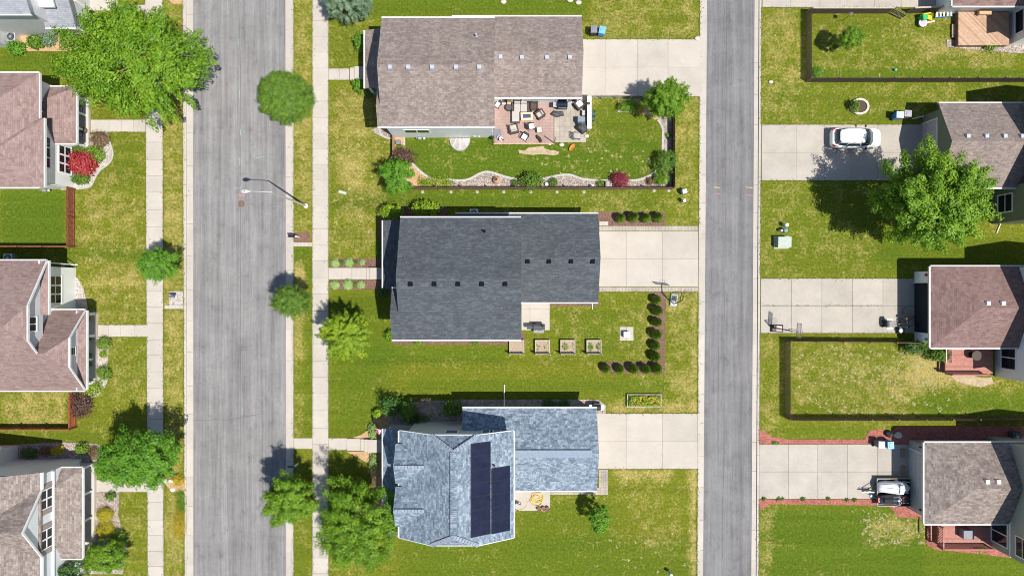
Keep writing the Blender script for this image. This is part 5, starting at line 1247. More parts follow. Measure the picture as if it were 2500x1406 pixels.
wf = thing('wire_fence', 'thin wire fence along the driveway of the brown house', 'fence', P(1430, 241))
A, B = P(1432, 241), P(1610, 242); mb = MB()
for z in (.15, .5, .85, 1.15): mb.cyl(A + Vector((0, 0, z)), B + Vector((0, 0, z)), .012, n=4)
mb.build('wires', M['metal'], wf)
for i in range(6): MB().obox(A.lerp(B, i / 5) + Vector((0, 0, .6)), (.08, .08, 1.2)).build('post', M['wood_grey'], wf)
MB().obox((A + B) / 2 + Vector((0, 0, 1.2)), ((B - A).length, .1, .05)).build('top_rail', M['wood_grey'], wf)
for i, x in enumerate((1032, 1101, 1165, 1230, 1296, 1360, 1426, 1597, 1633)):
    y = 469 if x < 1500 else 466; p = P(x, y, .01)
    l = ('first from the left end', 'second from the left end', 'third from the left end', 'below the terracotta urn', 'below the leafy rock bed shrub', 'below the clipped ball shrub', 'sixth along, left of the bench', 'left of the fence corner', 'at the fence corner by the alley')[i]
    tag(MB().lathe([(.15, -.05), (.15, .015), (.09, .02), (.05, .016)], p, 14).build('concrete_footing', M['paver'], loc=p), 'round concrete footing outside the brown boarded fence, ' + l, 'footing', 'footings along the boarded fence')
# ---------------------------------------------------------------- street furniture
b = P(747, 503); t = thing('street_lamp', 'white steel street lamp arching over the wide street', 'street lamp', b)
MB().lathe([(.2, 0), (.2, .12), (.12, .15), (.12, .3)], b, 12).build('base', M['white'], t)
pm = plain('galvanised_grey', (.50, .48, .45), .5, .2, .1)
MB().tube([b + Vector((0, 0, .2)), b + Vector((0, 0, 5)), b + Vector((0, 0, 9.1))], [.10, .08, .06], 10).build('pole', pm, t)
e = b + Vector((-1.5, .02, 9.45))
MB().tube([b + Vector((.05, 0, 8.95)), b + Vector((-.35, 0, 9.25)), b + Vector((-.9, .01, 9.4)), e], [.04, .035, .03, .03], 8).build('arm', pm, t)
h = MB(); prof = [(0, .05, .04), (.15, .10, .06), (.38, .19, .10), (.62, .17, .09), (.78, .05, .03)]
for (x0, w0, h0), (x1, w1, h1) in zip(prof[:-1], prof[1:]):
    vs = []
    for x, w, q in ((x0, w0, h0), (x1, w1, h1)):
        for k in range(10):
            a = 6.2832 * k / 10; vs.append(e + Vector((-x, math.cos(a) * w, math.sin(a) * q)))
    h.add(vs, [(k, (k + 1) % 10, 10 + (k + 1) % 10, 10 + k) for k in range(10)])
h.build('lamp_head', pm, t, smooth=True)
MB().ball(e + Vector((-.45, 0, -.07)), (.2, .13, .06)).build('lens', M['glass'], t); MB().cyl(e + Vector((-.42, 0, .08)), e + Vector((-.42, 0, .15)), .04).build('photocell', M['greyplast'], t)
def mailbox(label, px, py, boxmat, dx=-.35, paper=None, rz=0.0):
    p = P(px, py); t = thing('mailbox', label, 'mailbox', p, 0, 'mailboxes at the kerb of the wide street')
    MB().box(p.x - .06, p.x + .06, p.y - .06, p.y + .06, 0, 1.0).box(p.x + min(dx, 0) * 1.2 - .05, p.x + max(dx, 0) * 1.2 + .1, p.y - .05, p.y + .05, .92, 1.02).build('post', M['white'], t)
    mb = MB(); c = p + Vector((dx, 0, 1.03)); pts = [(-.1, 0), (.1, 0), (.1, .12), (.07, .19), (0, .22), (-.07, .19), (-.1, .12)]
    mb.extr([(c.x - .28, c.y + u, c.z + v) for u, v in pts], (.56, 0, 0)).build('box', boxmat, t)
    sg = -1 if dx < 0 else 1
    MB().box(c.x + sg * .28 - .01, c.x + sg * .28 + .01, c.y - .09, c.y + .09, c.z + .01, c.z + .18).build('door', boxmat, t)
    MB().box(c.x - .02, c.x + .12, c.y + .11, c.y + .125, c.z + .1, c.z + .16).build('flag', M['red'], t)
    return t
mailbox('black mailbox on a white post in a small mulch bed', 730, 579, M['black'], -.32)
mailbox('white post mailbox with a green box in the shade of the leaning tree', 728, 1131, plain('dark_green_box', (.02, .12, .09), .5), -.3)
mailbox('pale mailbox on a rock bed at the left kerb', 430, 724, M['greyplast'], .12)
def pedestal(label, px, py, r, h, mat, cat='utility post', name='utility_pedestal', cap=None):
    p = P(px, py); t = thing(name, label, cat, p)
    MB().lathe([(r * 1.1, -.05), (r * 1.1, .06), (r, .08), (r, h * .8), (r * .98, h * .82)], p, 14).build('body', mat, t)
    MB().lathe([(r * 1.06, h * .82), (r * 1.06, h * .93), (r * .8, h), (r * .3, h * 1.02)], p, 14).build('cap', cap or mat, t, smooth=True)
    return t
pg = plain('pale_green_plastic', (.46, .50, .38), .6)
pedestal('white utility post between fence corner and alley, below the teal one', 1666, 492, .15, .85, pg, cap=M['white'])
pedestal('white capped utility post above the green transformer', 1913, 551, .17, .85, pg, cap=M['white'])
pedestal('teal utility post touching the transformer group', 1912, 564, .2, .7, M['teal']); pedestal('small cream post beside the teal utility post', 1903, 564, .12, .6, M['stone'])
pedestal('white capped utility post at the bottom edge of the middle lawn', 1633, 1393, .13, 1.0, pg, cap=M['white'])
p = P(1666, 470); t = thing('utility_pedestal', 'teal green box with pale lid near the alley fence corner', 'utility box', p)
MB().obox(p + Vector((0, 0, .4)), (.42, .36, .85), .3).build('body', M['teal'], t); MB().obox(p + Vector((0, 0, .86)), (.46, .40, .08), .3, taper=.8).build('cap', plain('pale_teal', (.55, .66, .64), .5), t)
p = P(836, 470); t = thing('utility_pedestal', 'low pale green utility dome on the front lawn of the brown house', 'utility box', p)
MB().obox(p + Vector((0, 0, .12)), (.82, .34, .3), -.3, taper=.85).build('body', pg, t, bevel=.1); MB().obox(p + Vector((0, 0, .26)), (.7, .26, .1), -.3, taper=.8).build('cap', pg, t, bevel=.04)
p = P(1907, 592); t = thing('transformer_box', 'grey green transformer box on the lawn beside the alley', 'transformer', p)
MB().obox(p + Vector((0, 0, .04)), (1.35, 1.15, .12)).build('pad', M['stone'], t); MB().obox(p + Vector((0, -.05, .45)), (1.15, .9, .75)).build('cabinet', plain('grey_green_steel', (.27, .32, .26), .5), t, bevel=.03)
MB().obox(p + Vector((0, -.02, .85)), (1.2, .95, .07), rx=.06).build('lid', plain('grey_green_lid', (.32, .38, .32), .5), t); MB().obox(p + Vector((0, -.5, .5)), (.2, .04, .12)).build('latch', M['black'], t)
def rock(label, px, py, r, mat=None, z=0.0, grp=None):
    p = P(px, py, z); mb = MB().ball((0, 0, 0), (r, r * .75, r * .5), 9, 6); rs = random.Random(int(px)); 
    mb.v = [(p.x + v[0] * rs.uniform(.85, 1.1), p.y + v[1] * rs.uniform(.85, 1.1), p.z + r * .3 + v[2]) for v in mb.v]
    tag(mb.build('rock', mat or M['stone'], loc=p, smooth=True), label, 'rock', grp)
rock('pale boulder at the end of the top driveway of the brown house', 1702, 95, .28); rock('white rock beside the picket fence near the alley kerb', 1881, 201, .24)
for x, y, l in ((404, 1172, 'left of the yellow flowers'), (418, 1173, 'touching the yellow flowers'), (422, 1194, 'alone below the yellow flowers')): rock('white rock by the left sidewalk, ' + l, x, y, .24, M['white'])
for i, (x, y) in enumerate(((1229, 6), (1391, 2), (1412, 8))): rock(('dark speckled boulder at the top edge above the brown roof', 'pale rock at the top edge near the bins', 'flat rock at the top edge near the bins')[i], x, y, .3)
rock('square pale stone at the patio corner of the brown house', 1432, 333, .26); rock('square pale stone below the tan patio edge', 1371, 354, .26); rock('small stone below the red patio edge', 1342, 353, .15)
# ---------------------------------------------------------------- bins
def bin_(label, px, py, body, lid, rz=0.0, grp='wheeled bins'):
    p = P(px, py, .03); t = lthing('wheeled_bin', label, 'bin', p, rz, grp)
    MB().obox((0, 0, .5), (.5, .55, .95), taper=1.12).build('body', body, t, bevel=.03)
    MB().obox((0, .02, 1.02), (.62, .70, .07), taper=.9).obox((0, -.02, 1.07), (.4, .45, .04), taper=.8).build('lid', lid, t, bevel=.02)
    MB().cyl((-.24, .36, .98), (.24, .36, .98), .022).obox((-.22, .31, .95), (.04, .12, .06)).obox((.22, .31, .95), (.04, .12, .06)).build('handle', body, t)
    for s_ in (-1, 1): MB().cyl((s_ * .27, .26, .12), (s_ * .33, .26, .12), .12, n=12).build('wheel', M['rubber'], t)
    return t
bl2 = plain('bright_blue_lid', (.16, .42, .72), .4); gl = plain('slate_lid', (.20, .20, .25), .5)
bin_('dark slate bin with its lid shut beside the brown garage', 1447, 82, M['black'], gl); bin_('bright blue bin beside the dark slate bin', 1467, 84, M['blue'], bl2, -.2)
bin_('blue bin with papers showing by the olive house', 2183, 287, M['blue'], plain('white_blue_lid', (.50, .58, .72), .5), 1.5); bin_('grey bin next to the blue bin by the olive house', 2202, 284, M['greyplast'], plain('silver_lid', (.34, .33, .36), .5), 1.5)
bin_('silver grey bin at the driveway of the snowmobile house', 2138, 1079, M['greyplast'], plain('pale_silver_lid', (.48, .49, .55), .4), 3.1); bin_('blue lidded bin in the shade at the snowmobile house', 2160, 1080, M['blue'], bl2, 3.2)
bin_('black bin cut by the top edge', 1484, -5, M['black'], M['black']); bin_('blue bin cut by the top edge', 1509, -5, M['blue'], bl2)
def bag(label, px, py, col, r=.4):
    p = P(px, py, .05); mb = MB().ball((0, 0, 0), (r, r * .8, r * .55), 12, 8); rs = random.Random(int(px))
    mb.v = [(p.x + v[0] * rs.uniform(.8, 1.1), p.y + v[1] * rs.uniform(.8, 1.1), p.z + r * .45 + v[2] * rs.uniform(.8, 1.1)) for v in mb.v]
    tag(mb.build('sack', col, loc=p), label, 'sack')
bag('black sack behind the silver grey bin', 2168, 1058, M['black']); bag('tan sack against the snowmobile house wall', 2190, 1061, M['stone'])
# ---------------------------------------------------------------- white car
def car():
    p = P(2080.5, 341, .04); t = lthing('parked_car', 'white compact crossover parked on the driveway of the olive house', 'car', p)
    paint = NT('white_car_paint'); paint.b.inputs['Coat Weight'].default_value = .6; wp = paint.done((.80, .80, .80), .25, 0, .5)
    # stations: x, half width, z sill, z belt/hood line
    st = [(-2.31, .40, .50, .72), (-2.29, .58, .44, .88), (-2.22, .73, .38, .98), (-2.08, .84, .33, 1.02), (-1.8, .905, .28, 1.03), (-1.3, .925, .25, 1.01), (-.6, .925, .22, .98), (.4, .92, .22, .97), (1.05, .915, .24, .96), (1.45, .905, .27, .93), (1.75, .87, .29, .88), (1.98, .80, .31, .82), (2.14, .69, .34, .75), (2.24, .53, .38, .68), (2.29, .34, .44, .62)]
    mb = MB(); vs = []
    for x, w, z0, z1 in st:
        m = (z0 + z1) / 2
        vs += [(x, -w * .9, z0), (x, -w, m - .1), (x, -w * .985, m + .12), (x, -w * .93, z1 - .03), (x, -w * .8, z1 + .015), (x, 0, z1 + .045), (x, w * .8, z1 + .015), (x, w * .93, z1 - .03), (x, w * .985, m + .12), (x, w, m - .1), (x, w * .9, z0)]
    n = 11; fs = [(i * n + k, i * n + k + 1, (i + 1) * n + k + 1, (i + 1) * n + k) for i in range(len(st) - 1) for k in range(n - 1)] + [tuple(range(n)), tuple(range((len(st) - 1) * n, len(st) * n))]
    fs += [(i * n, (i + 1) * n, (i + 1) * n + 10, i * n + 10) for i in range(len(st) - 1)]
    mb.add(vs, fs); b = mb.build('body', wp, t, smooth=True)
    base = [(-2.16, .36), (-2.04, .68), (-1.2, .82), (.3, .82), (1.22, .74), (1.48, .38)]; roofp = [(-1.74, .32), (-1.66, .57), (-1.0, .66), (0, .66), (.34, .60), (.46, .32)]
    def ring(a, z): return [(x, -w, z) for x, w in a] + [(x, w, z) for x, w in a[::-1]]
    lo = ring(base, .97); hi = ring(roofp, 1.56)
    g = MB().add(lo + hi, [(i, (i + 1) % 12, 12 + (i + 1) % 12, 12 + i) for i in range(12)] + [tuple(range(12, 24))]); g.build('cabin', wp, t)
    rp = [(-1.84, .36, 1.54), (-1.72, .57, 1.59), (-1.0, .68, 1.63), (-.1, .68, 1.63), (.33, .60, 1.60), (.50, .34, 1.55)]
    r = MB(); vs = []
    for x, w, z in rp: vs += [(x, -w, z - .05), (x, -w * .93, z), (x, -w * .5, z + .025), (x, w * .5, z + .025), (x, w * .93, z), (x, w, z - .05)]
    r.add(vs, [(i * 6 + k, i * 6 + k + 1, i * 6 + 7 + k, i * 6 + 6 + k) for i in range(5) for k in range(5)] + [(0, 1, 2, 3, 4, 5), (30, 31, 32, 33, 34, 35)] + [(i * 6, i * 6 + 6, i * 6 + 11, i * 6 + 5) for i in range(5)]).build('roof', wp, t, smooth=True)
    def quad(name, q, mat, th=.02):
        q = [Vector(v) for v in q]; nn = (q[1] - q[0]).cross(q[3] - q[0]).normalized(); c = sum(q, Vector()) / 4
        if nn.dot(c - Vector((-.4, 0, .6))) < 0: nn.negate()
        MB().extr([v + nn * .004 for v in q], nn * th).build(name, mat, t)
    L = lambda a, b, f: tuple(a[i] + (b[i] - a[i]) * f for i in range(3))
    gls = plain('car_glass', (.022, .040, .048), .08, 0, .2, 2, .7)
    def strip_glass(name, ids, f0, f1):
        m_ = MB(); a_ = [Vector(L(lo[i], hi[i], f0)) for i in ids]; b_ = [Vector(L(lo[i], hi[i], f1)) for i in ids]; cx = Vector((-.3, 0, .9))
        o_ = [((p_ - cx).normalized() * .012 + p_) for p_ in a_ + b_]; k_ = len(ids)
        m_.add(o_, [(i, i + 1, k_ + i + 1, k_ + i) for i in range(k_ - 1)]); ob = m_.build(name, gls, t, smooth=True); sd = ob.modifiers.new('thick', 'SOLIDIFY'); sd.thickness = .02; sd.offset = 1
    strip_glass('windshield', (4, 5, 6, 7), .10, .93); strip_glass('rear_window', (10, 11, 0, 1), .18, .86)
    for s0 in (1, 7):
        for i in range(3):
            a, b2, c2, d2 = lo[s0 + i], lo[s0 + i + 1], hi[s0 + i + 1], hi[s0 + i]
            q = [L(a, d2, .12), L(b2, c2, .12), L(b2, c2, .86), L(a, d2, .86)]
            q = [L(q[0], q[1], .06), L(q[0], q[1], .94), L(q[3], q[2], .94), L(q[3], q[2], .06)]
            quad('side_window', q, gls)
    for s_ in (-1, 1):
        MB().obox((-2.10, s_ * .75, .96), (.34, .09, .2), s_ * .55).build('taillight', plain('red_lens', (.5, .02, .02), .2), t, bevel=.03)
        MB().obox((2.04, s_ * .60, .72), (.2, .2, .11), -s_ * .7).build('headlight', plain('clear_lens', (.7, .72, .75), .1), t, bevel=.04)
        MB().obox((.72, s_ * 1.0, 1.02), (.16, .2, .14)).build('mirror', M['black'], t, bevel=.04)
        MB().tube([(-1.45, s_ * .6, 1.62), (-1.2, s_ * .62, 1.68), (.1, s_ * .62, 1.68), (.3, s_ * .6, 1.62)], .02, 6).build('roof_rail', M['metal'], t)
        for x in (-1.35, 1.4):
            w = MB().cyl((x, s_ * .72, .33), (x, s_ * .92, .33), .33, n=18).build('wheel', M['rubber'], t)
            MB().cyl((x, s_ * .9, .33), (x, s_ * .93, .33), .21, n=12).build('rim', M['metal'], w)
    MB().obox((-2.285, 0, .62), (.03, .5, .12)).build('number_plate', M['white'], t); MB().obox((-1.9, 0, 1.30), (.06, 1.1, .03), 0, 0, 0).build('spoiler', wp, t) if False else None
    MB().obox((2.2, 0, .52), (.14, .8, .2)).build('grille', M['black'], t, bevel=.03)
    for dy in (-.25, .2): MB().bar((1.22, dy, 1.0), (1.0, dy + .45, 1.13), .02, .015).build('wiper', M['black'], t)
    return t
car()
# ---------------------------------------------------------------- patio furniture and yard things
def grill(label, px, py, z, rz, body, lidmat, w=.75, shelf=.4, sc=1.0, cart=True):
    p = P(px, py, z); t = lthing('grill', label, 'grill', p, rz); t.scale = (sc,) * 3
    mb = MB().obox((0, 0, .45), (w, .5, .75)); mb.build('cart', body, t, bevel=.02)
    l = MB(); pts = [(math.cos(a) * .28, .84 + math.sin(a) * .26) for a in [math.pi * i / 8 for i in range(9)]]
    l.extr([(-w / 2, y, q) for y, q in pts], (w, 0, 0)).build('lid', lidmat, t, smooth=False, bevel=.02)
    MB().cyl((-w * .35, -.33, .93), (w * .35, -.33, .93), .02).cyl((-w * .35, -.33, .93), (-w * .35, -.24, .93), .015).cyl((w * .35, -.33, .93), (w * .35, -.24, .93), .015).build('handle', M['metal'], t)
    for s_ in (-1, 1): MB().obox((s_ * (w / 2 + shelf / 2), 0, .83), (shelf * .96, .46, .04)).build('side_shelf', M['metal'] if body is M['black'] else body, t)
    for s_ in (-1, 1): MB().cyl((s_ * w * .42, .28, .09), (s_ * w * .42, .34, .09), .09, n=12).build('wheel', M['rubber'], t)
    return t
def armchair(label, px, py, z, rz, w=.8, d=.8, cush=None, base=None, name='armchair', arms=True, grp=None, cat='chair', back=.75):
    """seat faces -y"""
    cush = cush or M['cushion']; base = base or M['wicker']; p = P(px, py, z); t = lthing(name, label, cat, p, rz, grp)
    MB().obox((0, 0, .17), (w, d, .26)).build('base', base, t, bevel=.02)
    MB().obox((0, -.05, .38), (w - .24 if arms else w - .06, d - .26, .16)).build('seat', cush, t, bevel=.05)
    MB().obox((0, d / 2 - .08, .45), (w, .15, .6), rx=-.12).build('backrest', base, t, bevel=.04)
    MB().obox((0, d / 2 - .2, .58), (w - .26, .14, .38), rx=-.15).build('back_cushion', cush, t, bevel=.05)
    if arms:
        for s_ in (-1, 1): MB().obox((s_ * (w / 2 - .06), 0, .33), (.11, d, .5)).build('arm', base, t, bevel=.03)
    return t
def framechair(label, px, py, z, rz, cush, w=.55, slat=False, grp=None):
    p = P(px, py, z); t = lthing('patio_chair', label, 'chair', p, rz, grp)
    for sx in (-1, 1):
        for sy in (-1, 1): MB().tube([(sx * w * .48, sy * .26, 0), (sx * w * .46, sy * .24, .62 if sy < 0 else .95)], .022, 6).build('leg', M['black'], t)
        MB().obox((sx * w * .47, -.02, .62), (.05, .52, .035)).build('arm', M['black'], t)
    if slat:
        mb = MB()
        for i in range(6): mb.obox((0, -.24 + i * .095, .42), (w, .07, .03))
        mb.build('seat', cush, t); mb = MB()
        for i in range(5): mb.obox((-w * .4 + i * w * .2, .29, .7), (.07, .03, .55), rx=-.15)
        mb.build('backrest', cush, t)
    else:
        MB().obox((0, -.02, .43), (w * .86, .48, .1)).build('seat', cush, t, bevel=.03); MB().obox((0, .27, .7), (w * .86, .07, .5), rx=-.15).build('backrest', M['black'], t, bevel=.02)
    return t
ZP = .06
# L sofa of the brown house patio
p = P(1275, 268, ZP); t = lthing('sofa', 'grey L shaped patio sofa against the wall of the brown house', 'sofa', p)
MB().obox((-.02, .15, .17), (1.75, .85, .26)).obox((-.62, -.78, .17), (.78, 1.05, .26)).build('base', M['wicker'], t, bevel=.02)
for i in range(2): MB().obox((-.47 + i * .6, .05, .38), (.58, .72, .16)).build('seat_cushion', M['cushion'], t, bevel=.05)
MB().obox((-.62, -.72, .38), (.68, .95, .16)).build('chaise_cushion', M['cushion'], t, bevel=.05)
MB().obox((0, .62, .5), (1.75, .14, .55)).build('backrest', M['wicker'], t, bevel=.04)
for i in range(2): MB().obox((-.47 + i * .6, .48, .6), (.56, .16, .34), rx=-.2).build('back_cushion', M['cushion'], t, bevel=.05)
MB().obox((.86, .15, .35), (.12, .85, .5)).build('arm', M['wicker'], t, bevel=.03); MB().obox((-.92, .15, .35), (.12, .85, .5)).build('arm', M['wicker'], t, bevel=.03)
armchair('brown patio seat at the right end of the grey sofa', 1304, 260, ZP, 0, .72, .85, M['wicker'])
armchair('grey armchair right of the wooden fire table', 1318, 282, ZP, 2.15 + math.pi, .72, .75)
armchair('grey armchair at the lower left of the red patio', 1254, 317, ZP, math.pi + .55 + 1.57 - 1.9, .85, .85)
p = P(1286, 287, ZP); t = lthing('fire_table', 'pale wooden fire table with a dark burner in front of the grey sofa', 'table', p, .05)
MB().obox((0, 0, .37), (1.12, .74, .08)).build('top', plain('pale_orange_wood', (.66, .48, .33), .6, 0, .1), t, bevel=.01); MB().obox((0, 0, .17), (.85, .5, .34)).build('base', M['wicker'], t)
MB().obox((0, .02, .415), (.72, .34, .02)).build('burner', plain('burner_glass', (.06, .07, .12), .3), t); MB().lathe([(.10, .425), (.10, .44), (.06, .44), (.06, .425)], (-.22, .0, 0), 16).build('bowl', plain('violet_glass', (.20, .13, .55), .2), t)
framechair('white cushioned chair in the middle of the red patio', 1297, 312, ZP, -1.57 + .15 + math.pi, M['whitecush'], .62); framechair('white cushioned chair at the lower edge of the red patio', 1281, 337, ZP, -.55, M['whitecush'], .62)
p = P(1316, 320, ZP); t = lthing('side_table', 'small dark framed side table beside the middle white chair', 'table', p, .1)
MB().obox((0, 0, .44), (.42, .45, .04)).build('top', M['stone'], t)
for sx in (-1, 1):
    for sy in (-1, 1): MB().obox((sx * .2, sy * .2, .21), (.03, .03, .42)).build('leg', M['black'], t)
p = P(1242, 266, ZP); t = lthing('drum_table', 'round charcoal drum table left of the grey sofa', 'table', p)
MB().lathe([(.24, 0), (.28, .05), (.28, .5), (.25, .52)], n=20).build('body', M['wicker'], t, smooth=True); MB().lathe([(.27, .521), (.27, .545), (.2, .55)], n=20).build('top', M['char'], t)
p = P(1243, 254, ZP); t = lthing('stool', 'tan box stool behind the round charcoal table', 'stool', p); MB().obox((0, 0, .2), (.34, .34, .4)).build('base', M['wood_tan'], t, bevel=.02); MB().obox((0, 0, .42), (.36, .36, .05)).build('top', M['wood_tan'], t, bevel=.02)
grill('black grill with steel sides on the tan patio', 1371, 262, ZP, 0, M['black'], plain('gloss_black', (.012, .02, .035), .15, 0, .1, 3, .6), .9, .35, 1.05)
def cover(label, px, py, rx, ry, h, z, rz=0.0, mat=None, name='grill_cover'):
    p = P(px, py, z); mb = MB().ball((0, 0, 0), (1, 1, 1), 22, 10); rs = random.Random(int(px))
    vs = []
    for v in mb.v:
        a = math.atan2(v[1], v[0]); k = 1 + .10 * math.sin(a * 5 + px) + .05 * math.sin(a * 11)
        hh = max(0, v[2]) ** .6 * h * (1 + .18 * math.sin(v[0] * 7 + v[1] * 4)); x, y = v[0] * rx * k, v[1] * ry * k
        vs.append((p.x + x * math.cos(rz) - y * math.sin(rz), p.y + x * math.sin(rz) + y * math.cos(rz), p.z + hh))
    mb.v = vs; return tag(mb.build(name, mat or M['char'], loc=p, smooth=True), label, 'cover')
cover('crumpled charcoal cover lying below the black patio grill', 1361, 279, .62, .28, .4, ZP); cover('charcoal cover draped over a smoker at the patio edge', 1420, 313, .48, .58, .95, ZP, .6)
p = P(1417, 297, ZP); t = lthing('smoker', 'blue grey smoker box beside the draped cover on the tan patio', 'smoker', p); MB().obox((0, 0, .45), (.62, .45, .9)).build('body', plain('steel_blue', (.16, .2, .25), .4, .3), t, bevel=.03); MB().obox((0, -.02, .92), (.66, .48, .05)).build('lid', plain('steel_blue_lid', (.2, .25, .3), .4, .3), t); MB().tube([(-.28, -.25, .8), (-.28, -.33, .85), (.2, -.33, .85)], .02).build('handle', M['metal'], t)
armchair('white cushioned armchair in the upper corner of the tan patio', 1413, 258, ZP, -2.1 + math.pi + 1.2, .78, .8, M['whitecush'])
p = P(1424, 279, ZP); t = lthing('cooler', 'pale grey cooler box against the stone counter', 'cooler', p); MB().obox((0, 0, .2), (.32, .48, .4)).build('body', M['greyplast'], t, bevel=.03); MB().obox((0, 0, .43), (.34, .5, .07)).build('lid', M['cushion'], t, bevel=.03)
framechair('grey slatted chair near the lower corner of the tan patio', 1407, 335, ZP, 1.57, M['cushion'], .62, True)
p = P(1436, 281, 0); t = lthing('stone_counter', 'narrow pale stone counter along the right edge of the patio', 'counter', p)
MB().obox((0, 0, .45), (.3, 2.9, .9)).build('base', M['stone'], t); MB().obox((0, 0, .93), (.4, 2.98, .07)).build('top', plain('pale_counter', (.66, .61, .55), .6), t)
p = P(1437, 254, .98); t = lthing('lantern', 'grey lantern standing on the upper end of the stone counter', 'lantern', p); MB().obox((0, 0, .1), (.18, .18, .2)).build('body', M['glass'], t); MB().obox((0, 0, .22), (.24, .24, .08), taper=.5).build('roof', M['char'], t)
p = P(1446, 289, 0); t = lthing('hand_mower', 'green push mower standing behind the stone counter', 'mower', p)
MB().obox((0, .35, .25), (.42, .5, .28), taper=.8).build('deck', plain('dark_teal', (.03, .10, .10), .4), t, bevel=.05); MB().obox((0, -.15, .3), (.4, .36, .3), taper=.9).build('bag', M['char'], t, bevel=.05)
MB().tube([(-.2, -.2, .3), (-.22, -.75, .85), (.22, -.75, .85), (.2, -.2, .3)], .02).build('handle', plain('green_tube', (.10, .35, .16), .4), t)
for sx in (-1, 1):
    for sy in (.1, .58): MB().cyl((sx * .2, sy, .1), (sx * .26, sy, .1), .1, n=12).build('wheel', M['rubber'], t)
p = P(1353, 350, .05); t = lthing('light_pole', 'wooden pole for string lights at the edge between the two patios', 'pole', p)
MB().cyl((0, 0, -.05), (0, .05, 2.4), .045).build('pole', M['wood_tan'], t); MB().tube([(0, .05, 2.38), (-.12, .05, 2.4), (-.14, .05, 2.32)], .012).build('hook', M['black'], t)
# dog lying on the patio
p = P(1316, 341, ZP); t = lthing('dog', 'dark brown dog lying curled on the red patio', 'dog', p, 0)
me = bpy.data.meshes.new('body'); vs = [(.1, 0, .16), (-.03, .13, .18), (-.12, .22, .17), (-.2, .25, .2), (-.29, .27, .19), (.14, -.14, .15), (.10, -.25, .08), (-.02, -.28, .05), (.02, -.02, .07), (-.04, -.15, .04), (.2, -.2, .07), (.17, -.32, .04), (-.2, .12, .08), (-.3, .1, .03)]
es = [(0, 1), (1, 2), (2, 3), (3, 4), (0, 5), (5, 6), (6, 7), (0, 8), (8, 9), (5, 10), (10, 11), (2, 12), (12, 13)]
me.from_pydata(vs, es, []); bd = bpy.data.objects.new('body', me); C.objects.link(bd); bd.parent = t
bd.modifiers.new('skin', 'SKIN'); rad = [.17, .15, .10, .105, .05, .15, .05, .025, .07, .035, .06, .035, .05, .03]
for v, r_ in zip(me.skin_vertices[0].data if me.skin_vertices else [], rad): v.radius = (r_, r_)
ss = bd.modifiers.new('sub', 'SUBSURF'); ss.levels = 2; ss.render_levels = 2; me.materials.append(plain('dog_fur', (.04, .03, .025), .85, 0, .4, 14))
for s_ in (-1, 1): MB().obox((-.19, .26 + s_ * .1, .2), (.09, .035, .1), .3 * s_, s_ * .5).build('ear', plain('dog_ear', (.025, .018, .015), .9), t, bevel=.012)
tag(MB().lathe([(.02, 0), (.5, .0), (.5, .01)], P(1214, 325, .063), 4, rz=.78).build('door_mat', M['greyplast'], loc=P(1214, 325, .063)), 'grey striped mat at the left edge of the red patio', 'mat')
p = P(1222, 341, ZP); t = lthing('telescope_stand', 'white and black wheeled sprayer at the lower left of the red patio', 'sprayer', p, -.7)
MB().tube([(-.35, 0, .1), (0, 0, .55), (.4, 0, .9)], .04).build('frame', M['black'], t); MB().lathe([(.16, .3), (.18, .35), (.18, .55), (.12, .6)], (.05, .0, 0), 14).build('tank', M['white'], t, smooth=True); MB().cyl((-.3, -.15, .12), (-.3, .15, .12), .12, n=12).build('wheel', M['metal'], t)
p = P(1203, 335, 0); t = lthing('patio_gate', 'open black gate at the left edge of the red patio', 'gate', p, 0)
mb = MB()
for i in range(7): mb.cyl((-.02, -.75 + i * .2, 0.05), (-.02, -.75 + i * .2, 1.1), .012, n=5)
mb.build('bars', M['black'], t); MB().obox((-.02, -.15, 1.1), (.04, 1.3, .04)).obox((-.02, -.15, .12), (.04, 1.3, .04)).build('frame', M['black'], t)
cover('tall potted plant cover at the left end of the red patio', 1200, 336, .2, .2, .8, 0, 0, M['leaf_d'] if False else plain('dark_green_cover', (.02, .06, .035), .6), 'plant_cover')
framechair('white strapped chair against the wall at the left end of the red patio', 1216, 259, ZP, -.6, M['whitecush'], .5)
# window well
p = P(1123, 338, 0); t = lthing('window_well', 'half round basement window well with a clear cover', 'window well', p)
a_ = [math.pi + math.pi * i / 16 for i in range(17)]; MB().ribbon([(math.cos(q) * .92, math.sin(q) * 1.15) for q in a_], .08, -.1, .14).build('rim', M['metal'], t)
cv = MB(); cv.prism([(math.cos(q) * .88, math.sin(q) * 1.1) for q in a_], .10, .125).build('cover', plain('milky_plastic', (.40, .37, .36), .15, 0, .3, 2), t)
for q in (-.6, 0, .6): MB().bar((q * .5, 0, .14), (q, -1.0 + abs(q) * .5, .14), .03, .012).build('rib', M['white'], t)
def meter(label, px, py):
    p = P(px, py, 0); t = lthing('gas_meter', label, 'gas meter', p)
    MB().obox((0, 0, .55), (.3, .22, .3)).build('body', M['metal'], t, bevel=.04); MB().tube([(-.3, 0, 0), (-.3, 0, .75), (.25, 0, .75), (.25, .1, .3)], .03).build('pipe', M['metal'], t); MB().lathe([(.09, 0), (.09, .06)], (.42, 0, .6), 12).build('dial', M['white'], t)
meter('gas meter on the south wall of the brown house', 1027, 342); meter('gas meter on the wall of the scarlet maple house', 119, 468); meter('gas meter left of the red patio', 1160, 336)
p = P(974, 350, 0); t = lthing('deck_box', 'small black storage box by the short fence', 'box', p, .1); MB().obox((0, 0, .22), (.42, .36, .44)).build('body', M['black'], t, bevel=.02); MB().obox((0, 0, .46), (.46, .4, .06)).build('lid', M['greyplast'], t, bevel=.02)
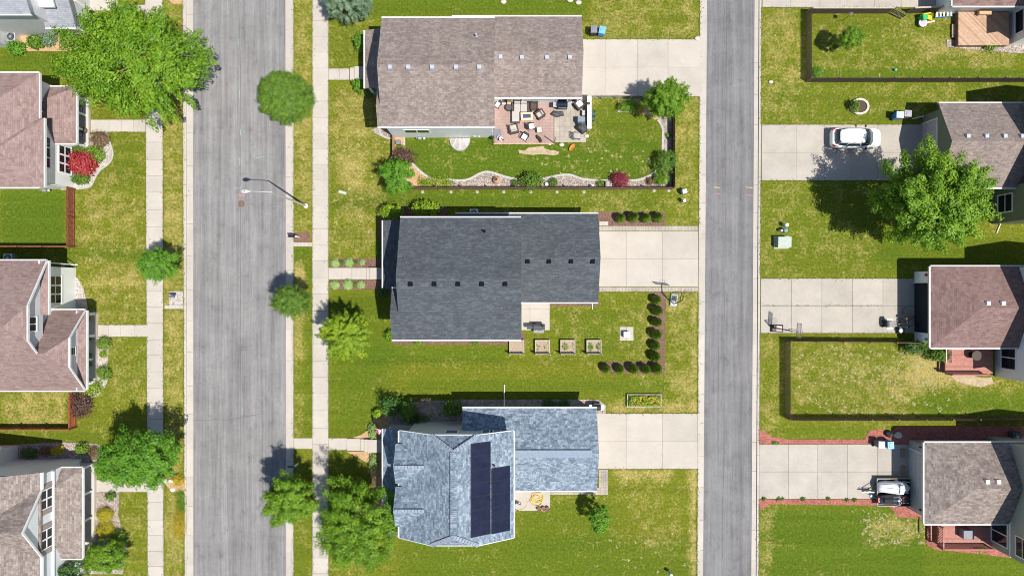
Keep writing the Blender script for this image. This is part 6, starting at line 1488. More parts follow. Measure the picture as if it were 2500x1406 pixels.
# bench, urn, lantern, fire bowl
p = P(1486, 452, .02); t = lthing('garden_bench', 'grey slatted bench in the rock bed left of the wine red maple', 'bench', p, math.pi)
mb = MB()
for i in range(6): mb.obox((-.32 + i * .128, 0, .42), (.1, .55, .03))
mb.build('seat', M['cushion'], t); mb = MB()
for i in range(6): mb.obox((-.32 + i * .128, .3, .7), (.1, .03, .5), rx=-.15)
mb.build('backrest', M['cushion'], t)
for sx in (-1, 1): MB().obox((sx * .36, 0, .3), (.06, .6, .6)).build('side_frame', M['char'], t)
p = P(1212, 441, .02); t = lthing('urn', 'terracotta urn in the curve of the rock bed', 'urn', p); MB().lathe([(.14, 0), (.26, .12), (.34, .35), (.26, .55), (.14, .62), (.16, .68)], n=18).build('body', plain('pale_terracotta', (.56, .30, .17), .75), t, smooth=True); MB().lathe([(.11, .66), (.11, .685)], n=14).build('opening', M['black'], t)
for x, y, l, m_ in ((1334, 451, 'white round lantern in the rock bed left of the clipped ball', M['white']), (1444, 456, 'small white lantern against the boarded fence', M['white'])):
    p = P(x, y, .02); t = lthing('garden_lantern', l, 'lantern', p); MB().lathe([(.1, 0), (.13, .1), (.13, .3)], n=12).build('body', m_, t); MB().lathe([(.18, .3), (.16, .36), (.04, .42)], n=12).build('cap', m_, t, smooth=True)
p = P(1396, 361, 0); t = lthing('fire_bowl', 'rust orange crescent fire bowl lying on the green lawn', 'fire bowl', p, .9); MB().lathe([(.08, 0), (.28, .05), (.38, .22), (.35, .22), (.25, .09), (.05, .06)], n=18, sy=.5).build('bowl', M['rustorange'], t, smooth=True); MB().lathe([(.18, 0), (.14, .06)], n=10).build('foot', M['rustorange'], t)
# black smoker on the charcoal house patio
p = P(1311, 797, .04); t = lthing('smoker', 'black barrel smoker with offset firebox on the charcoal house patio', 'smoker', p)
MB().cyl((-.35, 0, .8), (.68, 0, .8), .27, n=20).build('barrel', M['char'], t); MB().cyl((-.95, 0, .65), (-.37, 0, .65), .2, n=16).build('firebox', M['char'], t); MB().cyl((.52, .05, 1.05), (.52, .05, 1.5), .06).build('chimney', M['black'], t)
MB().tube([(-.1, -.27, .95), (-.1, -.36, .95), (.4, -.36, .95), (.4, -.27, .95)], .015).build('handle', M['metal'], t); MB().obox((.15, -.42, .62), (.95, .25, .03)).build('shelf', plain('grey_shelf', (.25, .25, .26), .5), t)
for sx in (-.25, .58):
    for sy in (-1, 1): MB().tube([(sx, sy * .12, .65), (sx, sy * .27, 0)], .025).build('leg', M['black'], t)
for s_ in (-1, 1): MB().cyl((-.3, s_ * .3, .14), (-.3, s_ * .35, .14), .14, n=14).build('wheel', M['rubber'], t)
# raised planter boxes with trellis
def planter(label, px, py, plants):
    p = P(px, py, 0); t = lthing('planter_box', label, 'planter', p, 0, 'planter boxes with trellis'); w, d, h = 1.36, 1.28, .42
    mb = MB()
    for s_ in (-1, 1): mb.obox((s_ * (w / 2 - .04), 0, h / 2), (.08, d, h)); mb.obox((0, s_ * (d / 2 - .04), h / 2), (w - .16, .08, h))
    mb.build('frame', M['wood_grey'], t); MB().box(-w / 2 + .08, w / 2 - .08, -d / 2 + .08, d / 2 - .08, 0, h - .08).build('soil', M['bedsoil'], t)
    tr = MB()
    for i in range(10): tr.obox((-w / 2 + .07 + (w - .14) * i / 9, -d / 2 + .02, .72), (.05, .025, .75))
    for z in (.5, .75, 1.0): tr.obox((0, -d / 2 + .05, z), (w, .03, .05))
    tr.build('trellis', M['wood_grey'], t)
    for s_ in (-1, 1): MB().obox((s_ * (w / 2 - .03), -d / 2 + .0, .58), (.09, .09, 1.16)).build('post', M['wood_grey'], t)
    n = 60 * plants
    if n:
        c = np.stack([rng.uniform(-.55, .55, n), rng.uniform(-.5, .55, n), rng.uniform(h, h + .2, n)], 1); k = np.sin(c[:, 0] * 7 + px) + np.cos(c[:, 1] * 6) > .3; c = c[k]
        leaf_mesh('seedlings', c, unit(rng.normal(size=c.shape) * .5 + np.array([0, 0, 1])), .11, .07, M['leaf_b'], t, rng.uniform(0, 1, len(c)), (0, 0, 0))
for x, pl, l in ((1261.5, 0, 'nearest the charcoal house, with bare soil'), (1324, 1, 'second from the charcoal house'), (1385.5, 3, 'third from the charcoal house, with a few seedlings'), (1449, 6, 'farthest from the charcoal house, with the most seedlings')): planter('weathered planter box with trellis ' + l, x, 846, pl)
p = P(1571.5, 976.5, 0); t = lthing('flower_bed', 'long raised wooden bed full of leaves and yellow flowers', 'planter', p); mb = MB(); w, d, h = 3.15, 1.18, .3
for s_ in (-1, 1): mb.obox((s_ * (w / 2 - .04), 0, h / 2), (.08, d, h)); mb.obox((0, s_ * (d / 2 - .04), h / 2), (w - .16, .08, h))
mb.build('frame', M['wood_grey'], t); MB().box(-w / 2 + .08, w / 2 - .08, -d / 2 + .08, d / 2 - .08, 0, h - .05).build('soil', plain('dark_soil', (.08, .06, .04), .95), t)
n = 1100; c = np.stack([rng.uniform(-1.45, 1.45, n), rng.uniform(-.48, .48, n), h + rng.uniform(0, .25, n)], 1); k = np.sin(c[:, 0] * 5) * np.cos(c[:, 1] * 6 + c[:, 0]) > -.45; c = c[k]
leaf_mesh('leaves', c, unit(rng.normal(size=c.shape) * .6 + np.array([0, 0, 1])), .15, .1, M['leaf_b'], t, rng.uniform(0, 1, len(c)), (0, 0, 0))
n = 260; c = np.stack([rng.uniform(-1.3, 1.4, n), rng.uniform(-.42, .42, n), h + rng.uniform(.22, .3, n)], 1); struct(leaf_mesh('flowers', c, unit(rng.normal(size=c.shape) * .3 + np.array([0, 0, 1])), .085, .085, M['flower_y'], t, rng.uniform(.5, 1, len(c)), (0, 0, 0)), 'stuff')
# square pad with covered box
p = P(1529.5, 814.5, 0); t = lthing('concrete_pad', 'square concrete pad on the lawn of the charcoal house', 'pad', p)
mb = MB()
for a in (-1, 1):
    for q in (-1, 1): mb.box(a * .32 - .31, a * .32 + .31, q * .32 - .31, q * .32 + .31, -.05, .05)
mb.build('slabs', M['drive'], t)
p = P(1528, 816, .05); t = lthing('fire_pit', 'white covered square fire pit standing on the concrete pad', 'fire pit', p); MB().obox((0, 0, .25), (.58, .52, .5)).build('body', M['cushion'], t, bevel=.05); MB().obox((0, 0, .52), (.62, .56, .07), taper=.9).build('cover', M['white'], t, bevel=.04); MB().tube([(-.12, 0, .56), (0, 0, .6), (.12, 0, .56)], .015).build('handle', M['stone'], t)
# basketball hoops
def hoop(label, px, py, rz, base, board, sc=1.0):
    """pole leans towards +x local, the board faces +x"""
    p = P(px, py, .03); t = lthing('basketball_hoop', label, 'basketball hoop', p, rz)
    MB().obox((.1, 0, .12), (1.25, .72, .22), taper=.8).build('base', base, t, bevel=.06); MB().obox((.25, 0, .25), (.5, .45, .05)).build('base_plate', board[1], t)
    MB().tube([(-.25, 0, .15), (-.1, 0, 1.6), (.1, 0, 2.9)], .05, 8).build('pole', M['black'], t); MB().tube([(-.3, 0, .2), (.45, .18, .22)], .03).tube([(-.15, 0, 1.2), (.35, 0, .22)], .03).build('brace', M['black'], t)
    MB().tube([(.1, .08, 2.75), (.75, .08, 3.0)], .03).tube([(.1, -.08, 2.9), (.75, -.08, 3.35)], .03).build('arm', M['black'], t)
    MB().box(.76, .79, -.62, .62, 2.92, 3.72).build('backboard', board[0], t)
    MB().box(.755, .80, -.66, -.61, 2.88, 3.76).box(.755, .80, .61, .66, 2.88, 3.76).box(.755, .80, -.61, .61, 3.71, 3.76).box(.755, .80, -.61, .61, 2.88, 2.93).build('board_frame', board[2], t)
    MB().tube([(1.03 + math.cos(q) * .225, math.sin(q) * .225, 3.02) for q in [6.2832 * i / 20 for i in range(21)]], .012, 5).build('rim', M['red'], t)
    net = MB()
    for i in range(10):
        q = 6.2832 * i / 10; net.cyl((1.03 + math.cos(q) * .22, math.sin(q) * .22, 3.01), (1.03 + math.cos(q + .4) * .13, math.sin(q + .4) * .13, 2.62), .006, n=4)
    net.build('net', M['white'], t)
clear = NT('clear_board'); clear.b.inputs['Transmission Weight'].default_value = .85; clear.b.inputs['Alpha'].default_value = .45; clearm = clear.done((.75, .77, .8), .1)
hoop('grey based basketball hoop beside the charcoal house driveway', 1644, 735, 1.45, plain('pale_grey_base', (.42, .43, .44), .5), (clearm, M['black'], M['black']))
hoop('black based basketball hoop on the driveway with the bikes', 1893, 801, -.05, M['black'], (clearm, plain('red_white_panel', (.65, .42, .42), .5, 0, .5, 20), M['black']))
# stone ring planter
p = P(2096, 262, 0); t = lthing('stone_planter', 'round stone ring planter with small evergreens on the lawn', 'planter', p); mb = MB(); rs = random.Random(2)
for k in range(2):
    for i in range(16):
        q = 6.2832 * (i + .5 * k) / 16; mb.obox((math.cos(q) * .74, math.sin(q) * .66, .09 + k * .16), (.3, .2, .15), q + 1.57 + rs.uniform(-.1, .1))
mb.build('stone_ring', M['stone'], t, bevel=.02); MB().lathe([(.66, 0), (.66, .22), (.02, .27)], n=16, sy=.88).build('soil', plain('dark_soil', (.08, .06, .04), .95), t)
S('shrub', 'dark little evergreen in the left half of the stone ring planter', 2087, 256, 9, 10, .9, M['leaf_g'], 350, .1, z0=.2); S('shrub', 'lime plant at the bottom of the stone ring planter', 2089, 268, 6, 5, .4, M['leaf_y'], 150, .09, cat='plant', z0=.2)
# trailer with two snowmobiles
p = P(2175, 1197, .04); t = lthing('utility_trailer', 'dark flatbed trailer with rails in front of the closed garage door', 'trailer', p)
MB().obox((0, 0, .42), (3.05, 2.5, .06)).build('deck', M['black'], t); mb = MB()
for s_ in (-1, 1): mb.obox((0, s_ * 1.25, .52), (3.1, .05, .12)); mb.obox((s_ * 1.54, 0, .52), (.05, 2.5, .12))
mb.build('rail', M['wood_grey'], t); MB().tube([(-1.5, 0.15, .4), (-2.9, .15, .42)], .045).tube([(-1.5, .8, .4), (-2.5, .18, .42)], .035).tube([(-1.5, -.5, .4), (-2.5, .12, .42)], .035).build('tongue', M['black'], t)
MB().tube([(-2.25, -.25, .1), (-2.25, -.25, .75)], .04).lathe([(.12, .75), (.14, .8), (.05, .85)], (-2.25, -.25, 0)).build('jack', M['metal'], t); MB().obox((-2.35, .0, .5), (1.1, .1, .06)).build('lift_bar', M['white'], t)
for s_ in (-1, 1): MB().cyl((.2, s_ * 1.0, .26), (.2, s_ * 1.18, .26), .26, n=16).build('wheel', M['rubber'], t)
def sled(label, px, py, rz, mats, covered):
    p = P(px, py, .49); t = lthing('snowmobile', label, 'snowmobile', p, rz); st = [(-1.42, .30, .3), (-1.25, .46, .5), (-.7, .54, .66), (.0, .56, .8), (.35, .62, .92), (.8, .56, .72), (1.2, .40, .48), (1.44, .16, .32)]
    if not covered: st = [(x, w * .86, h * .95) for x, w, h in st]
    mb = MB(); vs = []; n = 9
    for x, w, h in st:
        for k in range(n):
            a = math.pi * k / (n - 1); f = 1 + (.06 * math.sin(k * 2.3 + x * 6) if covered else 0); vs.append((x, -math.cos(a) * w * f, .12 + max(0, math.sin(a)) ** .7 * h * f))
    mb.add(vs, [(i * n + k, i * n + k + 1, (i + 1) * n + k + 1, (i + 1) * n + k) for i in range(len(st) - 1) for k in range(n - 1)] + [tuple(range(n)), tuple(range((len(st) - 1) * n, len(st) * n))] + [(i * n, (i + 1) * n, (i + 1) * n + n - 1, i * n + n - 1) for i in range(len(st) - 1)])
    mb.build('cover' if covered else 'body', mats[0], t, smooth=True)
    for s_ in (-1, 1): MB().tube([(-.1, s_ * .45, .06), (1.1, s_ * .5, .04), (1.5, s_ * .48, .2)], .05).build('ski', mats[1], t)
    if covered:
        f = MB()
        for q in (-.25, .02, .28): f.tube([(x, q * w * 2.2, .15 + h * (1.0 if abs(q) < .1 else .86)) for x, w, h in st[1:-1]], .022, 5)
        f.build('cover_seam', mats[1], t); MB().obox((.35, 0, 1.04), (.35, .8, .1)).build('handlebar_bulge', mats[0], t, bevel=.05)
    else:
        MB().obox((-.55, 0, .76), (.95, .34, .14)).build('seat', M['rubber'], t, bevel=.05); MB().tube([(.25, -.45, .95), (.15, -.2, 1.08), (.15, .2, 1.08), (.25, .45, .95)], .025).build('handlebar', M['metal'], t)
        MB().obox((.5, 0, 1.02), (.06, .5, .25), ry=-.5).build('windscreen', M['glass'], t); [MB().obox((.75, q * .25, .8), (.6, .06, .05), q * .2, 0, .3).build('stripe', plain('pink_stripe', (.5, .06, .14), .4), t) for q in (1, -1)]; MB().obox((-1.35, 0, .45), (.12, .4, .12)).build('taillight', M['red'], t); MB().tube([(-.2, -.3, .86), (.25, -.36, 1.0), (.45, 0, 1.05), (.25, .36, 1.0), (-.2, .3, .86)], .035).build('cowl', plain('silver_dash', (.32, .34, .37), .3, .3), t)
sled('snowmobile under a white cover on the trailer', 2177, 1187, -.04, (plain('white_cover', (.72, .74, .77), .6, 0, .05), plain('cover_seam', (.60, .62, .65), .7)), True)
sled('uncovered black snowmobile with pink stripes on the trailer', 2175, 1215, 0.05, (plain('sled_black', (.03, .032, .037), .3, 0, .3, 3, .6), M['metal']), False)
for py, l in ((1105, 'upper'), (1146, 'lower')):
    p = P(2204, py, .05); t = lthing('wood_ramp', l + ' wooden ramp block in the shade before the garage door', 'ramp', p); MB().obox((0, 0, .06), (.42, .68, .12)).build('block', plain('ramp_wood', (.27, .2, .14), .8), t); MB().obox((-.05, 0, .13), (.3, .6, .03)).build('tread', plain('ramp_wood', (.27, .2, .14), .8), t)
tag(MB().obox(P(2187, 1233, .12), (.6, .26, .2)).build('white_tote', M['white'], loc=P(2187, 1233, 0), bevel=.03), 'white storage tote in red mulch below the trailer', 'tote')
grid_slabs('paver_path', pv(2196, 2255, 14), pv(1238, 1263, 12), .03, M['conc'], .02)
acunit(2470, 1062, 'air conditioner in the shaded red mulch of the snowmobile house', M['char'])
acunit(1158, 523, 'air conditioner in the shade behind the charcoal house')
# driveway clutter of the open garage house
grill('grey topped grill on the driveway with the bikes', 2161, 790, .04, 1.57, M['black'], plain('grey_lid', (.24, .235, .22), .5), .62, .2, .95)
def bike(label, px, py, rz, mat):
    p = P(px, py, .04); t = lthing('bicycle', label, 'bicycle', p, rz)
    for x in (-.52, .52):
        w = MB().tube([(x + math.cos(q) * .33, 0, .34 + math.sin(q) * .33) for q in [6.2832 * i / 20 for i in range(21)]], .02, 5).build('wheel', M['rubber'], t); s_ = MB()
        for i in range(6): s_.cyl((x, 0, .34), (x + math.cos(i * 1.05) * .31, 0, .34 + math.sin(i * 1.05) * .31), .004, n=4)
        s_.build('spokes', M['metal'], w)
    MB().tube([(-.52, 0, .34), (-.15, 0, .85), (.38, 0, .82), (-.05, 0, .32), (-.52, 0, .34)], .02).tube([(-.05, 0, .32), (-.18, 0, .95)], .018).tube([(.52, 0, .34), (.36, 0, 1.0)], .018).build('frame', mat, t)
    MB().obox((-.2, 0, .97), (.26, .13, .06)).build('saddle', M['black'], t, bevel=.02); MB().tube([(.3, -.3, 1.02), (.38, 0, 1.0), (.3, .3, 1.02)], .016).build('handlebar', M['black'], t)
bike('silver bicycle standing in the shade before the open garage', 2208, 797, .1, M['metal']); bike('dark bicycle beside the open garage', 2206, 782, .5, plain('dark_red_frame', (.2, .03, .03), .4)); bike('bronze bicycle nearest the shadow edge', 2200, 772, 1.3, plain('bronze_frame', (.25, .18, .08), .4))
p = P(2196, 806, .04); t = lthing('ride_toy', 'white and black ride on toy in the shade by the bicycles', 'toy', p); MB().obox((0, 0, .25), (.7, .4, .3), taper=.75).build('body', M['black'], t, bevel=.06); MB().lathe([(.2, .4), (.23, .45), (.1, .5)], (-.1, 0, 0), 14).build('seat', M['white'], t, smooth=True)
for sx in (-.25, .25):
    for s_ in (-1, 1): MB().cyl((sx, s_ * .2, .12), (sx, s_ * .27, .12), .12, n=12).build('wheel', M['rubber'], t)
# decks
def deck(label, x0, y0, x1, y1, z, mat, railmat, rails, steps, slat_n=.14):
    a = P(x0, y1, z); b = P(x1, y0, z); t = thing('deck', label, 'deck', Vector((a.x, a.y, 0)))
    MB().box(a.x, b.x, a.y, b.y, z - .12, z).build('floor', mat, t); f = MB().box(a.x + .05, b.x - .05, a.y + .05, b.y - .05, -.05, z - .125); f.build('skirt', M['fence_mid'], t)
    for (p0, p1) in rails:
        p0 = P(*p0, z); p1 = P(*p1, z); L = (p1 - p0).length; n = int(L / slat_n); m = MB()
        for i in range(n + 1): m.obox(p0.lerp(p1, i / n) + Vector((0, 0, .45)), (.04, .04, .8))
        m.build('balusters', railmat, t); MB().bar(p0 + Vector((0, 0, .95)), p1 + Vector((0, 0, .95)), .13, .05).bar(p0 + Vector((0, 0, .12)), p1 + Vector((0, 0, .12)), .05, .05).build('handrail', railmat, t)
        for q in (p0, p1): MB().obox(q + Vector((0, 0, .48)), (.1, .1, 1.0)).build('post', railmat, t)
    for i, (sx0, sy0, sx1, sy1) in enumerate(steps):
        c = P(sx0, sy1, 0); d = P(sx1, sy0, 0); zz = z * (len(steps) - i) / (len(steps) + 1); MB().box(c.x, d.x, c.y, d.y, zz - .05, zz).box(c.x + .03, d.x - .03, c.y + .02, d.y - .02, -.05, zz - .055).build('step', mat, t)
deck('red brown deck with a white slatted railing beside the plum roofed house', 2308, 820, 2424, 912, .75, M['deckred'], M['deckred'], [((2310, 912), (2398, 912))], [(2298, 884, 2307, 908), (2289, 884, 2297.5, 908)])
tr_ = thing('lattice_screen', 'pink slatted railing panel at the left edge of the plum house deck', 'railing', P(2310, 850)); m = MB(); pk = plain('pale_pink_paint', (.62, .40, .34), .6)
for i in range(14): m.obox(P(2311, 846 + i * 2.75, .75) + Vector((0, 0, .45)), (.05, .05, .85))
m.build('slats', pk, tr_); MB().bar(P(2311, 846, 1.7), P(2311, 884, 1.7), .1, .06).bar(P(2311, 846, .85), P(2311, 884, .85), .08, .06).build('rail', pk, tr_)
p = P(2372, 866, .75); t = lthing('deck_table', 'dark table with chairs in the shade on the plum house deck', 'table', p); MB().lathe([(.45, .68), (.45, .72), (.4, .73)], n=18).build('top', M['wicker'], t); MB().cyl((0, 0, 0), (0, 0, .68), .06).lathe([(.3, 0), (.28, .04)]).build('pedestal', M['black'], t)
deck('red deck with slatted railings beside the taupe roofed house', 2290, 1245, 2422, 1332, .7, M['deckred'], M['deckred'], [((2290, 1332), (2410, 1332)), ((2288, 1280), (2288, 1332))], [(2280, 1275, 2289, 1300)])
tr_ = thing('lattice_screen', 'red slatted railing standing left of the taupe house deck', 'railing', P(2276, 1300)); m = MB()
for i in range(12): m.obox(P(2274, 1279 + i * 3.6, 0) + Vector((0, 0, .6)), (.05, .05, 1.1))
m.build('slats', M['deckred'], tr_); MB().bar(P(2274, 1279, 1.2), P(2274, 1319, 1.2), .1, .06).build('rail', M['deckred'], tr_)
p = P(2352, 1298, .7); t = lthing('storage_box', 'grey square box on the red deck of the taupe house', 'box', p); MB().obox((0, 0, .35), (.9, .75, .7)).build('body', M['greyplast'], t, bevel=.03); MB().obox((0, 0, .73), (.96, .8, .07)).build('lid', M['greyplast'], t, bevel=.03)
deck('cedar deck with diagonal boards in the upper right', 2340, 29, 2464, 111, .7, M['decktan'], M['decktan'], [], [(2330, 62, 2338, 94), (2321, 62, 2329.5, 94)])
p = P(2398, 34, .7); t = lthing('deck_bench', 'wooden bench in the shade on the cedar deck', 'bench', p); MB().obox((0, 0, .42), (1.1, .5, .06)).build('seat', M['wood_tan'], t); MB().obox((-.45, 0, .2), (.1, .45, .4)).obox((.45, 0, .2), (.1, .45, .4)).build('leg_frame', M['wood_tan'], t)
# toys
p = P(2254, 50, 0); t = lthing('toddler_slide', 'green and yellow toddler slide beside the open gate', 'toy', p, .15); MB().obox((-.25, .05, .4), (.55, .55, .8), taper=.85).build('tower', plain('toy_green', (.04, .42, .12), .4), t, bevel=.04); MB().obox((.35, .05, .38), (.85, .42, .08), 0, 0, .6).build('slide', plain('toy_yellow', (.80, .55, .03), .4), t, bevel=.03); MB().obox((-.1, .3, .85), (.7, .08, .08)).build('handle', plain('toy_yellow', (.80, .55, .03), .4), t)
p = P(2247, 60, 0); t = lthing('play_table', 'white and pink round play table on the lawn by the slide', 'toy', p); MB().lathe([(.25, 0), (.22, .3), (.38, .36), (.38, .44), (.3, .45)], n=18).build('table', M['white'], t, smooth=True); MB().lathe([(.26, .455), (.26, .47)], n=16).build('inset', plain('toy_pink', (.65, .38, .50), .5), t); MB().obox((.75, .1, .3), (.8, .14, .08), .2).build('beam', plain('toy_peach', (.7, .5, .38), .5), t)
p = P(2298, 38, 0); t = lthing('play_ladder', 'blue and white play ladder leaning by the white sided house', 'toy', p); m = MB()
for s_ in (-1, 1): m.obox((0, s_ * .28, .35), (1.45, .07, .1), 0, 0, -.25)
m.build('side_rail', M['blue'], t); m = MB()
for i in range(5): m.obox((-.55 + i * .28, 0, .25 + i * .07), (.13, .52, .05))
m.build('rungs', M['white'], t)
p = P(2184, 172, 0); t = lthing('ball', 'turquoise ball lying on the picket fenced lawn', 'ball', p); MB().ball((0, 0, .14), .14, 14, 10).build('shell', plain('turquoise_rubber', (.05, .5, .42), .35), t, smooth=True); MB().lathe([(.03, .275), (.02, .283)], n=8).build('valve', M['white'], t)
p = P(2056, 52, 0); t = lthing('bird_feeder', 'small bird feeder on a thin pole in the picket fenced yard', 'bird feeder', p); MB().cyl((0, 0, 0), (0, 0, 1.5), .02).build('pole', M['black'], t); MB().obox((0, 0, 1.6), (.22, .2, .2)).build('box', M['stone'], t); MB().obox((0, 0, 1.74), (.32, .28, .08), taper=.4).build('roof', M['fence_mid'], t)
# hose, pots, chair and flag of the solar house
p = P(1312, 1216, .05); t = lthing('garden_hose', 'tangled yellow hose on the solar house patio', 'hose', p); rs = random.Random(9); q = []
for i in range(90):
    a = i * .42; r_ = .38 + .25 * math.sin(i * .31) + rs.uniform(-.05, .05); q.append((math.cos(a) * r_ * 1.15 + .15 * math.sin(i * .12), math.sin(a) * r_ + .1 * math.cos(i * .17), .02 + .0012 * i))
MB().tube(q, .02, 5).build('coil', M['yellow'], t); MB().tube([q[0], (-.9, -.3, .02), (-1.0, -.7, .02), (-1.4, -1.0, .02), (-2.1, -1.15, .02)], .018, 5).build('tail', M['yellow'], t)
for x, l, m_ in ((1316, 'left', M['fence_mid']), (1327, 'middle', M['terra']), (1337, 'right', M['fence_mid'])):
    p = P(x, 1240, .04); t = lthing('flower_pot', l + ' pot of three at the patio corner of the solar house', 'pot', p, 0, 'pots on the solar house patio'); MB().lathe([(.13, 0), (.19, .26), (.21, .26), (.21, .31), (.17, .31), (.15, .24)], n=16).build('pot', m_, t); MB().lathe([(.16, .24), (.02, .26)], n=12).build('soil', M['earth'], t)
framechair('grey lounge chair at the wall of the solar house patio', 1262, 1231, .04, 1.2, M['cushion'], .6)
grill('black grill in the rocks behind the solar house garage', 1454, 990, .02, math.pi, M['black'], M['black'], .75, .3)
p = Vector((wpx(-300) + .1, -wpx(337), 2.6)); t = thing('flag', 'purple white and red flag hanging from the solar house porch', 'flag', p); q = p + Vector((-.55, .28, .25))
MB().cyl(p, q + (q - p) * .25, .018).build('flag_pole', M['white'], t)
for i, c in enumerate(((.35, .05, .5), (.75, .72, .75), (.62, .05, .12))):
    m = MB(); N_ = 8; vs = []
    for k in range(N_ + 1):
        for s_ in (i / 3, (i + 1) / 3):
            b_ = p.lerp(q, .15 + s_ * 1.05); dr = k / N_; vs.append(b_ + Vector((-.25 * dr - .06 * math.sin(dr * 6), -.45 * dr + .07 * math.sin(dr * 9 + s_ * 3), -.75 * dr)))
    m.add(vs, [(2 * k, 2 * k + 1, 2 * k + 3, 2 * k + 2) for k in range(N_)]); o = m.build('cloth', plain('flag_cloth_' + ('purple', 'white', 'red')[i], c, .8), t, smooth=True); sm = o.modifiers.new('thick', 'SOLIDIFY'); sm.thickness = .01
# pots on the porch of the left middle house
for x, y, l, m_ in ((223, 779, 'yellow flowers in a pot at the upper end of the porch', M['flower_y']), (224, 824, 'green potted fern beside the porch steps', M['leaf_g']), (223, 866, 'green potted plant in the middle of the lower porch', M['leaf_b']), (223, 889, 'green potted plant at the lower end of the porch', M['leaf_b'])):
    p = P(x, y, .45); t = lthing('potted_plant', l, 'potted plant', p, 0, 'potted plants on the porch'); MB().lathe([(.12, 0), (.17, .25), (.15, .25), (.13, .2)], n=14).build('pot', M['terra'], t); n = 150; d_v = unit(rng.normal(size=(n, 3))); d_v[:, 2] = abs(d_v[:, 2])
    leaf_mesh('leaves', d_v * np.array([.27, .27, .22]) * rng.uniform(.5, 1, (n, 1)) + np.array([0, 0, .27]), d_v, .12, .07, m_, t, rng.uniform(0, 1, n), (0, 0, 0))
p = P(210, 321, .3); t = lthing('potted_plant', 'bronze potted plant on the porch above the front walk', 'potted plant', p); MB().lathe([(.13, 0), (.18, .28), (.15, .28)], n=14).build('pot', M['terra'], t); n = 160; d_v = unit(rng.normal(size=(n, 3))); d_v[:, 2] = abs(d_v[:, 2])
leaf_mesh('leaves', d_v * np.array([.27, .3, .22]) + np.array([0, 0, .3]), d_v, .12, .07, M['leaf_brown'], t, rng.uniform(0, 1, n), (0, 0, 0))
for y, l in ((270, 'upper'), (333, 'lower')): armchair(l + ' grey porch chair of the scarlet maple house', 199, y, .3, -1.57 + math.pi, .65, .65, M['cushion'], M['greyplast'], 'porch_chair')
p = P(228, 1255, 0); t = lthing('porch_steps', 'white concrete step block on the gabled house porch edge', 'step', p); MB().obox((0, 0, .1), (.8, 1.1, .2), .55).build('lower_step', M['porch'], t); MB().obox((-.2, .05, .27), (.5, 1.0, .14), .55).build('upper_step', M['porch'], t)
# ---------------------------------------------------------------- ragged grass along the paved edges, dry clumps in worn lawns
M['leaf_grass'] = leafmat('grass_fringe_blade', (0.070, 0.115, 0.010), (0.135, 0.170, 0.016), (0.32, 0.27, 0.09), .15)
ED = []
def vline(xt, xb, gaps, sg):
    y = -40
    while y < 1450:
        y += rng.uniform(.5, 2.2)
        if any(a <= y <= b for a, b in gaps): continue
        ED.append((lx(y, xt, xb) + sg * rng.normal() ** 2 * .9 - sg * .8, y))
def hline(y, x0, x1, sg):
    x = x0
    while x < x1:
        x += rng.uniform(.6, 2.6); ED.append((x, y + sg * rng.normal() ** 2 * .8 - sg * .8))
vline(355, 361, ((12, 30), (292, 324), (792, 823), (1170, 1201)), 1); vline(397, 400, ((744, 755),), -1); vline(446, 451, ((744, 755),), 1); vline(717, 717, ((591, 603), (1068, 1096)), -1)
vline(763, 763, ((591, 603), (1068, 1096)), 1); vline(802, 802, ((167, 197), (653, 683), (1068, 1099)), -1); vline(1709, 1702, ((96, 237), (551, 713), (1008, 1145)), 1); vline(1859, 1852, ((-60, 20), (304, 442), (679, 814), (1083, 1218)), -1)
for y, x0, x1, sg in ((97, 1425, 1708, 1), (236, 1440, 1708, -1), (712, 1465, 1704, -1), (1009, 1480, 1703, 1), (1144, 1486, 1703, -1), (19, 1861, 2200, -1), (305, 1859, 2200, 1), (441, 1859, 2140, -1), (680, 1857, 2230, 1), (813, 1857, 2230, -1), (168, 803, 853, 1), (196, 803, 853, -1), (322, 268, 355, -1), (793, 252, 360, 1), (822, 268, 360, -1), (1069, 803, 880, 1), (1098, 803, 850, -1), (746, 1860, 2150, 1), (353, 1210, 1352, -1)): hline(y, x0, x1, sg)
e_ = np.array([W(*q) for q in ED]); n = len(e_); c = np.concatenate([e_, rng.uniform(.02, .07, (n, 1))], 1)
struct(leaf_mesh('grass_fringe', c, unit(rng.normal(size=(n, 3)) * .4 + np.array([0, 0, 1])), .13, .09, M['leaf_grass'], None, rng.uniform(0, 1, n), (0, 0, 0)), 'stuff')
M['leaf_dry'] = leafmat('dry_grass_blade', (0.26, 0.24, 0.07), (0.38, 0.345, 0.13), (0.52, 0.48, 0.25), .1)
cs = []
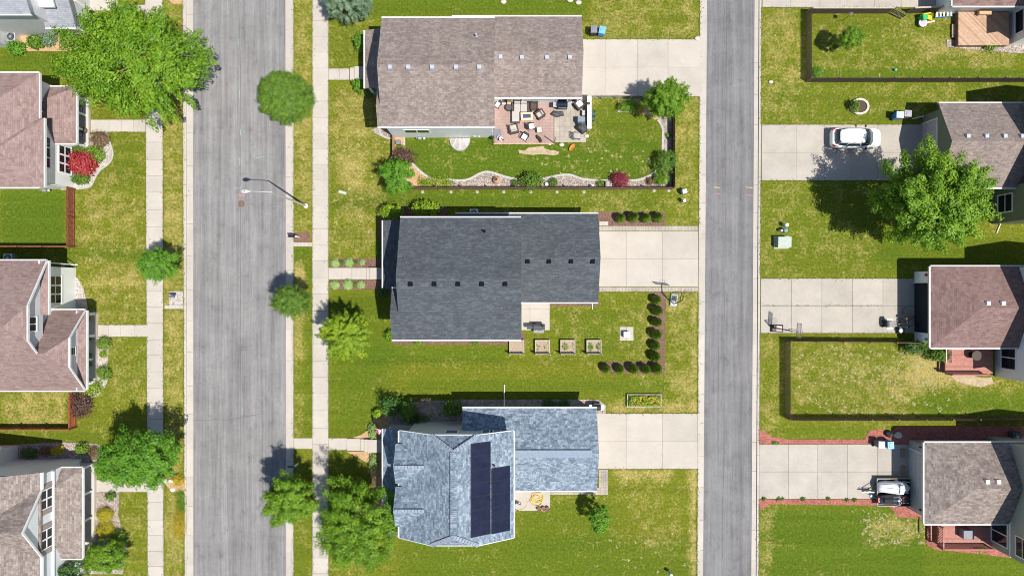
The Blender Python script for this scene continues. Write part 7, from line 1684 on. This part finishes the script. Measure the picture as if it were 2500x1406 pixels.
for x0, y0, x1, y1, k in ((1940, 840, 2320, 1010, 150), (2060, 870, 2320, 940, 70), (2100, 1245, 2262, 1330, 110), (1320, 365, 1600, 430, 34), (1440, 1150, 1690, 1400, 30), (1885, 50, 2400, 190, 40), (200, 480, 350, 780, 26), (806, 300, 940, 620, 26)):
    for _ in range(k):
        x, y = rng.uniform(x0, x1), rng.uniform(y0, y1); m = int(rng.integers(4, 12)); cs.append(np.stack([x + rng.normal(size=m) * 2.2, y + rng.normal(size=m) * 1.6], 1))
cs = np.concatenate(cs); n = len(cs); c = np.concatenate([np.array([W(*q) for q in cs]), rng.uniform(.01, .04, (n, 1))], 1)
struct(leaf_mesh('dry_grass_clumps', c, unit(rng.normal(size=(n, 3)) * .25 + np.array([0, 0, 1])), .16, .09, M['leaf_dry'], None, rng.uniform(0, 1, n), (0, 0, 0)), 'stuff')
# ---------------------------------------------------------------- camera and light
cam = bpy.data.cameras.new('camera'); co = bpy.data.objects.new('camera', cam); C.objects.link(co)
co.location = (0, 0, H); co.rotation_euler = (0, 0, 0)
cam.sensor_width = 36; cam.lens = 36 * H / (2500 / PX); cam.clip_end = 2000
bpy.context.scene.camera = co
dirv = Vector((.379, -.253, 1.0)).normalized()          # towards the sun
sun = bpy.data.lights.new('sun', 'SUN'); so = bpy.data.objects.new('sun', sun); C.objects.link(so)
sun.energy = 4.3; sun.angle = R(.5); sun.color = (1.0, .955, .89)
so.rotation_euler = dirv.to_track_quat('Z', 'Y').to_euler(); so.location = dirv * 90
w = bpy.data.worlds.new('World'); bpy.context.scene.world = w; w.use_nodes = True
sk = w.node_tree.nodes.new('ShaderNodeTexSky'); sk.sky_type = 'NISHITA'; sk.sun_disc = False
el = math.asin(dirv.z); az = math.atan2(dirv.x, dirv.y)
sk.sun_elevation = el; sk.sun_rotation = az; sk.air_density = 1.0; sk.dust_density = .6
w.node_tree.links.new(sk.outputs[0], w.node_tree.nodes['Background'].inputs[0]); w.node_tree.nodes['Background'].inputs[1].default_value = .085
sc = bpy.context.scene
sc.view_settings.view_transform = 'Standard'; sc.view_settings.look = 'None'; sc.view_settings.gamma = 1; sc.view_settings.exposure = .5
sc.cycles.max_bounces = 6; sc.cycles.filter_width = 1.0
